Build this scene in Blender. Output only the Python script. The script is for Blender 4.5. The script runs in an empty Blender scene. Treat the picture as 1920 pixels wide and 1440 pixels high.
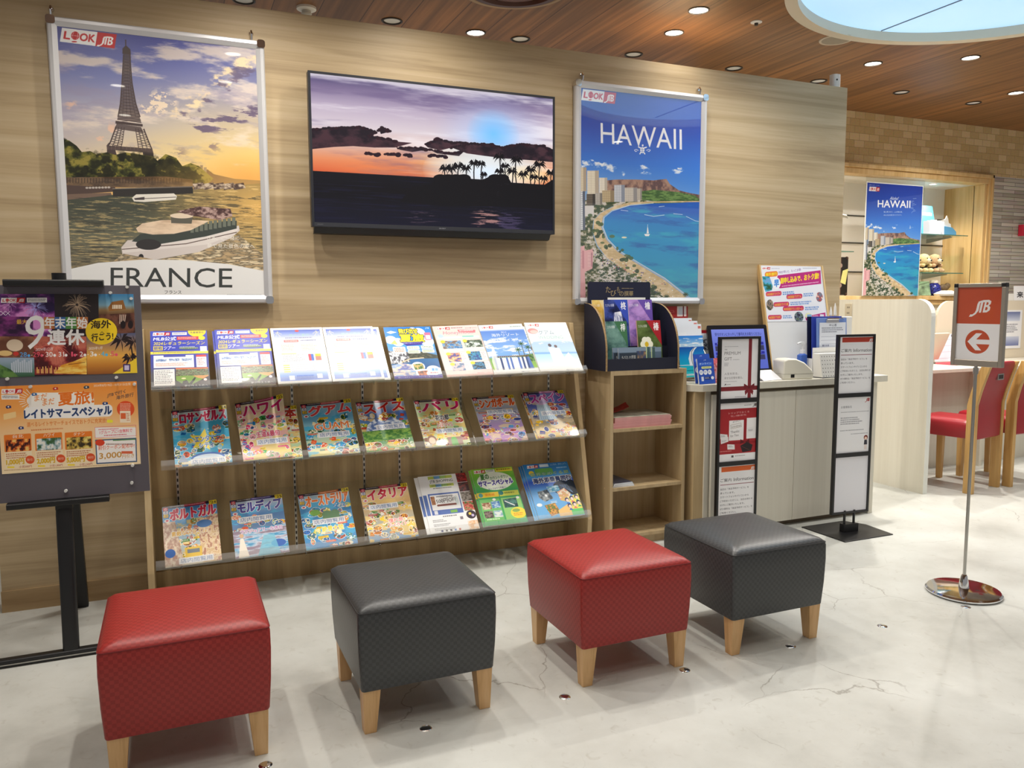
import bpy, bmesh, math, random
import numpy as np
from mathutils import Vector, Matrix

# ---------------------------------------------------------------- scene, camera, world, exposure
S = bpy.context.scene
COL = S.collection
PI = math.pi
cam_data = bpy.data.cameras.new('camera')
cam_data.sensor_width = 36.0
cam_data.lens = 27.926
cam_data.clip_start = 0.05
cam = bpy.data.objects.new('camera', cam_data)
COL.objects.link(cam)
cam_loc = Vector((0.0, -4.203, 1.42))
_yaw, _pitch, _roll = 0.40379, 0.101956, 0.00392
_f = Vector((math.sin(_yaw) * math.cos(_pitch), math.cos(_yaw) * math.cos(_pitch), -math.sin(_pitch)))
_r0 = Vector((math.cos(_yaw), -math.sin(_yaw), 0))
_d0 = _f.cross(_r0)
_r = math.cos(_roll) * _r0 + math.sin(_roll) * _d0
_u = -(-math.sin(_roll) * _r0 + math.cos(_roll) * _d0)
_m = Matrix((_r, _u, -_f)).transposed().to_4x4()
_m.translation = cam_loc
cam.matrix_world = _m
S.camera = cam
S.view_settings.view_transform = 'Standard'
S.view_settings.look = 'None'
S.view_settings.gamma = 1.0
S.view_settings.use_curve_mapping = False
S.view_settings.exposure = 0.12
world = bpy.data.worlds.new('world')
S.world = world
world.use_nodes = True
world.node_tree.nodes['Background'].inputs[0].default_value = (1.0, 0.975, 0.945, 1)
world.node_tree.nodes['Background'].inputs[1].default_value = 0.27
LAMP_W = 12.0            # watts of one lit ceiling downlight
LAMP_COL = (1.0, 0.945, 0.865)
PANEL_W = 0.82           # glow of the round luminous ceiling panel
WALL_H = 2.855
CEIL = 3.1

# ---------------------------------------------------------------- helpers: colour, materials
def lin(c):
    c = c / 255.0
    return c / 12.92 if c <= 0.04045 else ((c + 0.055) / 1.055) ** 2.4
def rgb(c):
    return (lin(c[0]), lin(c[1]), lin(c[2]), 1.0)
MATS = {}
def new_mat(name):
    m = bpy.data.materials.new(name)
    m.use_nodes = True
    return m, m.node_tree, m.node_tree.nodes['Principled BSDF']
def mat(name, c, rough=0.5, metal=0.0, spec=0.5, coat=0.0, coat_rough=0.05, noise=0.0, nscale=30.0, bump=0.0):
    """plain coloured material with an optional slight procedural mottling and bump"""
    if name in MATS: return MATS[name]
    m, nt, b = new_mat(name)
    b.inputs['Base Color'].default_value = rgb(c)
    b.inputs['Roughness'].default_value = rough
    b.inputs['Metallic'].default_value = metal
    b.inputs['Specular IOR Level'].default_value = spec
    b.inputs['Coat Weight'].default_value = coat
    b.inputs['Coat Roughness'].default_value = coat_rough
    if noise or bump:
        tc = nt.nodes.new('ShaderNodeTexCoord')
        n = nt.nodes.new('ShaderNodeTexNoise')
        n.inputs['Scale'].default_value = nscale; n.inputs['Detail'].default_value = 5
        nt.links.new(tc.outputs['Object'], n.inputs['Vector'])
        if noise:
            r = nt.nodes.new('ShaderNodeValToRGB')
            r.color_ramp.elements[0].position = 0.3; r.color_ramp.elements[1].position = 0.7
            r.color_ramp.elements[0].color = rgb([max(0, x * (1 - noise)) for x in c])
            r.color_ramp.elements[1].color = rgb([min(255, x * (1 + noise)) for x in c])
            nt.links.new(n.outputs['Fac'], r.inputs['Fac']); nt.links.new(r.outputs['Color'], b.inputs['Base Color'])
        if bump:
            bp = nt.nodes.new('ShaderNodeBump'); bp.inputs['Strength'].default_value = bump; bp.inputs['Distance'].default_value = 0.002
            nt.links.new(n.outputs['Fac'], bp.inputs['Height']); nt.links.new(bp.outputs['Normal'], b.inputs['Normal'])
    MATS[name] = m
    return m
def emis(name, c, strength):
    if name in MATS: return MATS[name]
    m, nt, b = new_mat(name)
    b.inputs['Base Color'].default_value = (0, 0, 0, 1)
    b.inputs['Emission Color'].default_value = rgb(c)
    b.inputs['Emission Strength'].default_value = strength
    MATS[name] = m
    return m
def wood(name, cols, scale, fine, rough=0.42, spec=0.4, warp=0.35, pos=(0.30, 0.5, 0.72), knot=0.0):
    """streaky wood grain: scale = stretch of the broad figure, fine = stretch of the fine fibres"""
    if name in MATS: return MATS[name]
    m, nt, b = new_mat(name)
    L = nt.links.new
    tc = nt.nodes.new('ShaderNodeTexCoord')
    mp = nt.nodes.new('ShaderNodeMapping'); mp.inputs['Scale'].default_value = scale
    L(tc.outputs['Object'], mp.inputs['Vector'])
    n1 = nt.nodes.new('ShaderNodeTexNoise'); n1.inputs['Scale'].default_value = 1.0; n1.inputs['Detail'].default_value = 7
    n1.inputs['Roughness'].default_value = 0.58; n1.inputs['Distortion'].default_value = warp
    L(mp.outputs[0], n1.inputs['Vector'])
    mp2 = nt.nodes.new('ShaderNodeMapping'); mp2.inputs['Scale'].default_value = fine
    L(tc.outputs['Object'], mp2.inputs['Vector'])
    n2 = nt.nodes.new('ShaderNodeTexNoise'); n2.inputs['Scale'].default_value = 1.0; n2.inputs['Detail'].default_value = 4
    L(mp2.outputs[0], n2.inputs['Vector'])
    mx = nt.nodes.new('ShaderNodeMath'); mx.operation = 'MULTIPLY_ADD'; mx.inputs[1].default_value = 0.28
    sb = nt.nodes.new('ShaderNodeMath'); sb.operation = 'SUBTRACT'; sb.inputs[1].default_value = 0.14
    L(n2.outputs['Fac'], mx.inputs[0]); L(n1.outputs['Fac'], mx.inputs[2]); L(mx.outputs[0], sb.inputs[0])
    r = nt.nodes.new('ShaderNodeValToRGB')
    e = r.color_ramp.elements
    e[0].position = pos[0]; e[0].color = rgb(cols[0]); e[1].position = pos[2]; e[1].color = rgb(cols[2])
    k = e.new(pos[1]); k.color = rgb(cols[1])
    L(sb.outputs[0], r.inputs['Fac']); L(r.outputs['Color'], b.inputs['Base Color'])
    b.inputs['Roughness'].default_value = rough; b.inputs['Specular IOR Level'].default_value = spec
    MATS[name] = m
    return m
def acrylic(name, tint=(0.965, 0.97, 0.965), rough=0.02, frost=0.0):
    """clear sheet: transparent body with Fresnel gloss, the same from both of its faces"""
    if name in MATS: return MATS[name]
    m, nt, b = new_mat(name)
    nt.nodes.remove(b)
    out = nt.nodes['Material Output']
    t = nt.nodes.new('ShaderNodeBsdfTransparent'); t.inputs[0].default_value = (*tint, 1)
    g = nt.nodes.new('ShaderNodeBsdfGlossy'); g.inputs['Roughness'].default_value = rough
    f = nt.nodes.new('ShaderNodeFresnel'); f.inputs[0].default_value = 1.49
    mx = nt.nodes.new('ShaderNodeMixShader')
    ge = nt.nodes.new('ShaderNodeNewGeometry'); io = nt.nodes.new('ShaderNodeMath'); io.operation = 'MULTIPLY_ADD'; io.inputs[1].default_value = 1 / 1.49 - 1.49; io.inputs[2].default_value = 1.49
    nt.links.new(ge.outputs['Backfacing'], io.inputs[0]); nt.links.new(io.outputs[0], f.inputs[0])
    nt.links.new(f.outputs[0], mx.inputs[0]); nt.links.new(t.outputs[0], mx.inputs[1]); nt.links.new(g.outputs[0], mx.inputs[2])
    last = mx
    if frost:
        df = nt.nodes.new('ShaderNodeBsdfDiffuse'); df.inputs[0].default_value = (0.9, 0.9, 0.9, 1); m2 = nt.nodes.new('ShaderNodeMixShader'); m2.inputs[0].default_value = frost
        nt.links.new(mx.outputs[0], m2.inputs[1]); nt.links.new(df.outputs[0], m2.inputs[2]); last = m2
    nt.links.new(last.outputs[0], out.inputs['Surface'])
    MATS[name] = m
    return m

# ---------------------------------------------------------------- helpers: mesh building
class MB:
    def __init__(s):
        s.v = []; s.f = []; s.m = []; s.uv = {}
    def add(s, vs, fs, m=0):
        k = len(s.v); s.v += [tuple(p) for p in vs]
        for f in fs: s.f.append(tuple(k + i for i in f)); s.m.append(m)
        return s
    def box(s, x0, x1, y0, y1, z0, z1, m=0):
        vs = [(x0, y0, z0), (x1, y0, z0), (x1, y1, z0), (x0, y1, z0), (x0, y0, z1), (x1, y0, z1), (x1, y1, z1), (x0, y1, z1)]
        return s.add(vs, [(0, 3, 2, 1), (4, 5, 6, 7), (0, 1, 5, 4), (1, 2, 6, 5), (2, 3, 7, 6), (3, 0, 4, 7)], m)
    def hexa(s, b, t, m=0):
        """b, t: four bottom and four top corners in the same turning order"""
        return s.add(list(b) + list(t), [(0, 3, 2, 1), (4, 5, 6, 7), (0, 1, 5, 4), (1, 2, 6, 5), (2, 3, 7, 6), (3, 0, 4, 7)], m)
    def prism(s, poly, axis, a, b, m=0):
        n = len(poly)
        def P(p, t):
            return (t, p[0], p[1]) if axis == 'x' else (p[0], t, p[1]) if axis == 'y' else (p[0], p[1], t)
        vs = [P(p, a) for p in poly] + [P(p, b) for p in poly]
        fs = [tuple(range(n))[::-1], tuple(range(n, 2 * n))] + [(i, (i + 1) % n, n + (i + 1) % n, n + i) for i in range(n)]
        return s.add(vs, fs, m)
    def cyl(s, p0, p1, r0, r1=None, n=16, m=0):
        r1 = r0 if r1 is None else r1
        p0 = Vector(p0); p1 = Vector(p1); d = (p1 - p0).normalized()
        a = d.orthogonal().normalized(); c = d.cross(a)
        ring = [(a * math.cos(2 * PI * i / n) + c * math.sin(2 * PI * i / n)) for i in range(n)]
        vs = [p0 + q * r0 for q in ring] + [p1 + q * r1 for q in ring]
        fs = [tuple(range(n))[::-1], tuple(range(n, 2 * n))] + [(i, (i + 1) % n, n + (i + 1) % n, n + i) for i in range(n)]
        return s.add(vs, fs, m)
    def tube(s, pts, r, n=8, m=0, closed=False):
        P = [Vector(p) for p in pts]; N = len(P); k = len(s.v)
        prev = None
        for i, p in enumerate(P):
            if closed: t = (P[(i + 1) % N] - P[i - 1])
            else: t = P[min(i + 1, N - 1)] - P[max(i - 1, 0)]
            t.normalize()
            a = t.orthogonal().normalized() if prev is None else (prev - t * prev.dot(t)).normalized()
            prev = a; b = t.cross(a)
            for j in range(n):
                q = p + (a * math.cos(2 * PI * j / n) + b * math.sin(2 * PI * j / n)) * r
                s.v.append(tuple(q))
        for i in range(N if closed else N - 1):
            i2 = (i + 1) % N
            for j in range(n):
                s.f.append((k + i * n + j, k + i * n + (j + 1) % n, k + i2 * n + (j + 1) % n, k + i2 * n + j)); s.m.append(m)
        if not closed:
            s.f.append(tuple(k + j for j in range(n))[::-1]); s.m.append(m)
            s.f.append(tuple(k + (N - 1) * n + j for j in range(n))); s.m.append(m)
        return s
    def lathe(s, prof, n=32, c=(0, 0, 0), m=0, cap=True):
        k = len(s.v)
        for r, z in prof:
            for j in range(n):
                s.v.append((c[0] + r * math.cos(2 * PI * j / n), c[1] + r * math.sin(2 * PI * j / n), c[2] + z))
        for i in range(len(prof) - 1):
            for j in range(n):
                s.f.append((k + i * n + j, k + i * n + (j + 1) % n, k + (i + 1) * n + (j + 1) % n, k + (i + 1) * n + j)); s.m.append(m)
        if cap:
            s.f.append(tuple(k + j for j in range(n))[::-1]); s.m.append(m)
            s.f.append(tuple(k + (len(prof) - 1) * n + j for j in range(n))); s.m.append(m)
        return s
    def rings(s, R, m=0, caps=True):
        """R: list of rings (equal point counts) skinned in order"""
        k = len(s.v); n = len(R[0])
        for r in R: s.v += [tuple(p) for p in r]
        for i in range(len(R) - 1):
            for j in range(n):
                s.f.append((k + i * n + j, k + i * n + (j + 1) % n, k + (i + 1) * n + (j + 1) % n, k + (i + 1) * n + j)); s.m.append(m)
        if caps:
            s.f.append(tuple(k + j for j in range(n))[::-1]); s.m.append(m)
            s.f.append(tuple(k + (len(R) - 1) * n + j for j in range(n))); s.m.append(m)
        return s
    def pic(s, bl, br, tr, tl, m=0):
        """a quad that carries a picture upright"""
        k = len(s.v); s.v += [tuple(bl), tuple(br), tuple(tr), tuple(tl)]
        s.uv[len(s.f)] = ((0, 0), (1, 0), (1, 1), (0, 1))
        s.f.append((k, k + 1, k + 2, k + 3)); s.m.append(m)
        return s
    def sphere(s, c, r, n=16, k=10, sc=(1, 1, 1), m=0):
        R = []
        for i in range(k + 1):
            a = -PI / 2 + PI * i / k
            rr = max(1e-4, math.cos(a))
            R.append([(c[0] + r * sc[0] * rr * math.cos(2 * PI * j / n), c[1] + r * sc[1] * rr * math.sin(2 * PI * j / n), c[2] + r * sc[2] * math.sin(a)) for j in range(n)])
        return s.rings(R, m)
    def build(s, name, mats, parent=None, smooth=False, bevel=0.0, loc=None, rot=None, xf=None):
        me = bpy.data.meshes.new(name)
        vs = s.v
        if xf is not None: vs = [tuple(xf @ Vector(p)) for p in vs]
        me.from_pydata(vs, [], s.f)
        if not isinstance(mats, (list, tuple)): mats = [mats]
        for m in mats: me.materials.append(m)
        me.polygons.foreach_set('material_index', s.m)
        if s.uv or True:
            uvl = me.uv_layers.new(name='UVMap')
            buf = np.zeros((len(me.loops), 2), dtype=np.float32)
            V = s.v
            for p in me.polygons:
                if p.index in s.uv:
                    for li, q in zip(p.loop_indices, s.uv[p.index]): buf[li] = q
                else:
                    pts = [Vector(V[i]) for i in p.vertices]
                    nrm = Vector((0, 0, 0))
                    for i in range(len(pts)):
                        a = pts[i]; b = pts[(i + 1) % len(pts)]
                        nrm += Vector(((a.y - b.y) * (a.z + b.z), (a.z - b.z) * (a.x + b.x), (a.x - b.x) * (a.y + b.y)))
                    ax = max(range(3), key=lambda i: abs(nrm[i]))
                    ij = ((1, 2), (0, 2), (0, 1))[ax]
                    for li, q in zip(p.loop_indices, pts): buf[li] = (q[ij[0]], q[ij[1]])
            uvl.data.foreach_set('uv', buf.ravel())
        me.update()
        o = bpy.data.objects.new(name, me)
        COL.objects.link(o)
        if smooth:
            me.shade_smooth()
            me.set_sharp_from_angle(angle=math.radians(smooth if smooth is not True else 35))
        if bevel:
            bv = o.modifiers.new('bevel', 'BEVEL'); bv.width = bevel; bv.segments = 2; bv.limit_method = 'ANGLE'; bv.angle_limit = math.radians(40)
        if loc is not None: o.location = loc
        if rot is not None: o.rotation_euler = rot
        if parent is not None: o.parent = parent
        return o
def tag(o, label=None, cat=None, group=None, kind=None):
    if label: o['label'] = label
    if cat: o['category'] = cat
    if group: o['group'] = group
    if kind: o['kind'] = kind
    return o
def thing(name, label, cat, loc=(0, 0, 0), rot=(0, 0, 0), group=None):
    o = bpy.data.objects.new(name, None); COL.objects.link(o)
    o.empty_display_size = 0.05
    o.location = loc; o.rotation_euler = rot
    return tag(o, label, cat, group)
def struct(o):
    o['kind'] = 'structure'
    return o
def copy_tree(o, parent=None):
    c = o.copy(); COL.objects.link(c); c.parent = parent
    for ch in list(o.children): copy_tree(ch, c)
    return c
def rsq(hx, hy, r, z, n=5, cx=0, cy=0):
    """ring of a rounded rectangle"""
    P = []
    for (sx, sy, a0) in ((1, 1, 0), (-1, 1, 90), (-1, -1, 180), (1, -1, 270)):
        for i in range(n + 1):
            a = math.radians(a0 + 90 * i / n)
            P.append((cx + sx * (hx - r) + r * math.cos(a), cy + sy * (hy - r) + r * math.sin(a), z))
    return P

# ---------------------------------------------------------------- helpers: printing pictures
_gl = {}
def glyphs(txt):
    k = txt
    if k in _gl: return _gl[k]
    c = bpy.data.curves.new('lettering', 'FONT'); c.body = txt; c.resolution_u = 3
    o = bpy.data.objects.new('lettering', c); COL.objects.link(o)
    ev = o.evaluated_get(bpy.context.evaluated_depsgraph_get())
    me = ev.to_mesh(); me.calc_loop_triangles()
    v = np.zeros(len(me.vertices) * 3, np.float32); me.vertices.foreach_get('co', v); v = v.reshape(-1, 3)[:, :2].astype(float)
    t = np.zeros(len(me.loop_triangles) * 3, np.int32); me.loop_triangles.foreach_get('vertices', t); t = t.reshape(-1, 3)
    ev.to_mesh_clear()
    bpy.data.objects.remove(o); bpy.data.curves.remove(c)
    _gl[k] = (v, t)
    return v, t
def fbm(h, w, sx, sy, octv=5, seed=0, rough=0.55):
    """smooth fractal noise 0..1; sx, sy = feature size in pixels"""
    rng = np.random.RandomState(seed); out = np.zeros((h, w)); amp = 1.0; tot = 0
    for o in range(octv):
        gx = max(2, int(w / sx) + 3); gy = max(2, int(h / sy) + 3)
        g = rng.rand(gy, gx)
        yy = np.linspace(0, min(gy - 1.001, h / sy), h); xx = np.linspace(0, min(gx - 1.001, w / sx), w)
        y0 = yy.astype(int); x0 = xx.astype(int); fy = yy - y0; fx = xx - x0
        fy = (fy * fy * (3 - 2 * fy))[:, None]; fx = (fx * fx * (3 - 2 * fx))[None]
        y1 = np.minimum(y0 + 1, gy - 1); x1 = np.minimum(x0 + 1, gx - 1)
        a = g[y0][:, x0] * (1 - fx) + g[y0][:, x1] * fx; b = g[y1][:, x0] * (1 - fx) + g[y1][:, x1] * fx
        out += amp * (a * (1 - fy) + b * fy); tot += amp
        amp *= rough; sx = max(1.0, sx / 2); sy = max(1.0, sy / 2)
    out /= tot
    return np.clip((out - 0.5) * 1.7 + 0.5, 0, 1)
def sstep(a, b, x):
    t = np.clip((x - a) / (b - a), 0, 1); return t * t * (3 - 2 * t)
class Cv:
    """a small software canvas; pictures are painted in sketch coordinates and squared up by a homography"""
    def __init__(s, w, h, quad=None, bg=(255, 255, 255)):
        s.w = w; s.h = h; s.a = np.ones((h, w, 3)) * (np.array(bg) / 255.0)
        if quad is None: quad = [(0, 0), (100, 0), (100, 100.0 * h / w), (0, 100.0 * h / w)]
        dst = [(0, 0), (w, 0), (w, h), (0, h)]
        A = []; B = []
        for (x, y), (u, v) in zip(quad, dst):
            A.append([x, y, 1, 0, 0, 0, -u * x, -u * y]); B.append(u)
            A.append([0, 0, 0, x, y, 1, -v * x, -v * y]); B.append(v)
        s.Hm = np.append(np.linalg.solve(np.array(A, float), np.array(B, float)), 1).reshape(3, 3)
    def P(s, p):
        p = np.atleast_2d(np.array(p, float)); q = np.c_[p, np.ones(len(p))] @ s.Hm.T
        return q[:, :2] / q[:, 2:3]
    def cov(s, E):
        """coverage of the area bounded by directed edges E (N,4)"""
        E = np.asarray(E, float)
        x0 = int(max(0, math.floor(min(E[:, 0].min(), E[:, 2].min())))); x1 = int(min(s.w, math.ceil(max(E[:, 0].max(), E[:, 2].max())) + 1))
        y0 = int(max(0, math.floor(min(E[:, 1].min(), E[:, 3].min())))); y1 = int(min(s.h, math.ceil(max(E[:, 1].max(), E[:, 3].max())) + 1))
        if x1 <= x0 or y1 <= y0: return None
        k = 3; W = (x1 - x0) * k; Hh = (y1 - y0) * k
        a = (E - [x0, y0, x0, y0]) * k
        a = a[np.abs(a[:, 1] - a[:, 3]) > 1e-9]
        sg = np.where(a[:, 3] > a[:, 1], 1, -1)
        lo = np.minimum(a[:, 1], a[:, 3]); hi = np.maximum(a[:, 1], a[:, 3])
        r0 = np.clip(np.ceil(lo - 0.5), 0, Hh).astype(int); r1 = np.clip(np.ceil(hi - 0.5), 0, Hh).astype(int)
        cnt = np.maximum(0, r1 - r0); idx = np.repeat(np.arange(len(a)), cnt)
        if len(idx) == 0: return None
        row = np.arange(len(idx)) - np.repeat(np.cumsum(cnt) - cnt, cnt) + r0[idx]
        t = (row + 0.5 - a[idx, 1]) / (a[idx, 3] - a[idx, 1]); x = a[idx, 0] + t * (a[idx, 2] - a[idx, 0])
        c = np.clip(np.ceil(x - 0.5), 0, W).astype(int)
        d = np.zeros((Hh, W + 1), np.int32); np.add.at(d, (row, c), sg[idx])
        m = (np.cumsum(d, 1)[:, :W] != 0).astype(float)
        return x0, y0, x1, y1, m.reshape(y1 - y0, k, x1 - x0, k).mean((1, 3))
    def put(s, cv, col, alpha=1.0):
        if cv is None: return
        x0, y0, x1, y1, m = cv
        col = np.asarray(col, float)
        if col.ndim == 3: col = col[y0:y1, x0:x1]
        if np.max(col) > 1.001: col = col / 255.0
        if np.ndim(alpha) == 2: alpha = alpha[y0:y1, x0:x1]
        m = (m * alpha)[..., None]
        s.a[y0:y1, x0:x1] = s.a[y0:y1, x0:x1] * (1 - m) + col * m
    def edges(s, pts):
        q = s.P(pts); return np.c_[q, np.roll(q, -1, 0)]
    def poly(s, pts, col, alpha=1.0):
        s.put(s.cov(s.edges(pts)), col, alpha)
    def rect(s, x0, y0, x1, y1, col, alpha=1.0):
        s.poly([(x0, y0), (x1, y0), (x1, y1), (x0, y1)], col, alpha)
    def rrect(s, x0, y0, x1, y1, r, col, alpha=1.0, skew=0.0):
        P = []
        for cx, cy, a0 in ((x1 - r, y0 + r, -90), (x1 - r, y1 - r, 0), (x0 + r, y1 - r, 90), (x0 + r, y0 + r, 180)):
            for i in range(7):
                a = math.radians(a0 + 15 * i); X = cx + r * math.cos(a); Y = cy + r * math.sin(a)
                P.append((X, Y + skew * (X - x0)))
        s.poly(P, col, alpha)
    def ell(s, cx, cy, rx, ry, col, alpha=1.0, n=36):
        s.poly([(cx + rx * math.cos(2 * PI * i / n), cy + ry * math.sin(2 * PI * i / n)) for i in range(n)], col, alpha)
    def line(s, pts, wd, col, alpha=1.0):
        q = s.P(pts); sc = s.w / 100.0 if not hasattr(s, 'lw') else s.lw
        E = []
        h = wd * sc / 2
        for (ax, ay), (bx, by) in zip(q[:-1], q[1:]):
            L = math.hypot(bx - ax, by - ay)
            if L < 1e-6: continue
            nx, ny = -(by - ay) / L * h, (bx - ax) / L * h; ex, ey = (bx - ax) / L * h * .5, (by - ay) / L * h * .5
            z = [(ax - ex + nx, ay - ey + ny), (bx + ex + nx, by + ey + ny), (bx + ex - nx, by + ey - ny), (ax - ex - nx, ay - ey - ny)]
            E += [(z[i][0], z[i][1], z[(i + 1) % 4][0], z[(i + 1) % 4][1]) for i in range(4)]
        if E: s.put(s.cov(E), col, alpha)
    def noise(s, sx, sy, seed=0, octv=5, rough=0.55):
        return fbm(s.h, s.w, max(1.0, sx * s.w), max(1.0, sy * s.w), octv, seed, rough)
    def npoly(s, pts, cols, sx=0.05, sy=0.05, seed=0, lo=0.25, hi=0.75, alpha=1.0, octv=5, rough=0.55):
        """polygon filled with a noise blend of two or three colours"""
        n = s.noise(sx, sy, seed, octv, rough); t = np.clip((n - lo) / (hi - lo), 0, 1)[..., None]
        C = [np.array(c) / 255.0 for c in cols]
        if len(C) == 2: im = C[0] * (1 - t) + C[1] * t
        else: im = np.where(t < .5, C[0] * (1 - 2 * t) + C[1] * 2 * t, C[1] * (2 - 2 * t) + C[2] * (2 * t - 1))
        s.put(s.cov(s.edges(pts)), im, alpha)
    def blend(s, pts, col, lo, hi, sx, sy, seed=0, alpha=1.0, octv=6, rough=0.6, feather=0.02):
        """cloud-like patches of one colour inside a soft-edged polygon"""
        n = s.noise(sx, sy, seed, octv, rough); cv = s.cov(s.edges(pts))
        if cv is None: return
        x0, y0, x1, y1, m = cv; M = np.zeros((s.h, s.w)); M[y0:y1, x0:x1] = m
        r = int(feather * s.w)
        if r > 0:
            for ax in (0, 1):
                for _ in range(2):
                    pad = [(r, r), (0, 0)] if ax == 0 else [(0, 0), (r, r)]
                    c = np.cumsum(np.pad(M, pad, mode='edge'), axis=ax); c = np.concatenate([np.zeros_like(np.take(c, [0], ax)), c], ax); k = 2 * r
                    M = (np.take(c, range(k, k + M.shape[ax]), ax) - np.take(c, range(0, M.shape[ax]), ax)) / k
            n = n - (1 - M) * (hi - lo) * 1.5
        s.put((0, 0, s.w, s.h, sstep(lo, hi, n) * np.clip(M * 1.6, 0, 1)), col, alpha)
    def vgrad(s, pts, stops):
        """vertical gradient of the canvas: stops [(y fraction of canvas, colour)]"""
        y = (np.arange(s.h) + .5) / s.h
        im = np.stack([np.interp(y, [q[0] for q in stops], [q[1][i] / 255.0 for q in stops]) for i in range(3)], -1)
        s.put(s.cov(s.edges(pts)), np.repeat(im[:, None], s.w, 1))
    def glow(s, cx, cy, rx, ry, col, alpha=1.0, p=2.0):
        """soft round patch, sketch coordinates"""
        c = s.P([(cx, cy)])[0]; ex = np.linalg.norm(s.P([(cx + rx, cy)])[0] - c); ey = np.linalg.norm(s.P([(cx, cy + ry)])[0] - c)
        Y, X = np.mgrid[0:s.h, 0:s.w]
        d = np.sqrt(((X - c[0]) / ex) ** 2 + ((Y - c[1]) / ey) ** 2)
        m = (np.clip(1 - d, 0, 1) ** p * alpha)[..., None]
        s.a = s.a * (1 - m) + np.array(col) / 255.0 * m
    def text(s, txt, bl, br, h, col, bold=0.0, slant=0.0, out=None, natural=False, alpha=1.0, up=None):
        """lettering whose box stands on the line bl..br and is h high"""
        bl = np.array(bl, float); br = np.array(br, float)
        v, t = glyphs(txt)
        if len(v) == 0: return
        mn = v.min(0); mx = v.max(0)
        q = (v - mn) / np.maximum(1e-6, mx - mn)
        upv = np.array([0, -h]) if up is None else np.array(up, float)
        dx = br - bl
        if natural: dx = dx / max(1e-6, np.linalg.norm(dx)) * h * (mx[0] - mn[0]) / (mx[1] - mn[1])
        pos = bl + q[:, :1] * dx + q[:, 1:] * (upv + np.array([slant * h, 0]))
        p = s.P(pos)
        tri = p[t]
        ar = (tri[:, 1, 0] - tri[:, 0, 0]) * (tri[:, 2, 1] - tri[:, 0, 1]) - (tri[:, 1, 1] - tri[:, 0, 1]) * (tri[:, 2, 0] - tri[:, 0, 0])
        tri = np.where((ar < 0)[:, None, None], tri[:, ::-1], tri)
        E = np.concatenate([np.c_[tri[:, i], tri[:, (i + 1) % 3]] for i in range(3)])
        c = s.cov(E)
        if c is None: return
        hp = np.linalg.norm(s.P([bl + upv])[0] - s.P([bl])[0])
        rb = max(0.0, bold) * hp * 1.25
        if out: s.put(s.grow(c, rb + out[0] * (s.w / 100.0 if not hasattr(s, 'lw') else s.lw)), out[1], alpha)
        s.put(s.grow(c, rb) if rb > 0.2 else c, col, alpha)
    def grow(s, c, r):
        """thicken a coverage mask by r pixels"""
        x0, y0, x1, y1, m = c; pd = int(math.ceil(r + .5))
        X0, Y0, X1, Y1 = max(0, x0 - pd), max(0, y0 - pd), min(s.w, x1 + pd), min(s.h, y1 + pd)
        M = np.zeros((Y1 - Y0 + 2 * pd, X1 - X0 + 2 * pd)); M[y0 - Y0 + pd:y1 - Y0 + pd, x0 - X0 + pd:x1 - X0 + pd] = m
        D = np.zeros((Y1 - Y0, X1 - X0))
        for dx in range(-pd, pd + 1):
            for dy in range(-pd, pd + 1):
                k = min(1.0, max(0.0, r + .5 - math.hypot(dx, dy) * .999)) if (dx or dy) else 1.0
                if k > 0: D = np.maximum(D, k * M[pd + dy:pd + dy + Y1 - Y0, pd + dx:pd + dx + X1 - X0])
        return X0, Y0, X1, Y1, D
    def dashes(s, x0, y0, x1, y1, rows, col, seed=0, fill=0.55, ragged=0.35, alpha=0.8, skew=0.0):
        """rows of fine print too small to read"""
        rng = random.Random(seed); st = (y1 - y0) / rows
        E = []
        for i in range(rows):
            y = y0 + st * i; end = x1 - (x1 - x0) * rng.random() * ragged; x = x0
            while x < end:
                w = st * fill * rng.uniform(.5, 1.6); xx = min(x + w, end)
                yy = y + skew * (x - x0)
                q = s.P([(x, yy), (xx, yy), (xx, yy + st * fill), (x, yy + st * fill)])
                E += [(q[j][0], q[j][1], q[(j + 1) % 4][0], q[(j + 1) % 4][1]) for j in range(4)]
                x = xx + st * .22
        if E: s.put(s.cov(E), col, alpha)
    def logo(s, x, y, w, h, skew=0.0, pale=0.0):
        """the slanted two-tone travel badge: red word on white, white letters on red; lean follows skew"""
        R = (200 + 40 * pale, 40 + 140 * pale, 45 + 140 * pale); Wt = (250, 250, 250)
        def Q(u, v): return (x + u * w + (1 - v) * h * .15, y + v * h + skew * u * w)
        s.poly([Q(0, 0), Q(.65, 0), Q(.65, 1), Q(0, 1)], Wt)
        s.poly([Q(.65, 0), Q(1, 0), Q(1, 1), Q(.65, 1)], R)
        s.text('L', Q(.06, .75), Q(.17, .75), h * .52, R, bold=.05, slant=.15)
        s.ell(*Q(.26, .45), w * .075, h * .3, R); 
        for k in (-.35, .35): s.line([Q(.26 + k * .1, .2), Q(.26 + k * .14, .45), Q(.26 + k * .1, .7)], .09 * w / 20, Wt)
        s.line([Q(.19, .45), Q(.33, .45)], .09 * w / 20, Wt)
        s.ell(*Q(.26, .88), w * .05, h * .05, R)
        s.text('OK', Q(.35, .75), Q(.62, .75), h * .52, R, bold=.05, slant=.15)
        s.jtb(Q(.69, .82), Q(.95, .82), h * .62, Wt)
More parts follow.
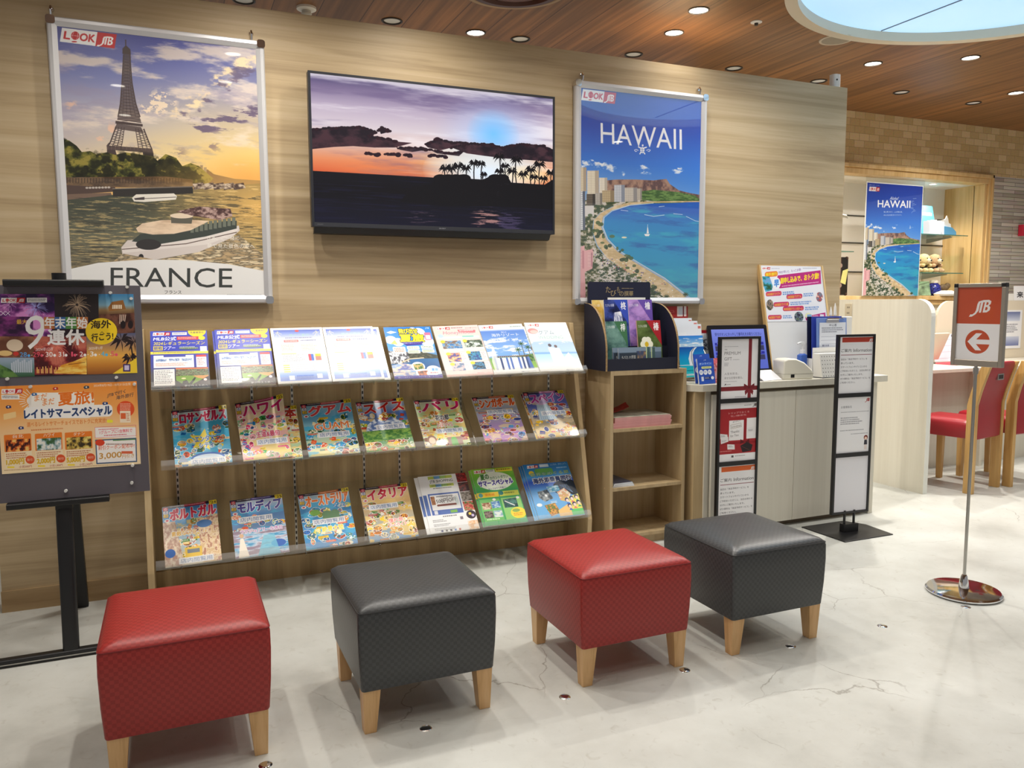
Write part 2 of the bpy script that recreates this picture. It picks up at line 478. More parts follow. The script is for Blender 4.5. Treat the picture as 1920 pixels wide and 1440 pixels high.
    def jtb(s, bl, br, h, col):
        bl = np.array(bl, float); d = np.array(br, float) - bl; u = np.array([0.0, -h])
        def Q(a, b): return tuple(bl + d * (a + .12 * b) + u * b)
        s.poly([Q(.0, -.1), Q(.1, -.12), Q(.22, .02), Q(.26, .2), Q(.26, .72), Q(.40, .8), Q(.40, .15), Q(.28, -.12), Q(.1, -.3), Q(-.06, -.3)], col)
        s.poly([Q(.26, .68), Q(.30, .9), Q(.55, 1.0), Q(.84, 1.0), Q(.98, .88), Q(.98, .66), Q(.90, .54), Q(1.0, .4), Q(1.0, .16), Q(.86, 0), Q(.64, 0), Q(.64, .82), Q(.56, .82), Q(.56, 0), Q(.44, 0), Q(.44, .8)], col)
        hole = lambda pts: pts
        s.poly([Q(.745, .58), Q(.83, .60), Q(.86, .70), Q(.83, .80), Q(.745, .82)], tuple(s.pk)) if hasattr(s, 'pk') else None
        s.poly([Q(.745, .18), Q(.84, .18), Q(.87, .30), Q(.83, .42), Q(.745, .44)], tuple(s.pk)) if hasattr(s, 'pk') else None
    def image(s, name):
        im = bpy.data.images.new(name, s.w, s.h)
        px = np.ones((s.h, s.w, 4), np.float32); px[..., :3] = np.clip(s.a[::-1], 0, 1)
        im.pixels.foreach_set(px.ravel()); im.update()
        return im
def printed(name, cv, rough=0.35, coat=0.0, coat_rough=0.03, glow=0.0, spec=0.4, coat_ior=1.5):
    """material that carries a painted canvas; glow only for screens"""
    m, nt, b = new_mat(name)
    tx = nt.nodes.new('ShaderNodeTexImage'); tx.image = cv.image(name); tx.extension = 'EXTEND'
    b.inputs['Roughness'].default_value = rough; b.inputs['Coat Weight'].default_value = coat; b.inputs['Coat Roughness'].default_value = coat_rough; b.inputs['Coat IOR'].default_value = coat_ior
    b.inputs['Specular IOR Level'].default_value = spec
    if glow:
        b.inputs['Base Color'].default_value = (0.01, 0.01, 0.012, 1)
        nt.links.new(tx.outputs[0], b.inputs['Emission Color']); b.inputs['Emission Strength'].default_value = glow
    else:
        nt.links.new(tx.outputs[0], b.inputs['Base Color'])
    return m
def inv(o): return o.matrix_basis.inverted()

# ================================================================ materials of the place
M_WALL = wood('oak_laminate_wall', [(160, 138, 105), (190, 168, 132), (207, 188, 155)], (0.38, 1.0, 8.5), (1.2, 1.0, 75.0), rough=0.5, warp=0.9)
M_RACK = wood('rack_wood', [(160, 135, 94), (177, 151, 108), (190, 165, 122)], (14.0, 14.0, 0.7), (120.0, 120.0, 1.5), rough=0.45, warp=0.2)
M_RACKEDGE = wood('rack_edge', [(184, 158, 116), (198, 173, 131), (208, 185, 144)], (9.0, 9.0, 0.8), (90.0, 90.0, 1.5), rough=0.45)
M_SHELF = wood('shelf_wood', [(168, 146, 110), (185, 162, 124), (196, 175, 138)], (16.0, 16.0, 0.8), (140.0, 140.0, 2.0), rough=0.45, warp=0.2)
M_LEG = wood('beech', [(196, 152, 100), (218, 176, 124), (230, 192, 142)], (18.0, 18.0, 2.0), (160.0, 160.0, 4.0), rough=0.4)
M_ASH = wood('white_ash_laminate', [(213, 208, 193), (217, 212, 197), (221, 217, 203)], (30.0, 30.0, 0.7), (220.0, 220.0, 2.0), rough=0.4, warp=0.1)
M_CHAIRWOOD = wood('chair_wood', [(172, 130, 72), (196, 156, 96), (212, 174, 112)], (20.0, 20.0, 1.5), (150.0, 150.0, 3.0), rough=0.35)
M_NICHEWOOD = wood('niche_wood', [(196, 158, 100), (216, 182, 126), (228, 198, 146)], (12.0, 12.0, 0.9), (120.0, 120.0, 3.0), rough=0.35)
M_WHITE = mat('white_paint', (238, 236, 230), rough=0.5)
M_PAPER = mat('paper', (240, 239, 236), rough=0.6)
M_BLACK = mat('black_metal', (22, 22, 24), rough=0.4, spec=0.5)
M_CHROME = mat('chrome', (225, 225, 228), rough=0.06, metal=1.0)
M_STEEL = mat('brushed_steel', (185, 183, 178), rough=0.3, metal=1.0)
M_ALU = mat('silver_anodised', (214, 214, 216), rough=0.38, metal=0.25)
M_CREAM = mat('cream_paint', (232, 224, 206), rough=0.55)
M_CLEAR = acrylic('clear_acrylic')
M_GLASS = acrylic('green_glass', tint=(0.86, 0.94, 0.90))

def floor_material():
    m, nt, b = new_mat('polished_concrete'); L = nt.links.new
    tc = nt.nodes.new('ShaderNodeTexCoord')
    n = nt.nodes.new('ShaderNodeTexNoise'); n.inputs['Scale'].default_value = 1.3; n.inputs['Detail'].default_value = 9; n.inputs['Roughness'].default_value = 0.62
    L(tc.outputs['Object'], n.inputs['Vector'])
    r = nt.nodes.new('ShaderNodeValToRGB'); e = r.color_ramp.elements
    e[0].position = 0.30; e[0].color = rgb((168, 169, 163)); e[1].position = 0.68; e[1].color = rgb((211, 213, 208)); k = e.new(0.48); k.color = rgb((195, 196, 190))
    L(n.outputs['Fac'], r.inputs['Fac'])
    # hairline cracks
    nw = nt.nodes.new('ShaderNodeTexNoise'); nw.inputs['Scale'].default_value = 5.0; nw.inputs['Detail'].default_value = 6
    L(tc.outputs['Object'], nw.inputs['Vector'])
    mx = nt.nodes.new('ShaderNodeMixRGB'); mx.inputs['Fac'].default_value = 0.13
    L(tc.outputs['Object'], mx.inputs[1]); L(nw.outputs['Color'], mx.inputs[2])
    v = nt.nodes.new('ShaderNodeTexVoronoi'); v.feature = 'DISTANCE_TO_EDGE'; v.inputs['Scale'].default_value = 1.9
    L(mx.outputs[0], v.inputs['Vector'])
    nm = nt.nodes.new('ShaderNodeTexNoise'); nm.inputs['Scale'].default_value = 1.7; nm.inputs['Detail'].default_value = 2
    L(tc.outputs['Object'], nm.inputs['Vector'])
    th = nt.nodes.new('ShaderNodeMapRange'); th.inputs['From Min'].default_value = 0.0012; th.inputs['From Max'].default_value = 0.0045; th.inputs['To Min'].default_value = 1.0; th.inputs['To Max'].default_value = 0.0
    L(v.outputs['Distance'], th.inputs['Value'])
    ms = nt.nodes.new('ShaderNodeMapRange'); ms.inputs['From Min'].default_value = 0.50; ms.inputs['From Max'].default_value = 0.62
    L(nm.outputs['Fac'], ms.inputs['Value'])
    mu = nt.nodes.new('ShaderNodeMath'); mu.operation = 'MULTIPLY'; L(th.outputs[0], mu.inputs[0]); L(ms.outputs[0], mu.inputs[1])
    mu2 = nt.nodes.new('ShaderNodeMath'); mu2.operation = 'MULTIPLY'; mu2.inputs[1].default_value = 0.55; L(mu.outputs[0], mu2.inputs[0])
    # small scuffs
    ns = nt.nodes.new('ShaderNodeTexNoise'); ns.inputs['Scale'].default_value = 22; ns.inputs['Detail'].default_value = 6; ns.inputs['Distortion'].default_value = 1.2
    L(tc.outputs['Object'], ns.inputs['Vector'])
    sm = nt.nodes.new('ShaderNodeMapRange'); sm.inputs['From Min'].default_value = 0.60; sm.inputs['From Max'].default_value = 0.78; sm.inputs['To Max'].default_value = 0.35
    L(ns.outputs['Fac'], sm.inputs['Value'])
    c1 = nt.nodes.new('ShaderNodeMixRGB'); c1.inputs[2].default_value = rgb((150, 143, 128)); L(sm.outputs[0], c1.inputs['Fac']); L(r.outputs['Color'], c1.inputs[1])
    c2 = nt.nodes.new('ShaderNodeMixRGB'); c2.inputs[2].default_value = rgb((110, 102, 90)); L(mu2.outputs[0], c2.inputs['Fac']); L(c1.outputs[0], c2.inputs[1])
    L(c2.outputs[0], b.inputs['Base Color'])
    b.inputs['Roughness'].default_value = 0.34; b.inputs['Specular IOR Level'].default_value = 0.35
    rr = nt.nodes.new('ShaderNodeMapRange'); rr.inputs['To Min'].default_value = 0.24; rr.inputs['To Max'].default_value = 0.46
    L(n.outputs['Fac'], rr.inputs['Value']); L(rr.outputs[0], b.inputs['Roughness'])
    return m
def ceiling_material():
    m, nt, b = new_mat('ceiling_planks'); L = nt.links.new
    tc = nt.nodes.new('ShaderNodeTexCoord'); sp = nt.nodes.new('ShaderNodeSeparateXYZ'); L(tc.outputs['Object'], sp.inputs[0])
    dv = nt.nodes.new('ShaderNodeMath'); dv.operation = 'MULTIPLY_ADD'; dv.inputs[1].default_value = 1 / 0.2555; dv.inputs[2].default_value = 0.64; L(sp.outputs[0], dv.inputs[0])
    fr = nt.nodes.new('ShaderNodeMath'); fr.operation = 'FRACT'; L(dv.outputs[0], fr.inputs[0])
    seam = nt.nodes.new('ShaderNodeMapRange'); seam.inputs['From Min'].default_value = 0.012; seam.inputs['From Max'].default_value = 0.024; seam.inputs['To Min'].default_value = 1; seam.inputs['To Max'].default_value = 0; L(fr.outputs[0], seam.inputs['Value'])
    fl = nt.nodes.new('ShaderNodeMath'); fl.operation = 'FLOOR'; L(dv.outputs[0], fl.inputs[0])
    wn = nt.nodes.new('ShaderNodeTexWhiteNoise'); wn.noise_dimensions = '1D'; L(fl.outputs[0], wn.inputs['W'])
    mp = nt.nodes.new('ShaderNodeMapping'); mp.inputs['Scale'].default_value = (26, 0.7, 1); L(tc.outputs['Object'], mp.inputs['Vector'])
    n = nt.nodes.new('ShaderNodeTexNoise'); n.inputs['Scale'].default_value = 1.0; n.inputs['Detail'].default_value = 8; n.inputs['Distortion'].default_value = 0.3; L(mp.outputs[0], n.inputs['Vector'])
    ad = nt.nodes.new('ShaderNodeMath'); ad.operation = 'MULTIPLY_ADD'; ad.inputs[1].default_value = 0.16; L(wn.outputs['Value'], ad.inputs[0]); L(n.outputs['Fac'], ad.inputs[2])
    r = nt.nodes.new('ShaderNodeValToRGB'); e = r.color_ramp.elements
    e[0].position = 0.34; e[0].color = rgb((110, 76, 47)); e[1].position = 0.80; e[1].color = rgb((166, 116, 71)); k = e.new(0.56); k.color = rgb((132, 93, 58)); L(ad.outputs[0], r.inputs['Fac'])
    c = nt.nodes.new('ShaderNodeMixRGB'); c.inputs[2].default_value = rgb((62, 36, 20)); L(seam.outputs[0], c.inputs['Fac']); L(r.outputs['Color'], c.inputs[1])
    L(c.outputs[0], b.inputs['Base Color']); b.inputs['Roughness'].default_value = 0.42; b.inputs['Specular IOR Level'].default_value = 0.35
    return m
def brick_material():
    m, nt, b = new_mat('sandstone_bricks'); L = nt.links.new
    tc = nt.nodes.new('ShaderNodeTexCoord'); sp = nt.nodes.new('ShaderNodeSeparateXYZ'); L(tc.outputs['Object'], sp.inputs[0]); cb = nt.nodes.new('ShaderNodeCombineXYZ'); L(sp.outputs[0], cb.inputs[0]); L(sp.outputs[2], cb.inputs[1])
    t = nt.nodes.new('ShaderNodeTexBrick'); t.offset = 0.5; t.inputs['Scale'].default_value = 1.0
    t.inputs['Brick Width'].default_value = 0.118; t.inputs['Row Height'].default_value = 0.062; t.inputs['Mortar Size'].default_value = 0.0022; t.inputs['Mortar Smooth'].default_value = 0.2
    t.inputs['Color1'].default_value = rgb((206, 178, 126)); t.inputs['Color2'].default_value = rgb((234, 213, 168)); t.inputs['Mortar'].default_value = rgb((180, 152, 106)); t.inputs['Bias'].default_value = -0.25
    L(cb.outputs[0], t.inputs['Vector'])
    n = nt.nodes.new('ShaderNodeTexNoise'); n.inputs['Scale'].default_value = 60; n.inputs['Detail'].default_value = 4; L(tc.outputs['Object'], n.inputs['Vector'])
    c = nt.nodes.new('ShaderNodeMixRGB'); c.blend_type = 'OVERLAY'; c.inputs['Fac'].default_value = 0.25; L(t.outputs['Color'], c.inputs[1]); L(n.outputs['Color'], c.inputs[2])
    L(c.outputs[0], b.inputs['Base Color']); b.inputs['Roughness'].default_value = 0.75
    bp = nt.nodes.new('ShaderNodeBump'); bp.inputs['Strength'].default_value = 0.5; bp.inputs['Distance'].default_value = 0.004; bp.invert = True; L(t.outputs['Fac'], bp.inputs['Height']); L(bp.outputs['Normal'], b.inputs['Normal'])
    return m
def slat_material():
    m, nt, b = new_mat('grey_wood_slats'); L = nt.links.new
    tc = nt.nodes.new('ShaderNodeTexCoord'); sp = nt.nodes.new('ShaderNodeSeparateXYZ'); L(tc.outputs['Object'], sp.inputs[0]); cb = nt.nodes.new('ShaderNodeCombineXYZ'); L(sp.outputs[0], cb.inputs[0]); L(sp.outputs[2], cb.inputs[1])
    t = nt.nodes.new('ShaderNodeTexBrick'); t.offset = 0.37; t.inputs['Scale'].default_value = 1.0
    t.inputs['Brick Width'].default_value = 0.46; t.inputs['Row Height'].default_value = 0.036; t.inputs['Mortar Size'].default_value = 0.002
    t.inputs['Color1'].default_value = rgb((222, 215, 201)); t.inputs['Color2'].default_value = rgb((172, 160, 147)); t.inputs['Mortar'].default_value = rgb((110, 100, 90))
    L(cb.outputs[0], t.inputs['Vector'])
    mp = nt.nodes.new('ShaderNodeMapping'); mp.inputs['Scale'].default_value = (4, 1, 80); L(tc.outputs['Object'], mp.inputs['Vector'])
    n = nt.nodes.new('ShaderNodeTexNoise'); n.inputs['Scale'].default_value = 1; n.inputs['Detail'].default_value = 5; L(mp.outputs[0], n.inputs['Vector'])
    c = nt.nodes.new('ShaderNodeMixRGB'); c.blend_type = 'OVERLAY'; c.inputs['Fac'].default_value = 0.35; L(t.outputs['Color'], c.inputs[1]); L(n.outputs['Color'], c.inputs[2])
    L(c.outputs[0], b.inputs['Base Color']); b.inputs['Roughness'].default_value = 0.6
    bp = nt.nodes.new('ShaderNodeBump'); bp.inputs['Strength'].default_value = 0.6; bp.inputs['Distance'].default_value = 0.006; bp.invert = True; L(t.outputs['Fac'], bp.inputs['Height']); L(bp.outputs['Normal'], b.inputs['Normal'])
    return m
def leather(name, c1, c2, rough):
    """leather embossed with a fine chequer weave"""
    m, nt, b = new_mat(name); L = nt.links.new
    uv = nt.nodes.new('ShaderNodeUVMap'); uv.uv_map = 'UVMap'
    mp = nt.nodes.new('ShaderNodeMapping'); mp.inputs['Location'].default_value = (0.0031, 0.0047, 0); L(uv.outputs[0], mp.inputs['Vector'])
    ck = nt.nodes.new('ShaderNodeTexChecker'); ck.inputs['Scale'].default_value = 82.0; ck.inputs['Color1'].default_value = rgb(c1); ck.inputs['Color2'].default_value = rgb(c2); L(mp.outputs[0], ck.inputs['Vector'])
    tc = nt.nodes.new('ShaderNodeTexCoord'); n = nt.nodes.new('ShaderNodeTexNoise'); n.inputs['Scale'].default_value = 900; n.inputs['Detail'].default_value = 2; L(tc.outputs['Object'], n.inputs['Vector'])
    L(ck.outputs['Color'], b.inputs['Base Color']); b.inputs['Roughness'].default_value = rough; b.inputs['Specular IOR Level'].default_value = 0.45
    ad = nt.nodes.new('ShaderNodeMath'); ad.operation = 'MULTIPLY_ADD'; ad.inputs[1].default_value = 0.5; L(n.outputs['Fac'], ad.inputs[0]); L(ck.outputs['Fac'], ad.inputs[2])
    bp = nt.nodes.new('ShaderNodeBump'); bp.inputs['Strength'].default_value = 0.25; bp.inputs['Distance'].default_value = 0.0006; L(ad.outputs[0], bp.inputs['Height']); L(bp.outputs['Normal'], b.inputs['Normal'])
    return m

# ================================================================ the setting
struct(MB().box(-6, 11, -8, 4, -0.12, 0).build('floor', floor_material()))
struct(MB().box(-0.776, 4.27, 0, 0.12, 0, WALL_H).build('wall_back', M_WALL))
struct(MB().box(-0.778, -0.15, -0.012, 0, 0, 0.10).build('baseboard_back', wood('baseboard_wood', [(140, 114, 78), (158, 131, 94), (170, 146, 108)], (1.5, 1, 14), (4, 1, 90))))
struct(MB().box(-6, -0.80, 1.6, 1.72, 0, CEIL).build('wall_left', M_CREAM))
# downlight positions: (x, y, lit, radius, what one sees near it)
DL = [
 (1.292, 0.625, 0, 'unlit grey ceiling downlight above the left part of the television'),
 (1.827, 0.628, 1, 'lit white downlight above the television, between two unlit grey ones'),
 (2.134, 0.632, 0, 'unlit grey ceiling downlight just right of the lit one above the television'),
 (2.975, 0.629, 0, 'unlit grey ceiling downlight at the wall top above the narrower beach poster'),
 (3.819, 0.630, 0, 'unlit grey ceiling downlight at the wall top right of the beach poster'),
 (4.639, 0.653, 0, 'unlit ceiling downlight half hidden behind the white sensor on the wall top'),
 (2.884, -0.224, 1, 'bright tilted ceiling downlight at the top edge of the picture, left of the glowing panel'),
 (2.975, 0.153, 1, 'lit downlight below the bright tilted one, above the beach poster'),
 (4.661, 0.158, 1, 'lit downlight under the glowing ceiling panel, nearest to the white sensor'),
 (5.180, -0.203, 1, 'lit downlight under the glowing ceiling panel, right of the sensor side one'),
 (5.506, 0.650, 0, 'unlit grey downlight in the ceiling above the left part of the brick band'),
 (6.371, 0.668, 0, 'unlit grey downlight in the ceiling closest to the brick band on the right'),
 (6.388, 0.306, 1, 'lit downlight at the right edge of the picture above the brick band'),
 (0.448, 0.620, 0, 'downlight cut by the top edge above the big tower poster'),
]
FRONT = [(-0.30, -0.95), (0.46, -0.62), (1.25, -0.55), (2.05, -0.75), (3.3, -0.75), (0.46, -1.72), (1.30, -1.55), (2.3, -1.75), (0.46, -2.46), (-0.30, -2.88), (-0.30, -3.93), (1.5, -2.9), (2.6, -3.2), (1.4, -4.2), (4.4, -3.3), (5.7, -1.3), (6.6, -0.6), (5.8, -2.4), (-1.2, -1.9), (-1.3, -3.2), (7.2, -1.9)]  # out of view: some follow reflections and shadows, the rest added for light
DR = 0.056
SKY_C = (4.10, -1.36); SKY_R = 1.19; SKY_RI = 1.125
def ceiling_mesh():
    bm = bmesh.new(); edges = []
    def loop(pts):
        vs = [bm.verts.new((x, y, CEIL)) for x, y in pts]
        for i in range(len(vs)): edges.append(bm.edges.new((vs[i], vs[(i + 1) % len(vs)])))
    loop([(-6, -8), (11, -8), (11, 1.72), (-6, 1.72)])
    for x, y in [(d[0], d[1]) for d in DL] + FRONT:
        loop([(x + DR * math.cos(2 * PI * i / 24), y + DR * math.sin(2 * PI * i / 24)) for i in range(24)])
    loop([(SKY_C[0] + SKY_R * math.cos(2 * PI * i / 96), SKY_C[1] + SKY_R * math.sin(2 * PI * i / 96)) for i in range(96)])
    bmesh.ops.triangle_fill(bm, use_beauty=True, use_dissolve=False, edges=edges)
    me = bpy.data.meshes.new('ceiling'); bm.to_mesh(me); bm.free()
    me.materials.append(ceiling_material())
    o = bpy.data.objects.new('ceiling', me); COL.objects.link(o)
    return struct(o)
ceiling_mesh()
# far side of the shop: pale wall with a wooden framed display niche, brick band on top, grey slats to the right
YF = 1.27
NX0, NX1, NZ0, NZ1 = 5.2, 7.36, 1.47, 2.555
M_BRICK = brick_material(); M_SLAT = slat_material()
struct(MB().box(4.0, 11, YF, YF + 0.1, 2.64, CEIL).build('wall_far_top', M_BRICK))
struct(MB().box(4.0, 7.42, YF, YF + 0.1, 0, NZ0 - 0.06).build('wall_far_low', M_CREAM))
struct(MB().box(7.42, 11, YF, YF + 0.1, 0, 2.64).build('wall_far_right', M_SLAT))
struct(MB().box(4.0, NX0, YF, YF + 0.1, NZ0 - 0.06, 2.64).build('wall_far_left', M_CREAM))
nb = MB()
nb.box(NX0, NX1, YF + 0.42, YF + 0.44, NZ0, NZ1, 0).box(NX1, NX1 + 0.02, YF + 0.09, YF + 0.44, NZ0, NZ1, 1).box(NX0 - 0.02, NX0, YF + 0.09, YF + 0.44, NZ0, NZ1, 1)
nb.box(NX0, NX1, YF + 0.09, YF + 0.44, NZ1, NZ1 + 0.02, 0).box(NX0, NX1, YF + 0.09, YF + 0.44, NZ0 - 0.02, NZ0, 1)
for z in (1.70, 1.98, 2.24):
    nb.box(NX0, NX1, YF + 0.412, YF + 0.42, z, z + 0.012, 2)
struct(nb.build('wall_niche', [mat('niche_back', (238, 234, 226), rough=0.5), M_NICHEWOOD, mat('niche_groove', (70, 68, 62), rough=0.5)]))
tr = MB()
for k, (o_, d) in enumerate(((0.0, 0.045), (0.03, 0.03), (0.06, 0.018))):
    pass
tr.box(NX0, NX1 + 0.085, YF - 0.035, YF + 0.1, NZ1, NZ1 + 0.05).box(NX0, NX1 + 0.085, YF - 0.055, YF + 0.0, NZ1 + 0.05, NZ1 + 0.085)
tr.box(NX1, NX1 + 0.03, YF - 0.02, YF + 0.1, NZ0, NZ1).box(NX1 + 0.03, NX1 + 0.06, YF - 0.04, YF + 0.1, NZ0 - 0.06, NZ1 + 0.05).box(NX1 + 0.06, NX1 + 0.085, YF - 0.055, YF, NZ0 - 0.06, NZ1 + 0.085)
tr.box(NX0, NX1 + 0.085, YF - 0.05, YF + 0.1, NZ0 - 0.04, NZ0).box(NX0, NX1 + 0.085, YF - 0.03, YF, NZ0 - 0.085, NZ0 - 0.04)
struct(tr.build('trim_1', M_NICHEWOOD, bevel=0.004))

# ================================================================ ceiling fittings
M_CUP = mat('downlight_cup', (150, 150, 150), rough=0.25, metal=0.9)
M_CUPLIT = mat('downlight_cup_lit', (235, 232, 225), rough=0.2, metal=0.8)
M_RIM = mat('downlight_rim', (46, 34, 26), rough=0.45)
M_LAMP = emis('lit_lamp', (255, 246, 228), 9.0)
M_LAMPOFF = mat('unlit_lamp', (232, 232, 230), rough=0.4)
def downlight(x, y, lit, label, spot=True, watts=None, group='ceiling downlights'):
    t = thing('ceiling_downlight', label, 'ceiling light', (x, y, CEIL), group=group)
    MB().lathe([(DR + 0.007, 0.0), (DR + 0.007, -0.004), (DR - 0.002, -0.006), (DR - 0.002, 0.0)], 32, cap=False).build('trim_ring', M_RIM, t, smooth=True)
    MB().lathe([(DR, 0.0), (DR * 0.95, 0.02), (DR * 0.8, 0.05), (DR * 0.55, 0.075)], 32, cap=False).build('reflector', M_CUPLIT if lit else M_CUP, t, smooth=True)
    MB().lathe([(0.0005, 0.0005), (DR * 0.88, 0.002), (DR * 0.95, 0.010), (DR * 0.6, 0.070), (0.0005, 0.072)], 28, cap=False).build('lamp', M_LAMP if lit else M_LAMPOFF, t, smooth=True)
    if lit and spot:
        ld = bpy.data.lights.new('downlight_beam', 'SPOT'); ld.energy = watts or LAMP_W * 4; ld.color = LAMP_COL
        ld.spot_size = math.radians(150); ld.spot_blend = 1.0; ld.shadow_soft_size = 0.035
        lo = bpy.data.objects.new('downlight_beam', ld); COL.objects.link(lo); lo.location = (0, 0, -0.012); lo.parent = t
    return t
for x, y, lit, lab in DL: downlight(x, y, lit, lab, watts=12.0 if y < 0 and x < 3 else LAMP_W * 13)
for x, y in FRONT: downlight(x, y, 1, 'unseen lit downlight over the waiting area, above the top edge of the picture', watts=LAMP_W * ((5.2 if x < 2 else 3.0) if y > -1.0 else 2.3 if y > -2 else 1.6) * (2.0 if x > 3 else 1.0), group='unseen downlights above the picture edge')

def sky_material():
    m, nt, b = new_mat('luminous_ceiling_sheet')
    tc = nt.nodes.new('ShaderNodeTexCoord'); n = nt.nodes.new('ShaderNodeTexNoise'); n.inputs['Scale'].default_value = 0.8; n.inputs['Detail'].default_value = 2
    nt.links.new(tc.outputs['Object'], n.inputs['Vector'])
    r = nt.nodes.new('ShaderNodeValToRGB'); r.color_ramp.elements[0].position = 0.35; r.color_ramp.elements[1].position = 0.7
    r.color_ramp.elements[0].color = rgb((146, 200, 244)); r.color_ramp.elements[1].color = rgb((172, 218, 250))
    nt.links.new(n.outputs['Fac'], r.inputs['Fac'])
    b.inputs['Base Color'].default_value = (0.5, 0.6, 0.7, 1); b.inputs['Roughness'].default_value = 0.6
    nt.links.new(r.outputs['Color'], b.inputs['Emission Color']); b.inputs['Emission Strength'].default_value = PANEL_W
    return m
t = thing('luminous_ceiling_panel', 'large round pale blue glowing panel set into the wooden ceiling', 'ceiling light', (SKY_C[0], SKY_C[1], CEIL))
MB().lathe([(SKY_R + 0.005, -0.001), (SKY_R + 0.004, -0.006), (SKY_RI, -0.006), (SKY_RI, 0.05), (SKY_R, 0.05), (SKY_R, 0.0)], 128, cap=False).build('rim', mat('panel_rim', (226, 214, 190), rough=0.5), t, smooth=True)
MB().lathe([(0.0005, 0.05), (SKY_RI, 0.05)], 128, cap=False).build('diffuser', sky_material(), t)
sm_ = MB()
sm_.box(0.170, 0.176, -1.05, 1.1, 0.045, 0.05)
sm_.build('seam', mat('panel_seam', (120, 130, 135), rough=0.6), t)
t = thing('ceiling_air_vent', 'round brown ringed vent in the ceiling cut by the top edge', 'ceiling vent', (1.77, -0.13, CEIL))
MB().lathe([(0.315, 0.0), (0.305, -0.008), (0.285, -0.008), (0.275, 0.0)], 64, cap=False).build('outer_ring', mat('vent_ring_light', (176, 142, 98), rough=0.4), t, smooth=True)
MB().lathe([(0.272, -0.001), (0.262, -0.016), (0.225, -0.020), (0.215, -0.002)], 64, cap=False).build('middle_ring', mat('vent_ring_dark', (86, 44, 24), rough=0.4), t, smooth=True)
MB().lathe([(0.20, -0.001), (0.18, -0.014), (0.14, -0.020), (0.0005, -0.021)], 64, cap=False).build('centre_plate', mat('vent_plate', (120, 66, 34), rough=0.4), t, smooth=True)
t = thing('smoke_detector', 'small white smoke detector on the ceiling near the tower poster', 'smoke detector', (0.786, 0.60, CEIL))
MB().lathe([(0.055, 0.0), (0.055, -0.012), (0.045, -0.018), (0.0005, -0.018)], 32, cap=False).build('base', M_WHITE, t, smooth=True)
MB().lathe([(0.026, -0.018), (0.026, -0.034), (0.030, -0.036), (0.024, -0.044), (0.0005, -0.046)], 24, cap=False).build('sensor_head', mat('detector_grey', (200, 198, 190), rough=0.5), t, smooth=True)
t = thing('ceiling_sprinkler', 'tiny white sprinkler plate on the ceiling left of the glowing panel', 'sprinkler', (3.324, -0.197, CEIL))
MB().lathe([(0.034, 0.0), (0.034, -0.004), (0.022, -0.008), (0.0005, -0.008)], 28, cap=False).build('plate', M_WHITE, t, smooth=True)
MB().lathe([(0.012, -0.008), (0.010, -0.022), (0.0005, -0.022)], 16, cap=False).build('nozzle', mat('sprinkler_metal', (90, 86, 80), rough=0.4, metal=0.8), t, smooth=True)
t = thing('ceiling_speaker', 'round cream ceiling speaker partly behind the rim of the glowing panel', 'ceiling speaker', (4.02, -0.135, CEIL))
MB().lathe([(0.105, 0.0), (0.103, -0.005), (0.09, -0.005), (0.088, -0.001)], 40, cap=False).build('ring', mat('speaker_ring', (214, 200, 176), rough=0.5), t, smooth=True)
MB().lathe([(0.088, -0.002), (0.0005, -0.003)], 40, cap=False).build('grille', mat('speaker_grille', (168, 156, 136), rough=0.7), t)
t = thing('motion_sensor', 'small white sensor box standing on the end of the wooden wall top', 'sensor', (4.205, 0.05, WALL_H))
sp_ = MB(); sp_.rings([rsq(0.032, 0.03, 0.022, z, 5) for z in (0, 0.082, 0.09)]); sp_.build('body', M_WHITE, t, smooth=True)
MB().cyl((-0.012, -0.030, 0.052), (-0.012, -0.033, 0.052), 0.006, n=12).build('sensor_eye', M_BLACK, t)

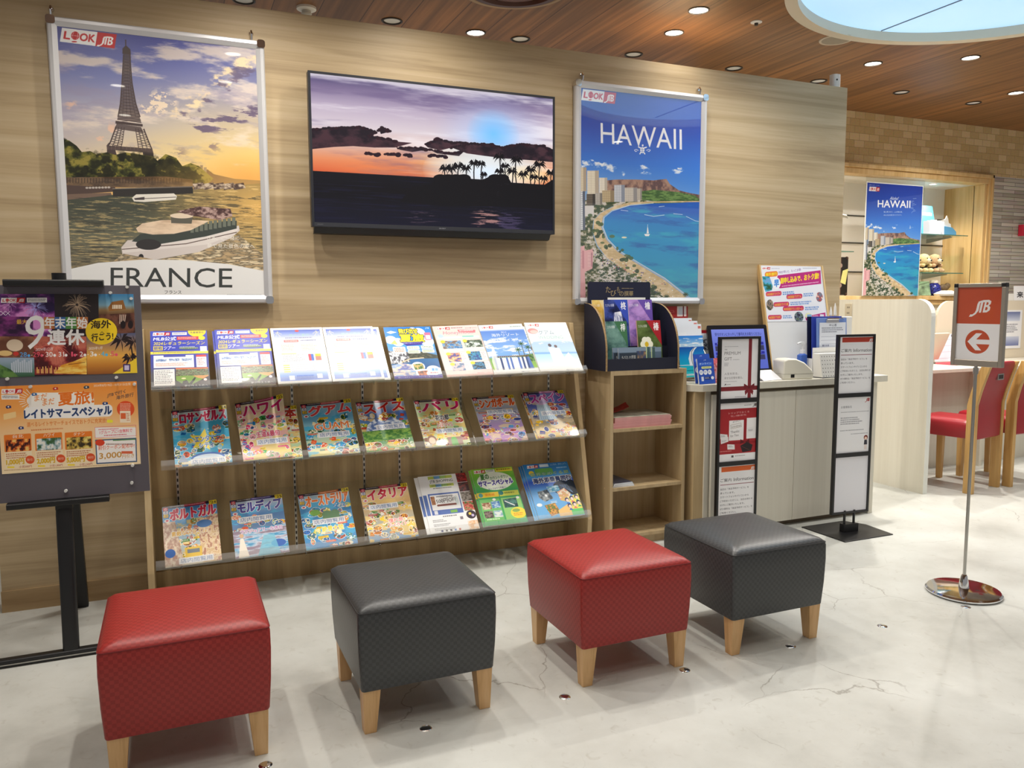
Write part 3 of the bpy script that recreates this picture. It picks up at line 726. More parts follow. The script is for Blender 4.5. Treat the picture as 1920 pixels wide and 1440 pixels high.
# ================================================================ wall pieces: framed posters and the television
def snap_frame(name, label, x0, x1, z0, z1, pic_mat, hooks):
    """aluminium snap frame hanging on two hooks; x0..x1, z0..z1 outer size"""
    t = thing(name, label, 'framed poster', ((x0 + x1) / 2, 0, z0))
    X = (x1 - x0) / 2; Z = z1 - z0; wd = 0.040; y0, y1 = -0.048, -0.014
    prof = lambda a, b: [(a, y1), (a, y0 + 0.010), (a + (b - a) * 0.15, y0 + 0.002), (a + (b - a) * 0.5, y0), (b, y0 + 0.012), (b, y1)]
    f = MB()
    c = 0.03
    f.prism([(p[1], p[0]) for p in prof(0, wd)], 'x', -X + c, X - c, 0)          # bottom rail
    f.prism([(p[1], p[0]) for p in prof(Z, Z - wd)], 'x', -X + c, X - c, 0)      # top rail
    f.prism([(p[0], p[1]) for p in prof(-X, -X + wd)], 'z', c, Z - c, 0)
    f.prism([(p[0], p[1]) for p in prof(X, X - wd)], 'z', c, Z - c, 0)
    f.build('frame', M_ALU, t)
    for sx in (-1, 1):
        for sz in (0, 1):
            cx = sx * (X - 0.016); cz = 0.016 if sz == 0 else Z - 0.016
            k = MB(); k.rings([[(cx + p[0], y, cz + p[1]) for p in rsq(0.019, 0.019, 0.012, 0, 4)] for y in (y1, y0 - 0.001, y0 - 0.003)])
            k.build('corner_cap', M_CHROME, t, smooth=True)
    pz = MB(); pz.box(-X + 0.03, X - 0.03, -0.033, -0.018, 0.03, Z - 0.03, 1)
    pz.pic((-X + 0.03, -0.0345, 0.03), (X - 0.03, -0.0345, 0.03), (X - 0.03, -0.0345, Z - 0.03), (-X + 0.03, -0.0345, Z - 0.03), 0)
    pz.build('poster', [pic_mat, M_PAPER], t)
    for hx in hooks:
        h = MB(); lx = hx - (x0 + x1) / 2
        h.tube([(lx, -0.006, Z + 0.040), (lx, -0.020, Z + 0.046), (lx, -0.030, Z + 0.030), (lx, -0.024, Z + 0.004), (lx, -0.018, Z - 0.012)], 0.0055, 10)
        h.cyl((lx, 0, Z + 0.038), (lx, -0.012, Z + 0.038), 0.013, 0.009, 16)
        h.build('hanging_hook', M_CHROME, t, smooth=True)
    return t
# ================================================================ the printed pictures
def art_france():
    c = Cv(760, 1010, [(265, 112), (1238, 222), (1283, 1430), (350, 1437)]); c.lw = .78
    full = [(200, 50), (1300, 50), (1400, 1500), (200, 1500)]
    c.vgrad(full, [(0, (84, 90, 156)), (.16, (122, 130, 184)), (.34, (190, 186, 196)), (.48, (246, 222, 170)), (.6, (250, 200, 120)), (1, (246, 190, 112))])
    c.glow(1230, 800, 800, 520, (255, 214, 110), .75, 1.4)
    c.glow(1200, 860, 260, 120, (250, 140, 60), .7, 1.3)
    c.glow(330, 640, 420, 260, (190, 180, 190), .6, 1.2)
    sky = [(262, 100), (1240, 215), (1262, 860), (310, 840)]
    c.blend(sky, (240, 224, 206), .52, .86, .30, .08, 11, .8)
    c.blend(sky, (160, 150, 176), .6, .9, .22, .05, 5, .4)
    streak = [(790, 560), (860, 470), (960, 420), (1050, 330), (1140, 260), (1240, 230), (1246, 330), (1150, 370), (1060, 450), (980, 500), (880, 570), (820, 590)]
    c.blend(streak, (252, 228, 184), .34, .74, .07, .035, 21, .95)
    c.blend([(p[0] + 20, p[1] + 25) for p in streak], (104, 92, 120), .54, .84, .08, .03, 22, .8)
    c.blend([(900, 610), (1000, 560), (1240, 500), (1250, 560), (1060, 620), (940, 650)], (98, 84, 116), .42, .6, .09, .02, 23, .85)
    c.blend([(980, 690), (1050, 690), (1060, 712), (990, 715)], (120, 100, 120), .3, .5, .05, .02, 24, .8)
    c.blend([(830, 740), (890, 710), (895, 735), (840, 760)], (130, 110, 120), .3, .5, .05, .02, 25, .8)
    c.blend([(680, 560), (690, 480), (760, 440), (850, 450), (840, 510), (730, 560)], (252, 230, 200), .5, .6, .03, .02, 26, .9)
    c.blend([(440, 700), (450, 650), (560, 590), (560, 640), (500, 680)], (244, 200, 170), .4, .65, .06, .03, 27, .8)
    c.blend([(320, 500), (345, 480), (380, 510), (350, 530)], (246, 200, 170), .3, .5, .04, .02, 28, .9)
    # iron tower
    T = (74, 62, 62); Lt = (150, 128, 110)
    c.line([(607, 190), (608, 225)], 5, T)
    c.poly([(592, 232), (608, 215), (630, 236), (632, 262), (592, 258)], T)
    def half(y, L):
        for (ya, xa), (yb, xb) in zip(L[:-1], L[1:]):
            if ya <= y <= yb: return xa + (xb - xa) * (y - ya) / (yb - ya)
    Lf = [(258, 597), (330, 594), (400, 590), (500, 583), (585, 568), (620, 560), (690, 535), (712, 520)]
    Rt = [(262, 628), (330, 632), (400, 638), (500, 656), (600, 688), (640, 697), (705, 722), (742, 738)]
    c.poly([(597, 258), (628, 262), (632, 330), (638, 400), (656, 500), (684, 592), (568, 578), (583, 500), (590, 400), (594, 330)], T, .72)
    for s_ in range(6):
        f = s_ / 5.0
        c.line([(half(y, Lf) * (1 - f) + half(y + 4, Rt) * f, y) for y in range(262, 580, 20)], 5 if s_ in (0, 5) else 2.4, T)
    for y in range(290, 580, 15):
        a, b = half(y, Lf), half(y + 4, Rt); c.line([(a, y), (b, y + 4)], 1.6, Lt, .5); c.line([(a, y), (half(y + 14, Rt), y + 17)], 1.8, T); c.line([(half(y + 13, Lf), y + 13), (b, y + 3)], 1.8, T)
    c.poly([(560, 582), (690, 598), (690, 610), (560, 596)], T); c.poly([(566, 596), (682, 612), (694, 640), (556, 620)], T, .8)
    for f in (0, .1, .2, .3, .7, .8, .9, 1):
        c.line([(half(y, Lf) * (1 - f) + half(min(y + 24, 742), Rt) * f, y + 10 * f) for y in range(612, 712, 12)], 6 if f in (0, 1) else 3.4, T)
    for y in range(622, 700, 12):
        a, b = half(y, Lf), half(y + 24, Rt)
        for f0, f1 in ((0, .3), (.7, 1)):
            c.line([(a + (b - a) * f0, y), (a + (b - a) * f1, y + 14)], 2, T); c.line([(a + (b - a) * f0, y + 14), (a + (b - a) * f1, y + 2)], 2, T)
    c.line([(520, 702), (530, 690)], 3, T); c.poly([(518, 702), (736, 716), (742, 738), (520, 722)], T, .92)
    for k in range(12): c.line([(524 + k * 18, 704), (524 + k * 18, 722)], 2, Lt, .5)
    c.poly([(520, 722), (560, 724), (580, 800), (520, 800)], T); c.poly([(690, 732), (742, 738), (745, 800), (700, 800)], T)
    # far bank and trees
    c.poly([(930, 840), (1000, 815), (1030, 838), (1130, 860), (1262, 868), (1265, 900), (900, 900)], (120, 92, 70))
    c.rect(965, 795, 978, 850, (150, 130, 110)); c.rect(982, 805, 996, 850, (170, 150, 125))
    trees = [(300, 668), (340, 680), (375, 705), (400, 735), (440, 730), (470, 745), (520, 735), (560, 748), (610, 735), (680, 745), (735, 752), (762, 775), (800, 742), (850, 760), (880, 800), (920, 785), (960, 800), (1000, 835), (1030, 860), (1000, 885), (310, 900)]
    c.npoly(trees, [(34, 38, 20), (84, 86, 36), (150, 138, 64)], .035, .03, 31, .25, .8)
    c.blend(trees, (22, 24, 14), .52, .66, .07, .05, 32, .8)
    c.npoly([(315, 858), (800, 850), (930, 865), (930, 900), (318, 910)], [(70, 52, 36), (118, 92, 64)], .05, .02, 33)
    for k in range(40): c.line([(330 + k * 14, 862 - k * .1), (330 + k * 14, 884)], 3, (60, 44, 30))
    c.poly([(318, 895), (560, 905), (560, 925), (320, 945)], (78, 58, 50)); c.poly([(322, 940), (540, 930), (545, 945), (324, 972)], (120, 96, 80))
    for k in range(8): c.ell(425 + k * 15, 908 - k * .4, 7, 5, (190, 180, 170)); 
    # river
    c.vgrad([(322, 968), (560, 940), (1265, 880), (1300, 1450), (330, 1450)], [(0, (66, 70, 56)), (.66, (66, 70, 56)), (.76, (104, 104, 84)), (1, (150, 130, 96))])
    c.glow(1250, 1000, 520, 330, (240, 190, 104), .95, 1.0)
    c.blend([(322, 968), (560, 940), (1265, 880), (1300, 1450), (330, 1450)], (250, 214, 140), .52, .8, .06, .006, 34, .55)
    c.blend([(322, 968), (560, 940), (1265, 930), (1300, 1450), (330, 1450)], (52, 50, 40), .55, .78, .07, .006, 35, .6)
    c.poly([(548, 912), (930, 898), (932, 932), (550, 950)], (38, 32, 28)); c.line([(548, 912), (930, 899)], 5, (120, 110, 100))
    for k in range(5): c.npoly([(930 + k * 48, 885), (980 + k * 48, 878), (990 + k * 48, 905), (935 + k * 48, 915)], [(80, 60, 50), (210, 190, 165)], .02, .01, 40 + k)
    c.poly([(640, 955), (660, 938), (840, 932), (855, 945), (850, 962), (700, 975), (650, 972)], (232, 226, 214)); c.poly([(650, 957), (700, 950), (700, 964), (655, 965)], (70, 60, 60)); c.line([(700, 958), (850, 950)], 3, (90, 80, 76))
    # tour boat
    c.poly([(590, 1195), (620, 1160), (1000, 1130), (1150, 1085), (1155, 1110), (1080, 1175), (960, 1215), (760, 1252), (600, 1256)], (222, 212, 206))
    c.poly([(593, 1198), (1150, 1100), (1130, 1130), (1000, 1178), (600, 1222)], (236, 228, 222)); c.line([(594, 1204), (900, 1175), (1140, 1118)], 4, (90, 70, 60))
    c.poly([(640, 1165), (680, 1130), (1090, 1065), (1140, 1062), (1140, 1100), (990, 1140), (760, 1180)], (58, 66, 60))
    for k in range(10): c.rect(920 + k * 22, 1078 - k * 3.4, 936 + k * 22, 1122 - k * 4.2, (112, 118, 104))
    c.npoly([(660, 1102), (690, 1078), (780, 1062), (900, 1058), (1010, 1064), (960, 1090), (920, 1110), (840, 1128), (740, 1132), (670, 1120)], [(206, 176, 146), (240, 214, 184)], .1, .03, 36)
    c.poly([(826, 1042), (930, 1046), (925, 1078), (828, 1076)], (96, 92, 80)); c.ell(878, 1040, 56, 13, (234, 214, 188))
    c.npoly([(850, 1020), (960, 995), (1110, 1005), (1120, 1040), (1060, 1060), (930, 1040)], [(70, 42, 40), (190, 160, 150)], .02, .012, 37)
    c.ell(720, 1180, 60, 26, (44, 40, 40)); c.ell(685, 1240, 12, 14, (30, 28, 30))
    c.npoly([(560, 1256), (600, 1225), (760, 1255), (960, 1215), (1150, 1130), (1275, 1230), (1280, 1310), (500, 1310)], [(196, 168, 124), (110, 100, 80), (240, 220, 180)], .05, .008, 38)
    # white foot with the lettering
    c.poly([(340, 1302), (480, 1270), (700, 1252), (900, 1254), (1100, 1272), (1282, 1306), (1300, 1500), (330, 1500)], (242, 242, 240))
    c.text('FRANCE', (540, 1386), (1120, 1386), 94, (52, 56, 54), bold=.004)
    c.text('フランス', (798, 1418), (878, 1418), 16, (50, 50, 50), bold=.01)
    c.text('さあ、ご一緒に', (1000, 1157), (1152, 1157), 22, (250, 246, 238))
    c.text('夢で見た景色の中へ', (1000, 1196), (1226, 1196), 22, (250, 246, 238))
    c.dashes(1095, 1418, 1275, 1432, 2, (150, 150, 150), 3)
    c.pk = (200, 40, 45)
    c.logo(292, 132, 262, 68, .12)
    return c

def art_tv():
    c = Cv(900, 520, [(148, 193), (1702, 370), (1698, 1245), (172, 1185)]); c.lw = .58
    full = [(100, 100), (1800, 100), (1800, 1300), (100, 1300)]
    c.vgrad(full, [(0, (70, 62, 104)), (.08, (128, 112, 146)), (.2, (186, 170, 190)), (.34, (216, 202, 208)), (.46, (216, 176, 160)), (.56, (226, 140, 96)), (.66, (206, 84, 48)), (1, (206, 84, 48))])
    sky = full
    c.blend(sky, (104, 88, 128), .52, .95, .55, .06, 3, .6)
    c.blend(sky, (240, 232, 236), .45, .9, .5, .06, 8, .75)
    c.glow(1330, 640, 380, 330, (176, 206, 255), .9, 1.3); c.glow(1320, 600, 170, 170, (110, 190, 250), .9, .9); c.glow(1250, 840, 460, 190, (255, 210, 120), .95, 1.0)
    c.glow(1270, 860, 380, 200, (220, 236, 255), 1, .55); c.glow(1560, 880, 220, 70, (255, 226, 170), .9, .8); c.glow(600, 840, 600, 90, (240, 140, 80), .6, 1.2)
    D = (34, 20, 30)
    def cloud(pts, seed, a=.97):
        c.npoly(pts, [(20, 12, 22), (64, 38, 46)], .05, .03, seed, alpha=a)
        rng = random.Random(seed)
        top = pts[:len(pts) // 2 + 1]
        for (x0, y0), (x1, y1) in zip(top[:-1], top[1:]):
            for k in range(14):
                f = k / 14.0; r = rng.uniform(3, 11); c.ell(x0 + (x1 - x0) * f + rng.uniform(-6, 6), y0 + (y1 - y0) * f + r * .5 + rng.uniform(-4, 4), r * 1.6, r, (rng.randint(26, 44), 18, 28), 1)
    cloud([(150, 570), (260, 556), (380, 552), (470, 552), (560, 580), (520, 610), (640, 630), (700, 650), (800, 660), (690, 690), (560, 690), (420, 680), (300, 685), (150, 700)], 41)
    cloud([(590, 575), (610, 550), (655, 580), (630, 592), (600, 600)], 42)
    cloud([(880, 670), (960, 630), (1050, 655), (1140, 655), (1140, 690), (1060, 690), (980, 710), (900, 690)], 43)
    cloud([(1050, 690), (1160, 662), (1300, 665), (1380, 690), (1500, 662), (1640, 680), (1705, 715), (1705, 790), (1580, 778), (1400, 765), (1250, 745), (1150, 730)], 44)
    for p in ([(700, 690), (860, 690), (900, 705), (800, 720), (720, 705)], [(505, 722), (580, 730), (570, 738), (510, 732)], [(630, 730), (715, 728), (715, 746), (640, 745)], [(755, 735), (785, 735), (788, 748), (760, 748)], [(920, 740), (1010, 745), (1010, 756), (930, 750)], [(900, 700), (1040, 725), (1130, 720), (1100, 748), (960, 730)]):
        cloud(p, 50 + int(p[0][0]) % 9, .85)
    sea = [(100, 840), (165, 844), (960, 892), (1720, 945), (1800, 1300), (100, 1300)]
    c.vgrad(sea, [(0, (6, 6, 14)), (.70, (6, 7, 15)), (.78, (2, 2, 7)), (.86, (6, 7, 20)), (1, (11, 12, 32))])
    c.blend(sea, (16, 17, 42), .5, .75, .2, .006, 61, .7)
    isl = [(920, 935), (960, 885), (1060, 890), (1110, 870), (1180, 900), (1250, 905), (1330, 870), (1420, 900), (1440, 935), (1640, 945), (1702, 905), (1720, 960), (1720, 1110), (1400, 1085), (1000, 1080), (720, 1050), (760, 1000), (480, 980), (700, 970)]
    c.poly(isl, (5, 5, 9))
    c.blend([(1205, 962), (1460, 968), (1460, 976), (1205, 974)], (190, 200, 230), .5, .7, .03, .01, 62, .9)
    rng = random.Random(7)
    def palm(x, yb, yt, r):
        c.line([(x, yb), (x + rng.uniform(-8, 8), (yb + yt) / 2), (x + rng.uniform(-6, 6), yt)], 7, (5, 5, 9))
        for k in range(11):
            a = 2 * PI * k / 11 + rng.uniform(-.2, .2)
            x1 = x + r * .55 * math.cos(a); y1 = yt + r * .5 * math.sin(a) - r * .15; x2 = x + r * math.cos(a); y2 = yt + r * .8 * math.sin(a) + r * .35
            c.poly([(x, yt - 4), (x1, y1 - 5), (x2, y2), (x1, y1 + 9), (x, yt + 5)], (5, 5, 9))
    for x, yb, yt, r in ((1010, 900, 830, 44), (1050, 900, 830, 46), (1095, 900, 815, 46), (1145, 910, 830, 38), (1196, 915, 795, 40), (1242, 920, 800, 34), (1258, 925, 870, 26), (1358, 900, 755, 42), (1395, 920, 815, 36), (1440, 935, 850, 42), (1468, 945, 775, 44), (1360, 920, 850, 36), (1512, 940, 870, 40), (1560, 945, 840, 44), (1615, 945, 805, 48), (1580, 945, 890, 34), (1690, 930, 860, 40), (1640, 940, 900, 34)):
        palm(x, yb, yt, r)
    for x in (980, 1030, 1080, 1130, 1330, 1375): c.ell(x, 895, 45, 26, (5, 5, 9))
    c.blend([(1205, 1110), (1340, 1110), (1360, 1232), (1180, 1228)], (206, 150, 140), .46, .62, .08, .006, 63, .75)
    c.blend([(760, 1130), (960, 1130), (940, 1190), (780, 1188)], (120, 92, 100), .5, .64, .08, .006, 64, .6)
    c.blend([(1340, 1120), (1500, 1130), (1480, 1240), (1350, 1235)], (90, 76, 110), .5, .64, .08, .006, 65, .6)
    return c

def art_beach(niche=False, w=620, h=1010):
    if not niche: c = Cv(w, h, [(158, 137), (833, 215), (808, 1322), (145, 1322)])
    else: c = Cv(w, h, [(158, 100), (833, 180), (808, 1322), (145, 1322)])
    c.lw = .92
    full = [(50, 50), (950, 50), (950, 1400), (50, 1400)]
    c.vgrad(full, [(0, (34, 64, 170)), (.18, (38, 80, 184)), (.34, (56, 120, 214)), (.46, (110, 164, 228)), (.52, (150, 180, 216)), (1, (150, 180, 216))])
    c.glow(830, 640, 420, 320, (52, 130, 230), .55, 1.2)
    for pts, sd in (([(150, 560), (190, 530), (250, 540), (330, 570), (388, 600), (340, 612), (240, 600), (160, 600)], 1), ([(470, 580), (530, 560), (575, 590), (550, 620), (490, 620)], 2), ([(645, 610), (700, 585), (738, 590), (730, 615), (660, 625)], 3), ([(360, 620), (400, 615), (412, 640), (370, 645)], 4)):
        c.blend(pts, (240, 242, 247), .34, .72, .05, .025, sd, .95)
    c.npoly([(300, 660), (360, 655), (470, 655), (560, 660), (600, 655), (632, 652), (650, 680), (700, 715), (760, 730), (815, 740), (815, 780), (300, 780)], [(98, 74, 76), (150, 116, 104), (176, 140, 120)], .04, .05, 5)
    c.npoly([(480, 722), (560, 712), (700, 725), (790, 745), (815, 765), (815, 790), (480, 790)], [(60, 96, 50), (110, 146, 80)], .03, .012, 6)
    sea = [(290, 860), (330, 830), (430, 800), (560, 788), (700, 785), (840, 775), (850, 1400), (760, 1310), (620, 1200), (480, 1120), (370, 1050), (310, 985), (285, 920)]
    c.vgrad(sea, [(0, (34, 100, 194)), (.56, (28, 96, 196)), (.62, (26, 134, 206)), (.72, (22, 148, 206)), (.82, (30, 154, 204)), (1, (70, 174, 198))])
    c.blend(sea, (44, 176, 204), .45, .95, .25, .05, 7, .75); c.blend(sea, (16, 84, 170), .5, .95, .25, .05, 8, .6)
    for pts in ([(510, 850), (560, 860), (620, 852)], [(670, 845), (720, 850)], [(740, 860), (790, 885), (820, 890)], [(380, 825), (420, 830)], [(590, 806), (620, 803)]): c.line(pts, 3, (236, 244, 250), .8)
    # sand
    sand = [(560, 784), (430, 795), (330, 826), (282, 862), (272, 920), (300, 990), (360, 1055), (480, 1130), (620, 1215), (740, 1310), (640, 1330), (500, 1230), (380, 1150), (300, 1090), (250, 1020), (228, 950), (232, 880), (270, 840), (350, 800), (440, 780), (600, 776), (815, 774), (815, 780)]
    c.npoly(sand, [(206, 178, 132), (232, 208, 168)], .04, .02, 9)
    c.line([(560, 786), (430, 798), (332, 830), (288, 866), (280, 920), (306, 985), (366, 1048), (484, 1122), (622, 1206), (744, 1306)], 4, (236, 244, 240), .7)
    # town
    c.npoly([(140, 770), (300, 770), (500, 768), (560, 776), (430, 782), (330, 806), (262, 842), (228, 884), (222, 950), (246, 1026), (300, 1094), (400, 1164), (520, 1240), (650, 1335), (140, 1340)], [(50, 72, 40), (120, 120, 84), (214, 206, 196)], .025, .02, 10, .3, .72)
    c.blend([(230, 1000), (300, 1094), (400, 1164), (520, 1240), (650, 1335), (380, 1340), (240, 1180)], (236, 226, 222), .46, .58, .02, .012, 11, .9)
    c.blend([(230, 1010), (300, 1094), (400, 1164), (520, 1240), (650, 1335), (380, 1340), (240, 1180)], (40, 66, 40), .56, .66, .035, .02, 12, .9)
    def tower(x0, x1, y0, y1, a, b_, n=8, cols=3):
        c.rect(x0, y0, x1, y1, a); c.rect(x0 + (x1 - x0) * .68, y0, x1, y1, b_)
        for i in range(n):
            y = y0 + (y1 - y0) * (i + .5) / n; c.line([(x0, y), (x1, y)], 1.6, b_, .7)
        for k in range(1, cols): xx = x0 + (x1 - x0) * k / cols; c.line([(xx, y0), (xx, y1)], 1.2, b_, .6)
    tower(140, 192, 588, 720, (226, 212, 184), (176, 160, 140), 14); tower(196, 260, 606, 760, (232, 222, 200), (184, 170, 152), 16); tower(262, 306, 645, 730, (236, 228, 212), (190, 180, 166), 9)
    tower(278, 345, 716, 780, (196, 176, 140), (150, 132, 104), 5, 6); tower(344, 402, 685, 780, (206, 208, 214), (140, 148, 164), 10, 4); tower(402, 472, 700, 778, (214, 204, 190), (150, 146, 146), 8, 7); tower(470, 496, 705, 768, (200, 190, 176), (150, 144, 140), 7)
    tower(192, 240, 735, 800, (110, 100, 88), (60, 58, 56), 5, 7); tower(240, 278, 730, 795, (190, 184, 176), (130, 126, 120), 6)
    tower(140, 184, 720, 935, (236, 238, 240), (92, 100, 118), 18, 2); c.rect(182, 800, 232, 860, (220, 216, 214))
    c.poly([(140, 1040), (178, 1020), (180, 1050), (228, 1040), (222, 1150), (180, 1170), (184, 1310), (140, 1325)], (232, 176, 180)); tower(146, 176, 1050, 1150, (236, 184, 188), (206, 140, 150), 5); tower(196, 222, 1060, 1140, (238, 190, 192), (200, 140, 150), 4)
    rng = random.Random(3)
    for k in range(90):
        f = rng.random(); x = 250 + f * 420 + rng.uniform(-50, 30); y = 1060 + f * 240 + rng.uniform(-30, 40)
        c.ell(x, y, 3.4, 2.4, rng.choice([(60, 60, 150), (250, 250, 250), (190, 90, 110), (50, 50, 60), (250, 250, 250), (150, 110, 120)]))
    for k in range(46):
        f = rng.random(); c.ell(190 + f * 380 + rng.uniform(-20, 30), 870 + f * 430 + rng.uniform(-60, 60) * (1.2 - f), rng.uniform(6, 15), rng.uniform(6, 12), rng.choice([(38, 62, 34), (60, 88, 44), (86, 104, 60)]), .85)
    for x, y in ((585, 1290), (630, 1308), (556, 1262), (735, 1296), (180, 990), (215, 960), (240, 1130), (300, 1150)):
        for k in range(9):
            a = 2 * PI * k / 9; c.line([(x, y), (x + 15 * math.cos(a), y + 12 * math.sin(a))], 4, (48, 70, 36))
    c.line([(528, 905), (522, 962)], 2, (240, 240, 240)); c.poly([(528, 915), (534, 955), (522, 955)], (236, 240, 244)); c.poly([(508, 958), (540, 958), (534, 970), (514, 970)], (250, 250, 250)); c.ell(398, 977, 15, 5, (230, 226, 200))
    c.pk = (214, 60, 64)
    if not niche:
        c.text('HAWAII', (272, 454), (718, 490), 112, (244, 246, 250), bold=-.004, up=(-1, -113))
        Wt = (240, 244, 250); c.ell(500, 492, 12, 17, Wt); c.ell(502, 466, 5, 6, Wt); c.line([(490, 480), (478, 474)], 6, Wt); c.line([(510, 480), (523, 476)], 6, Wt); c.line([(491, 504), (486, 514)], 6, Wt); c.line([(509, 506), (514, 514)], 6, Wt)
        for q in ((-1, 500), (1, 500)): c.line([(q[1] + q[0] * 22, 494), (q[1] + q[0] * 34, 488), (q[1] + q[0] * 44, 492), (q[1] + q[0] * 38, 500), (q[1] + q[0] * 30, 498)], 3, Wt)
        c.line([(499, 478), (499, 506)], 1.5, (40, 80, 180)); c.line([(490, 488), (510, 490)], 1.5, (40, 80, 180)); c.line([(490, 498), (510, 500)], 1.5, (40, 80, 180))
        c.logo(166, 154, 184, 62, .115, .15)
    else:
        c.text('HAWAII', (296, 374), (690, 398), 76, (246, 248, 252), bold=.03)
        c.text('Aloha!', (440, 300), (540, 308), 34, (240, 244, 250), slant=.3)
        c.text('海に癒されて、心が弾む旅。', (370, 436), (600, 446), 18, (240, 244, 250)); c.text('みんな大好きハワイへ', (372, 470), (590, 478), 18, (240, 244, 250))
        for k in range(12): c.line([(720 + 12 * math.sin(k), 300 + k * 14), (720 + 40 * math.cos(k * 1.3), 300 + k * 13)], 2, (190, 214, 250), .8)
        c.logo(180, 146, 130, 46, .11); c.text('感動のそばに、いつも。', (182, 134), (310, 148), 12, (240, 240, 250))
    return c

def art_yearend():
    """nine day holiday poster: dark collage of night pictures with big lettering"""
    c = Cv(700, 430, [(8, 215), (755, 218), (778, 655), (15, 685)]); c.lw = .92
    full = [(-20, 180), (820, 180), (820, 720), (-20, 720)]
    c.poly(full, (40, 26, 34))
    c.npoly([(0, 210), (330, 210), (332, 345), (300, 450), (0, 450)], [(40, 20, 70), (120, 50, 130), (230, 150, 220)], .12, .10, 1)
    c.npoly([(0, 340), (210, 340), (210, 450), (0, 450)], [(50, 22, 60), (150, 60, 140)], .1, .05, 2)
    c.rect(330, 215, 568, 350, (46, 38, 40))
    def burst(x, y, r, col, n=40, seed=0, wd=1.6):
        rg = random.Random(seed)
        for k in range(n):
            a = rg.uniform(0, 2 * PI); q = r * rg.uniform(.5, 1)
            c.line([(x + q * .15 * math.cos(a), y + q * .15 * math.sin(a)), (x + q * .7 * math.cos(a), y + q * .7 * math.sin(a)), (x + q * math.cos(a), y + q * math.sin(a) + q * .15)], wd, col, .8)
    burst(452, 275, 80, (226, 196, 160), 70, 1); burst(90, 275, 60, (236, 170, 236), 40, 2); burst(230, 290, 70, (180, 190, 255), 60, 3)
    for k in range(3): c.line([(10 + k * 26, 310), (34 + k * 26, 332)], 3, (250, 240, 255)); c.line([(34 + k * 26, 310), (10 + k * 26, 332)], 3, (250, 240, 255))
    c.vgrad([(568, 215), (760, 215), (764, 330), (568, 330)], [(0, (60, 130, 180)), (.14, (130, 170, 190)), (.2, (150, 120, 80)), (.28, (90, 60, 40))])
    c.poly([(620, 290), (640, 260), (700, 250), (715, 300), (625, 310)], (150, 100, 50)); 
    for k in range(6): c.rect(642 + k * 9, 276, 648 + k * 9, 298, (244, 236, 214))
    c.npoly([(568, 330), (764, 320), (768, 440), (660, 440), (570, 400)], [(60, 34, 28), (120, 76, 60)], .05, .05, 4)
    for k in range(4): c.line([(684 + k * 10, 330), (682 + k * 8, 380)], 4, (240, 220, 200))
    for x in (700, 740): c.ell(x, 385, 14, 22, (36, 26, 28))
    c.npoly([(0, 450), (210, 450), (210, 570), (0, 570)], [(110, 66, 48), (170, 120, 90)], .1, .1, 5); c.ell(105, 500, 46, 34, (226, 206, 180)); c.ell(50, 545, 40, 16, (230, 196, 130)); c.ell(110, 548, 16, 12, (200, 60, 50))
    c.npoly([(210, 450), (500, 450), (500, 665), (210, 668)], [(74, 20, 26), (140, 44, 44), (200, 110, 90)], .10, .08, 6)
    burst(330, 500, 90, (236, 130, 110), 50, 8); burst(430, 470, 50, (236, 190, 150), 30, 9)
    c.vgrad([(0, 570), (210, 570), (210, 690), (0, 690)], [(.8, (150, 170, 190)), (.9, (110, 140, 140)), (1, (50, 90, 60))])
    for k in range(10): c.rect(80 + k * 12, 600 - (k * 7) % 22, 89 + k * 12, 655, (190, 200, 214)); 
    c.npoly([(0, 600), (80, 640), (130, 690), (0, 690)], [(50, 84, 46), (100, 140, 70)], .04, .04, 7)
    for k in range(26): c.rect(214 + k * 8, 638 - (k * 13) % 24, 220 + k * 8, 660, (250, 190, 110) if k % 3 else (150, 60, 50))
    c.vgrad([(500, 440), (770, 430), (778, 660), (502, 665)], [(.5, (90, 96, 130)), (.62, (170, 130, 100)), (.78, (240, 180, 80)), (.9, (200, 130, 50)), (1, (150, 90, 40))])
    for x, y, r in ((690, 470, 70), (760, 480, 60), (740, 570, 50)):
        for k in range(10):
            a = 2 * PI * k / 10 + .2; c.poly([(x, y), (x + r * .5 * math.cos(a) - 4, y + r * .35 * math.sin(a) - 12), (x + r * math.cos(a), y + r * .8 * math.sin(a) + 12), (x + r * .5 * math.cos(a) + 4, y + r * .35 * math.sin(a) + 4)], (40, 28, 30))
    c.line([(740, 480), (752, 560), (748, 640)], 8, (44, 30, 28))
    c.npoly([(320, 660), (360, 612), (430, 590), (500, 560), (500, 664)], [(226, 150, 40), (250, 214, 110)], .06, .02, 11); c.line([(400, 608), (490, 596)], 3, (120, 70, 30)); 
    c.poly([(640, 662), (780, 565), (782, 665)], (250, 216, 60)); c.rect(700, 605, 740, 648, (70, 50, 110)); c.rect(707, 612, 733, 640, (220, 210, 240))
    # lettering
    c.text('最大', (120, 382), (178, 380), 26, (250, 214, 50), bold=.03)
    c.text('9', (150, 525), (262, 520), 190, (250, 250, 250), slant=.12)
    for x, t_, q in ((272, '年', (196, 120, 60)), (330, '末', (60, 110, 180)), (390, '年', (90, 160, 80)), (450, '始', (214, 130, 70))):
        c.rect(x - 2, 342, x + 60, 408, q, .9); c.text(t_, (x + 2, 404), (x + 56, 404), 60, (252, 252, 252), bold=.03)
    c.text('連休', (288, 496), (488, 496), 84, (252, 252, 252), bold=.035)
    c.ell(582, 422, 86, 74, (250, 214, 40))
    c.text('海外', (525, 408), (634, 402), 44, (40, 30, 30), bold=.03); c.text('へ', (575, 440), (600, 438), 16, (40, 30, 30), bold=.02); c.text('行こう!', (528, 478), (646, 468), 42, (40, 30, 30), bold=.03)
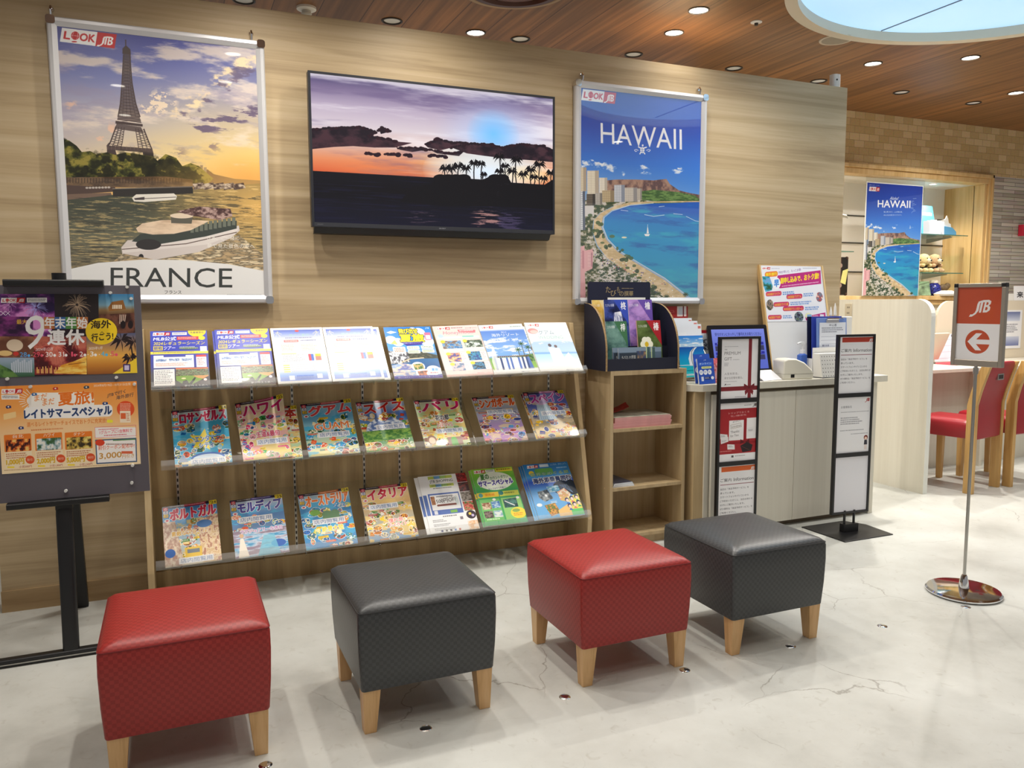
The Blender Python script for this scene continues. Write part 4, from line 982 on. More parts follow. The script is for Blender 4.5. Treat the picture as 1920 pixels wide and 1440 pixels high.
    c.text('2024年12月', (218, 534), (312, 530), 20, (250, 250, 250), slant=.2, bold=.02); c.text('2025年1月', (510, 526), (584, 523), 18, (250, 250, 250), slant=.2, bold=.02)
    for x, t_, q in ((132, '28', (90, 170, 240)), (204, '29', (236, 90, 110)), (275, '30', (250, 250, 250)), (346, '31', (250, 250, 250)), (416, '1', (236, 90, 120)), (462, '2', (250, 250, 250)), (520, '3', (250, 250, 250)), (580, '4', (90, 190, 240)), (634, '5', (236, 90, 120))):
        w = 30 if t_ == '31' else 38 if len(t_) == 2 else 9 if t_ == '1' else 18
        c.text(t_, (x, 568 - x * .012), (x + w, 568 - x * .012), 27, q, bold=.03); c.ell(x + w + 11, 560 - x * .012, 8, 8, q)
    for k in range(8): c.ell(198 + k * 62, 556 - k * .8, 2.4, 2.4, (250, 250, 250))
    c.pk = (200, 40, 45); c.logo(38, 236, 130, 28, .0); c.rect(180, 236, 290, 262, (250, 250, 250)); c.dashes(186, 242, 284, 258, 2, (70, 70, 80), 1, ragged=.05)
    return c

def art_latesummer():
    """orange late summer special poster"""
    c = Cv(720, 450, [(8, 735), (775, 712), (790, 1165), (10, 1222)]); c.lw = .92
    full = [(-30, 680), (850, 680), (850, 1260), (-30, 1260)]
    c.vgrad(full, [(0, (244, 150, 60)), (.3, (246, 172, 92)), (.55, (250, 206, 150)), (1, (252, 232, 190))])
    c.glow(400, 950, 420, 120, (255, 224, 180), .5, 1)
    c.ell(290, 830, 78, 52, (252, 246, 238)); c.ell(215, 815, 46, 30, (252, 246, 238)); c.rrect(180, 770, 540, 910, 40, (252, 248, 240))
    c.rrect(150, 850, 640, 916, 24, (252, 250, 246), skew=-.03)
    for k in range(9):
        a = PI * (.75 + k * .07); c.line([(230 + 70 * math.cos(a), 830 + 40 * math.sin(a) - 20), (230 + 105 * math.cos(a), 830 + 70 * math.sin(a) - 20)], 3, (250, 250, 250))
    c.text('まだ', (212, 818), (282, 806), 34, (238, 130, 40), bold=.02, slant=.05); c.text('まだ', (256, 842), (322, 832), 34, (238, 130, 40), bold=.02)
    c.text('夏旅!', (344, 842), (538, 830), 72, (238, 120, 30), bold=.03, out=(.5, (255, 255, 255)))
    c.text('レイトサマースペシャル', (152, 914), (634, 892), 48, (34, 60, 110), bold=.045, out=(.9, (255, 255, 255)))
    c.text('選べるレイトサマーチョイスでおトクに充実旅!', (164, 958), (606, 936), 26, (226, 110, 30), bold=.02)
    c.rrect(608, 920, 640, 936, 6, (250, 240, 60)); c.dashes(186, 972, 370, 984, 1, (220, 120, 60), 5, ragged=.05, skew=-.05)
    c.text('JTBで行く', (612, 802), (712, 778), 24, (30, 40, 70), bold=.02, slant=.1); c.text('海外旅行', (660, 812), (756, 794), 22, (30, 40, 70), bold=.02, slant=.1)
    c.text('2024年8月19日~10月31日出発', (540, 742), (742, 734), 15, (252, 246, 240), bold=.02)
    c.ell(712, 862, 48, 44, (232, 86, 40)); c.dashes(682, 832, 744, 872, 5, (252, 226, 210), 6, ragged=.1); c.rect(680, 872, 738, 936, (252, 236, 210)); c.rect(684, 884, 712, 916, (232, 110, 60)); c.dashes(716, 884, 734, 930, 5, (200, 120, 80), 8)
    c.rrect(540, 962, 765, 1020, 4, (254, 250, 246)); 
    c.line([(540, 962), (766, 950), (768, 1008), (541, 1020), (540, 962)], 1.6, (226, 90, 120)); c.text('1グループに1台無料で', (566, 1000), (746, 988), 20, (226, 40, 60), bold=.02); c.dashes(590, 1004, 740, 1014, 1, (210, 60, 80), 9, skew=-.05); c.dashes(560, 972, 700, 980, 1, (210, 60, 80), 10, skew=-.05)
    c.poly([(540, 1030), (768, 1020), (770, 1154), (543, 1166)], (60, 90, 130)); c.poly([(546, 1036), (762, 1026), (764, 1148), (549, 1159)], (253, 250, 246)); c.line([(640, 1034), (762, 1028)], 6, (96, 150, 90))
    c.ell(566, 1046, 26, 18, (226, 70, 40)); c.text('割引クーポン配布中!', (556, 1088), (756, 1074), 24, (226, 80, 40), bold=.02); c.dashes(600, 1052, 750, 1062, 1, (110, 70, 60), 11, ragged=.05); c.rect(684, 1094, 746, 1108, (226, 110, 70)); c.text('3,000', (560, 1142), (684, 1132), 36, (206, 150, 60), bold=.03); c.text('円引き', (688, 1134), (754, 1128), 22, (206, 150, 60), bold=.02)
    for x, nm, pr, pr2, cols in ((32, '台北', '1,000円', '小児500円', [(60, 20, 16), (230, 110, 40), (250, 200, 110)]), (205, 'ハワイ', '2,000円', '小児1,000円', [(60, 100, 60), (150, 180, 190), (236, 236, 226)]), (372, 'ダナン', '5,000円', '小児2,500円', [(60, 50, 30), (190, 160, 70), (236, 220, 130)])):
        sk = -.06; y = -(x - 32) * .035
        c.rrect(x, 1002 + y, x + 152, 1190 + y, 6, (250, 232, 196), skew=sk); c.rrect(x, 1002 + y, x + 152, 1098 + y, 6, (240, 130, 44), skew=sk)
        c.text(nm, (x + 48, 1020 + y), (x + 110, 1016 + y), 19, (255, 255, 255), bold=.03)
        c.npoly([(x + 8, 1030 + y), (x + 146, 1022 + y), (x + 146, 1088 + y), (x + 8, 1096 + y)], cols, .03, .03, x)
        c.dashes(x + 6, 1106 + y, x + 142, 1140 + y, 3, (190, 110, 70), x + 1, ragged=.3, skew=sk)
        c.text(pr, (x + 6, 1172 + y), (x + 106, 1164 + y), 32, (232, 190, 20), bold=.04, out=(.3, (150, 80, 20))); c.text(pr2, (x + 76, 1188 + y), (x + 148, 1183 + y), 14, (170, 70, 50), bold=.02); c.rect(x + 10, 1178 + y, x + 50, 1186 + y, (250, 220, 40))
        c.ell(x + 140, 1140 + y, 25, 23, (226, 86, 40)); c.text('割引', (x + 124, 1148 + y), (x + 156, 1146 + y), 14, (255, 240, 220), bold=.02)
    for x, y, q in ((66, 846, (40, 50, 110)), (130, 962, (30, 50, 120)), (500, 742, (50, 70, 90)), (330, 748, (200, 60, 50)), (212, 778, (60, 110, 170)), (600, 830, (40, 70, 130))):
        c.poly([(x - 16, y), (x - 6, y - 8), (x + 14, y - 6), (x + 16, y + 6), (x - 10, y + 10)], q); c.ell(x, y, 5, 4, (250, 240, 220))
    c.rrect(36, 886, 106, 918, 4, (250, 214, 150), skew=-.2)
    c.pk = (200, 40, 45); c.logo(30, 750, 116, 26, -.02); c.rect(30, 780, 130, 806, (252, 250, 246)); c.dashes(36, 786, 124, 802, 2, (90, 90, 90), 12, ragged=.05); c.dashes(24, 1198, 780, 1206, 1, (170, 130, 90), 13, skew=-.05)
    return c

# ---- travel guide covers, painted on a 100 wide sketch
PALS = {
 'sea': [(10, 110, 200), (60, 180, 226), (250, 236, 190), (30, 90, 50), (255, 216, 20), (236, 84, 30)],
 'food': [(216, 130, 40), (250, 214, 130), (170, 40, 30), (255, 214, 30), (70, 130, 40), (250, 246, 236)],
 'city': [(40, 60, 140), (236, 214, 170), (176, 84, 50), (255, 204, 30), (90, 160, 220), (220, 50, 60)],
 'pink': [(236, 60, 120), (250, 180, 190), (255, 226, 60), (60, 170, 80), (30, 130, 210), (250, 246, 236)],
}
def guide(title, tcol, bg, pal, year, sticker, seed, words=(), wcol=(40, 60, 150), big=None):
    """cover of a travel guide: title across the top, crowded little pictures, white shop-copy sticker"""
    W, Hh = 340, 432
    c = Cv(W, Hh); c.lw = 3.4
    c.vgrad([(0, 0), (100, 0), (100, 130), (0, 130)], bg)
    c.blend([(0, 20), (100, 20), (100, 130), (0, 130)], PALS[pal][1], .5, .62, .3, .12, seed, .8)
    rg = random.Random(seed)
    P = PALS[pal]
    def blob(x, y, w, h):
        k = rg.random(); col = rg.choice(P); col2 = rg.choice(P)
        if k < .34: c.npoly([(x + w * .5 * math.cos(2 * PI * i / 14) * (1 + .15 * rg.random()), y + h * .5 * math.sin(2 * PI * i / 14) * (1 + .15 * rg.random())) for i in range(14)], [col, col2, (250, 248, 240)], .03, .025, rg.randint(0, 999))
        elif k < .62:
            c.ell(x, y, w * .5 + .8, h * .5 + .8, (255, 255, 255)); c.npoly([(x + w * .5 * math.cos(2 * PI * i / 20), y + h * .5 * math.sin(2 * PI * i / 20)) for i in range(20)], [tuple(int(q * .5) for q in col), col, col2], .025, .025, rg.randint(0, 999))
        elif k < .84: c.rrect(x - w * .5, y - h * .22, x + w * .5, y + h * .22, min(w, h) * .12, col); c.dashes(x - w * .42, y - h * .14, x + w * .42, y + h * .16, 2, (255, 255, 255) if sum(col) < 480 else (130, 50, 50), rg.randint(0, 99), ragged=.2)
        else: c.poly([(x - w * .4, y + h * .3), (x - w * .2, y - h * .4), (x + w * .45, y - h * .2), (x + w * .3, y + h * .4)], col); c.line([(x - w * .2, y), (x + w * .2, y + h * .1)], .8, col2)
    for k in range(70): blob(rg.uniform(2, 98), rg.uniform(36, 126), rg.uniform(7, 20), rg.uniform(6, 14))
    if big: big(c)
    for t_, x0, x1, y, h, q in words: c.text(t_, (x0, y), (x1, y - 1), h, q, bold=.03, out=(.8, (255, 255, 255)))
    c.rect(0, 0, 100, 5.5, (36, 26, 48)); c.dashes(14, 1.4, 78, 4.4, 1, (240, 236, 230), seed, ragged=.05)
    c.rect(40, 0, 80, 5.5, tcol, .8); c.dashes(42, 1.6, 78, 4.2, 1, (255, 240, 235), seed + 1, ragged=.05)
    c.rect(1.5, 2, 11, 25, (34, 40, 90)); 
    for i, t_ in enumerate('るるぶ'):
        c.rrect(2, 2.5 + i * 7.4, 10.4, 9.4 + i * 7.4, 1.2, ((214, 40, 60), (250, 250, 250), (240, 200, 40))[i]); c.text(t_, (3, 8.6 + i * 7.4), (9.4, 8.6 + i * 7.4), 5.2, ((255, 255, 255), (40, 60, 150), (30, 40, 110))[i], bold=.03)
    c.ell(8, 31, 5, 3.4, (250, 248, 246)); c.ell(8, 31, 2.6, 1.8, (214, 60, 80))
    c.text(title, (14, 31), (97, 29), 23, tcol, bold=.045, out=(.9, (255, 255, 255)))
    c.poly([(86, 0), (100, -1), (100, 8.5), (86, 8.5)], (246, 220, 50)); c.text(year, (88, 7), (99, 7), 5.6, (30, 30, 30), bold=.03)
    if sticker is not None:
        x, y, wd = sticker
        c.rect(x, y, x + wd, y + 12.5, (246, 247, 250)); c.text('店内閲覧用', (x + 3, y + 10.6), (x + wd - 3, y + 10.6), 8.8, (84, 120, 176), bold=.006)
    return c
def g_star(c):
    P = []
    for i in range(10):
        a = -PI / 2 + i * PI / 5 + .2; r = 26 if i % 2 == 0 else 11; P.append((52 + r * math.cos(a), 72 + r * math.sin(a)))
    c.poly(P, (250, 226, 60)); c.ell(58, 112, 30, 12, (60, 110, 190)); c.ell(58, 114, 27, 10, (210, 226, 240)); c.poly([(6, 118), (14, 100), (24, 118)], (150, 170, 200))
def g_heart(c):
    c.ell(58, 60, 17, 14, (90, 140, 90)); c.ell(50, 52, 9, 8, (90, 140, 90)); c.ell(66, 52, 9, 8, (90, 140, 90)); c.ell(28, 46, 10, 7, (120, 180, 60))
def g_fall(c):
    c.poly([(24, 34), (50, 32), (62, 78), (18, 80)], (206, 226, 240)); c.ell(36, 26, 16, 12, (224, 190, 236), .8)
    for k in range(7): c.line([(26 + k * 4, 38), (24 + k * 5, 78)], 1.2, (150, 190, 224))
def g_arch(c):
    c.rect(52, 104, 84, 126, (170, 130, 120)); c.ell(66, 112, 7, 8, (110, 190, 90)); c.rect(59, 112, 73, 126, (110, 190, 90)); c.ell(18, 108, 10, 12, (140, 90, 60)); c.ell(18, 110, 7, 9, (246, 214, 186))
def g_alps(c):
    c.npoly([(14, 60), (34, 44), (50, 56), (66, 42), (90, 62), (96, 76), (8, 76)], [(90, 120, 180), (236, 242, 250)], .06, .05, 4); c.npoly([(0, 76), (100, 76), (100, 100), (0, 104)], [(70, 130, 60), (150, 190, 90)], .06, .04, 5)
def g_suite(c):
    c.npoly([(0, 70), (100, 64), (100, 130), (0, 130)], [(150, 130, 150), (210, 220, 236), (60, 150, 200)], .3, .06, 6); c.poly([(6, 126), (12, 86), (18, 86), (26, 126)], (250, 240, 224)); c.ell(15, 80, 4, 5, (220, 180, 140)); c.ell(82, 104, 14, 8, (40, 100, 190)); c.poly([(40, 130), (56, 84), (76, 84), (84, 130)], (120, 200, 224), .8)
def g_tram(c):
    c.npoly([(0, 34), (22, 34), (34, 130), (0, 130)], [(190, 150, 130), (240, 224, 200)], .04, .06, 8); c.npoly([(62, 36), (100, 30), (100, 130), (66, 130)], [(226, 190, 140), (250, 230, 196), (190, 130, 100)], .04, .06, 9); c.rect(36, 92, 66, 116, (240, 200, 70)); c.rect(40, 96, 62, 104, (120, 130, 140)); c.ell(10, 100, 9, 9, (60, 110, 190)); c.ell(74, 46, 14, 8, (70, 130, 200))
def art_notice(seed=0):
    """white travel flyer with blue head and foot"""
    c = Cv(300, 400); c.lw = 3
    c.vgrad([(5, 5), (95, 5), (95, 128), (5, 128)], [(0, (74, 92, 190)), (.1, (140, 160, 226)), (.24, (246, 248, 252)), (.74, (250, 250, 252)), (.84, (160, 184, 236)), (.97, (92, 124, 214)), (1, (92, 124, 214))])
    for x in (12, 88):
        for k in range(8): c.line([(x, 8 + k), (x + (8 if x < 50 else -8) * math.cos(k), 16 + 7 * math.sin(k))], .8, (230, 226, 190), .7)
    c.ell(50, 8, 4, 2.6, (220, 90, 90)); c.text('旅のご案内', (34, 22), (72, 22), 7, (170, 210, 190), bold=.02); c.dashes(26, 24, 78, 28, 1, (130, 130, 170), 3, ragged=.05)
    c.rrect(22, 30, 50, 36, 2, (246, 130, 130)); c.text('特別説明会', (24, 35), (48, 35), 4.4, (255, 250, 250), bold=.02); c.dashes(54, 31, 84, 35, 1, (70, 80, 140), 4, ragged=.05)
    c.dashes(16, 42, 46, 58, 5, (190, 180, 150), 5); c.dashes(54, 42, 86, 58, 5, (190, 180, 150), 6); c.dashes(16, 66, 60, 84, 5, (170, 170, 180), 7); c.rect(14, 63, 42, 65, (236, 214, 140))
    c.rect(64, 66, 74, 82, (226, 80, 100)); c.rect(69, 66, 74, 82, (80, 120, 210)); c.rect(77, 66, 88, 72, (246, 200, 60)); c.rect(77, 72, 88, 82, (190, 130, 120))
    for k in range(4): c.rect(14, 90 + k * 5, 26, 93 + k * 5, (246, 216, 130)); c.dashes(29, 90 + k * 5, 84, 93 + k * 5, 1, (180, 180, 190), 8 + k)
    c.rect(22, 116, 32, 126, (230, 234, 246)); c.rect(74, 114, 84, 124, (230, 234, 246)); c.dashes(36, 116, 70, 126, 3, (60, 90, 180), 14)
    return c
def art_league():
    """blue tour flyer with yellow lettering and a ball park"""
    c = Cv(320, 428); c.lw = 3.2
    c.vgrad([(0, 0), (100, 0), (100, 140), (0, 140)], [(0, (70, 84, 200)), (.3, (54, 66, 190)), (.62, (40, 50, 150)), (.75, (60, 60, 80)), (1, (40, 40, 44))])
    c.pk = (206, 50, 55); c.logo(4, 3, 30, 8, 0); c.rect(38, 3.4, 64, 10, (248, 248, 250)); c.dashes(40, 4.6, 62, 9, 2, (90, 90, 130), 1, ragged=.05)
    c.ell(82, 2, 16, 13, (250, 226, 60)); c.text('先着順受付', (70, 7), (94, 7), 5, (60, 60, 120), bold=.02)
    c.text('MLB公式', (5, 23), (44, 23), 9, (250, 250, 255), bold=.04, slant=.15); c.rect(46, 14, 84, 22, (220, 60, 60)); c.dashes(48, 15.4, 82, 21, 2, (255, 236, 236), 2, ragged=.05); c.ell(90, 18, 6, 5, (250, 226, 60))
    c.text('2024レギュラーシーズン', (5, 34), (94, 34), 9, (250, 232, 70), bold=.03, slant=.15); c.rect(5, 36, 21, 46, (250, 226, 60)); c.text('観戦', (6, 45), (20, 45), 8, (50, 60, 180), bold=.03); c.text('ツアー', (22, 45), (42, 45), 8.4, (250, 250, 255), bold=.03, slant=.15); c.ell(66, 42, 18, 3.4, (60, 90, 70)); c.dashes(50, 38, 84, 44, 2, (246, 250, 240), 5)
    c.rect(0, 49, 100, 55, (250, 232, 80)); c.dashes(4, 50.4, 76, 53.6, 1, (80, 80, 120), 6, ragged=.02); c.rect(86, 38, 98, 50, (226, 230, 246))
    c.rect(5, 58, 74, 87, (248, 248, 252)); c.rect(22, 58, 60, 62, (60, 70, 170)); 
    for k in range(3): c.npoly([(9 + k * 22, 66), (27 + k * 22, 66), (27 + k * 22, 72), (9 + k * 22, 72)], [(90, 120, 180), (220, 230, 240)], .02, .01, k)
    c.dashes(8, 76, 70, 84, 3, (200, 110, 80), 7); c.rect(78, 58, 96, 63, (214, 50, 60)); c.rect(78, 63, 96, 87, (248, 246, 250)); c.dashes(80, 66, 94, 84, 5, (170, 110, 110), 8)
    c.rect(5, 90, 40, 127, (238, 236, 232)); c.dashes(7, 93, 37, 124, 8, (120, 120, 130), 9)
    c.npoly([(42, 90), (98, 90), (98, 108), (42, 108)], [(60, 76, 50), (150, 170, 130), (90, 60, 50)], .04, .01, 10); c.rect(42, 88, 98, 91, (226, 120, 70))
    c.rect(42, 106, 98, 127, (120, 156, 60)); c.poly([(70, 106), (98, 106), (98, 116), (80, 112)], (206, 150, 90)); c.ell(55, 112, 4, 1.6, (236, 220, 170)); c.poly([(98, 108), (98, 127), (68, 127)], (50, 36, 44)); c.poly([(42, 116), (52, 124), (54, 118), (60, 116), (64, 124), (74, 110), (76, 112), (68, 127), (42, 127)], (16, 16, 20)); c.ell(92, 116, 3, 3, (240, 220, 220))
    c.rect(0, 127, 100, 140, (60, 60, 64)); c.dashes(4, 127, 44, 132, 2, (190, 190, 190), 11); c.text('夢が叶える旅へ', (56, 131), (96, 131), 4.4, (250, 250, 250), bold=.03)
    return c
def art_summer():
    c = Cv(320, 428); c.lw = 3.2
    c.vgrad([(0, 0), (100, 0), (100, 140), (0, 140)], [(0, (30, 130, 226)), (.36, (70, 160, 236)), (.5, (110, 160, 210)), (.62, (40, 110, 170)), (.78, (30, 90, 150)), (1, (30, 90, 150))])
    for x, y, r in ((10, 34, 12), (24, 40, 12), (72, 16, 14), (86, 40, 14), (60, 10, 9)): c.ell(x, y, r, r * .9, (250, 250, 252))
    c.npoly([(20, 74), (44, 68), (60, 64), (76, 68), (100, 76), (100, 84), (20, 84)], [(40, 50, 40), (90, 90, 70)], .05, .03, 1); c.npoly([(0, 62), (40, 66), (40, 92), (10, 96), (0, 96)], [(60, 60, 70), (190, 196, 206), (240, 240, 240)], .03, .05, 2)
    c.line([(22, 92), (40, 84), (70, 82)], 2.5, (226, 206, 170))
    c.text('飛び出せ', (30, 18), (70, 18), 13, (252, 232, 40), bold=.05, out=(1.0, (30, 30, 60))); c.text('夏旅', (30, 40), (80, 40), 20, (252, 232, 40), bold=.06, out=(1.0, (30, 30, 60)))
    c.poly([(30, 40), (78, 40), (72, 48), (40, 50)], (60, 50, 160)); c.text('JTB夏の旅キャンペーン', (34, 45), (74, 45), 3.6, (255, 255, 255), bold=.03); c.rrect(83, 16, 97, 36, 2, (236, 120, 160)); c.rect(85, 23, 95, 34, (250, 240, 244))
    c.poly([(4, 14), (14, 10), (26, 14), (12, 18)], (240, 244, 250)); c.poly([(8, 44), (18, 34), (22, 46)], (240, 220, 120))
    c.rrect(10, 52, 36, 70, 3, (252, 250, 246)); c.dashes(13, 55, 33, 67, 3, (236, 110, 70), 3, ragged=.1); c.rrect(40, 51, 66, 60, 2, (248, 250, 252)); c.rrect(70, 50, 96, 59, 2, (248, 250, 252)); c.rrect(40, 61, 66, 70, 2, (246, 250, 230)); c.rrect(70, 60, 96, 69, 2, (246, 250, 230))
    for x, y in ((42, 53), (72, 52), (42, 63), (72, 62)): c.dashes(x, y, x + 22, y + 6, 2, (90, 130, 90), x + y, ragged=.1)
    c.npoly([(0, 100), (20, 94), (44, 98), (60, 110), (60, 128), (0, 128)], [(150, 180, 220), (250, 226, 200), (120, 130, 190)], .14, .05, 4); c.ell(54, 104, 14, 12, (250, 250, 250)); c.npoly([(44, 98), (64, 96), (66, 110), (46, 112)], [(60, 110, 60), (230, 190, 120)], .04, .03, 5); c.ell(62, 120, 16, 10, (250, 250, 250)); c.npoly([(50, 116), (74, 114), (76, 126), (52, 128)], [(90, 40, 30), (220, 120, 60)], .03, .03, 6)
    for x, y, r in ((84, 112, 14), (94, 116, 12), (80, 122, 12)): c.ell(x, y, r, r * .7, (252, 252, 252))
    c.text('夏旅', (80, 116), (94, 116), 7, (60, 140, 220), bold=.04); c.dashes(76, 119, 94, 124, 1, (236, 90, 110), 8)
    c.rect(0, 126, 100, 140, (70, 60, 170)); c.text('詳しくはキャンペーンサイトをご覧ください!', (8, 132), (92, 132), 4, (250, 250, 255), bold=.02); c.text('JTB', (88, 7), (96, 7), 4.4, (250, 250, 255), bold=.05, slant=.2)
    return c
def art_honeymoon():
    c = Cv(310, 430, bg=(246, 214, 210)); c.lw = 3.1
    c.rect(4, 30, 96, 36, (252, 240, 238)); c.pk = (206, 50, 55); c.logo(8, 4, 28, 7, 0); c.dashes(40, 5, 66, 10, 1, (150, 110, 120), 1, ragged=.05); c.text('2024/4▶2025/3', (70, 10), (96, 10), 4, (170, 120, 130))
    c.text('Honeymoon', (18, 27), (84, 27), 12, (226, 130, 150), slant=.2, bold=.012); c.poly([(52, 12), (92, 14), (90, 22), (54, 19)], (236, 120, 130)); c.dashes(56, 14, 88, 19, 1, (255, 240, 240), 2, ragged=.05); c.rrect(58, 29, 84, 34, 2, (150, 210, 200)); c.ell(12, 28, 6, 5, (190, 214, 236))
    for i, (x, y, w, h, cols) in enumerate(((10, 42, 42, 22, [(40, 110, 180), (150, 190, 220), (120, 100, 90)]), (58, 42, 40, 20, [(40, 60, 40), (110, 130, 110), (220, 230, 230)]), (14, 76, 28, 24, [(60, 70, 160), (190, 110, 90), (240, 200, 150)]), (58, 74, 28, 24, [(20, 70, 140), (60, 170, 210), (30, 50, 60)]), (16, 104, 28, 20, [(190, 180, 180), (230, 200, 200), (90, 120, 160)]), (60, 103, 28, 20, [(30, 90, 150), (80, 150, 190), (40, 50, 60)]))):
        c.npoly([(x, y), (x + w, y), (x + w, y + h), (x, y + h)], cols, .06, .04, 20 + i); c.ell(x + 3, y + 2, 5, 4, (250, 214, 60))
        if i > 1: c.rect(x + w, y, x + w + 14, y + h, (252, 248, 246)); c.dashes(x + w + 1, y + 2, x + w + 12, y + h - 2, 5, (190, 160, 160), i)
        else: c.rect(x, y + h, x + w, y + h + 7, (252, 248, 246)); c.dashes(x + 1, y + h + 1, x + w - 2, y + h + 6, 2, (190, 160, 160), i)
    c.text('感動のそばに、いつも。', (66, 134), (94, 134), 3, (150, 100, 110))
    return c
def art_wedding(guam):
    c = Cv(320, 430); c.lw = 3.2; rg = random.Random(5)
    if guam:
        c.vgrad([(0, 0), (100, 0), (100, 140), (0, 140)], [(0, (246, 248, 250)), (.36, (226, 240, 244)), (.42, (176, 206, 240)), (.6, (186, 216, 246)), (.64, (120, 170, 230)), (.66, (180, 222, 240)), (.85, (220, 238, 244)), (.93, (250, 250, 250)), (1, (250, 250, 250))])
        c.blend([(0, 0), (100, 0), (100, 60), (0, 60)], (250, 252, 252), .45, .6, .2, .1, 3, .8)
        c.pk = (214, 90, 95); c.logo(6, 4, 26, 7, 0, .3); c.text('グアム', (26, 34), (62, 34), 12, (120, 150, 170)); c.text('WEDDING', (22, 46), (80, 46), 8.5, (170, 206, 206), bold=.02); c.ell(14, 24, 12, 8, (244, 150, 150)); c.ell(16, 26, 9, 5, (250, 200, 196))
        c.ell(42, 64, 4, 4.4, (90, 80, 90)); c.ell(55, 67, 3.6, 4, (110, 90, 90)); c.poly([(36, 70), (48, 70), (56, 78), (50, 122), (38, 122)], (240, 240, 248)); c.poly([(50, 72), (62, 72), (70, 124), (46, 126)], (250, 246, 248)); c.poly([(64, 100), (80, 84), (94, 116), (70, 116)], (246, 248, 252), .9)
        c.rect(0, 130, 100, 140, (250, 250, 250)); c.text('感動のそばに、いつも。', (60, 133), (94, 133), 3, (110, 120, 140))
    else:
        c.vgrad([(0, 0), (100, 0), (100, 140), (0, 140)], [(0, (246, 248, 252)), (.10, (240, 244, 250)), (.14, (96, 140, 220)), (.5, (130, 176, 234)), (.66, (120, 170, 226)), (.7, (120, 170, 90)), (.9, (150, 190, 90)), (.93, (250, 250, 250)), (1, (250, 250, 250))])
        c.blend([(0, 40), (100, 30), (100, 90), (0, 90)], (240, 246, 252), .5, .66, .3, .08, 4, .85)
        c.pk = (214, 70, 75); c.logo(5, 4, 26, 7, 0, .2); c.text('海外リゾート', (22, 34), (84, 34), 9, (250, 252, 255)); c.text('ウェディング', (26, 47), (80, 47), 8.5, (250, 252, 255)); c.dashes(70, 6, 96, 10, 1, (100, 140, 130), 2, ragged=.05); c.text('憧れの', (46, 24), (58, 24), 4, (250, 250, 255))
        for x, y in ((82, 56), (94, 66), (70, 72)):
            c.line([(x, y), (x - 2, y + 40)], 1.4, (90, 80, 60)); 
            for k in range(8): a = 2 * PI * k / 8; c.line([(x, y), (x + 7 * math.cos(a), y + 6 * math.sin(a))], 1.6, (50, 90, 50))
        c.npoly([(60, 90), (100, 84), (100, 104), (60, 100)], [(50, 90, 50), (110, 150, 80)], .04, .03, 6)
        for k in range(18):
            x = 12 + k * 4.4; q = rg.choice([(250, 250, 252), (90, 120, 190), (246, 240, 240), (226, 230, 244), (60, 80, 130)]); c.poly([(x - 2, 92), (x + 2, 92), (x + 5, 124), (x - 4, 124)], q); c.ell(x, 89, 1.8, 2.2, (120, 90, 76))
        c.poly([(4, 100), (14, 60), (18, 60), (18, 124), (4, 124)], (240, 244, 252), .7)
        c.rect(0, 130, 100, 140, (250, 250, 250)); c.text('感動のそばに、いつも。', (60, 133), (94, 133), 3, (110, 120, 140))
    return c
def art_shopping():
    c = Cv(340, 420, bg=(246, 247, 248)); c.lw = 3.4
    cols = [[(90, 14, 20), (190, 50, 50)], [(40, 10, 14), (120, 40, 36)], [(170, 160, 150), (90, 80, 70)], [(190, 40, 40), (240, 150, 120), (80, 120, 50)], [(250, 248, 246), (250, 248, 246)], [(240, 190, 140), (250, 236, 220)]]
    for k, q in enumerate(cols): c.npoly([(79, k * 21), (100, k * 21), (100, k * 21 + 20), (79, k * 21 + 20)], q, .04, .03, k)
    c.ell(90, 92, 10, 9, (50, 36, 50)); c.ell(88, 90, 3, 3, (230, 210, 90)); c.ell(93, 94, 3, 3, (206, 190, 226))
    for x, q in ((24, (190, 210, 60)), (36, (90, 160, 220)), (48, (150, 200, 90)), (60, (190, 210, 60))): c.rect(x - 4, 2, x + 10, 26, q, .8)
    c.rrect(20, 8, 72, 20, 3, (250, 250, 250)); c.text('JTB SHOPPING', (22, 17.5), (70, 17.5), 7, (50, 70, 60), bold=.015); c.dashes(24, 22, 66, 25, 1, (90, 90, 90), 1, ragged=.05); c.dashes(26, 28, 66, 31, 1, (70, 70, 70), 2, ragged=.05)
    c.rect(2, 42, 9, 86, (90, 120, 190)); c.rect(12, 40, 76, 86, (80, 110, 186)); c.rect(15, 43, 74, 76, (250, 250, 250)); c.npoly([(16, 46), (24, 46), (24, 64), (16, 64)], [(150, 90, 60), (190, 140, 100)], .03, .03, 3)
    c.dashes(28, 46, 62, 50, 1, (60, 60, 70), 4, ragged=.02); c.text('500円OFF', (26, 62), (68, 60), 9, (70, 66, 66), bold=.02); c.text('クーポン', (48, 52.8), (66, 52), 4, (70, 66, 66)); c.rrect(26, 64, 66, 68, 1, (130, 70, 60)); c.ell(68, 58, 4, 10, (190, 210, 210), .5)
    c.rect(30, 78, 50, 84, (90, 120, 190)); c.rect(50, 78, 64, 84, (130, 190, 90)); c.rect(17, 77, 24, 85, (230, 232, 240)); c.dashes(32, 89, 68, 93, 1, (90, 90, 90), 5)
    for k in range(3): c.dashes(10, 96 + k * 9, 40 + k * 8, 102 + k * 9, 2, (130, 130, 130), 6 + k)
    c.rect(66, 94, 72, 100, (130, 120, 130)); 
    for k in range(5): c.rect(22 + k * 9, 118, 26 + k * 9, 122, [(40, 60, 120), (90, 90, 90), (30, 40, 50), (90, 130, 200), (200, 90, 60)][k])
    return c
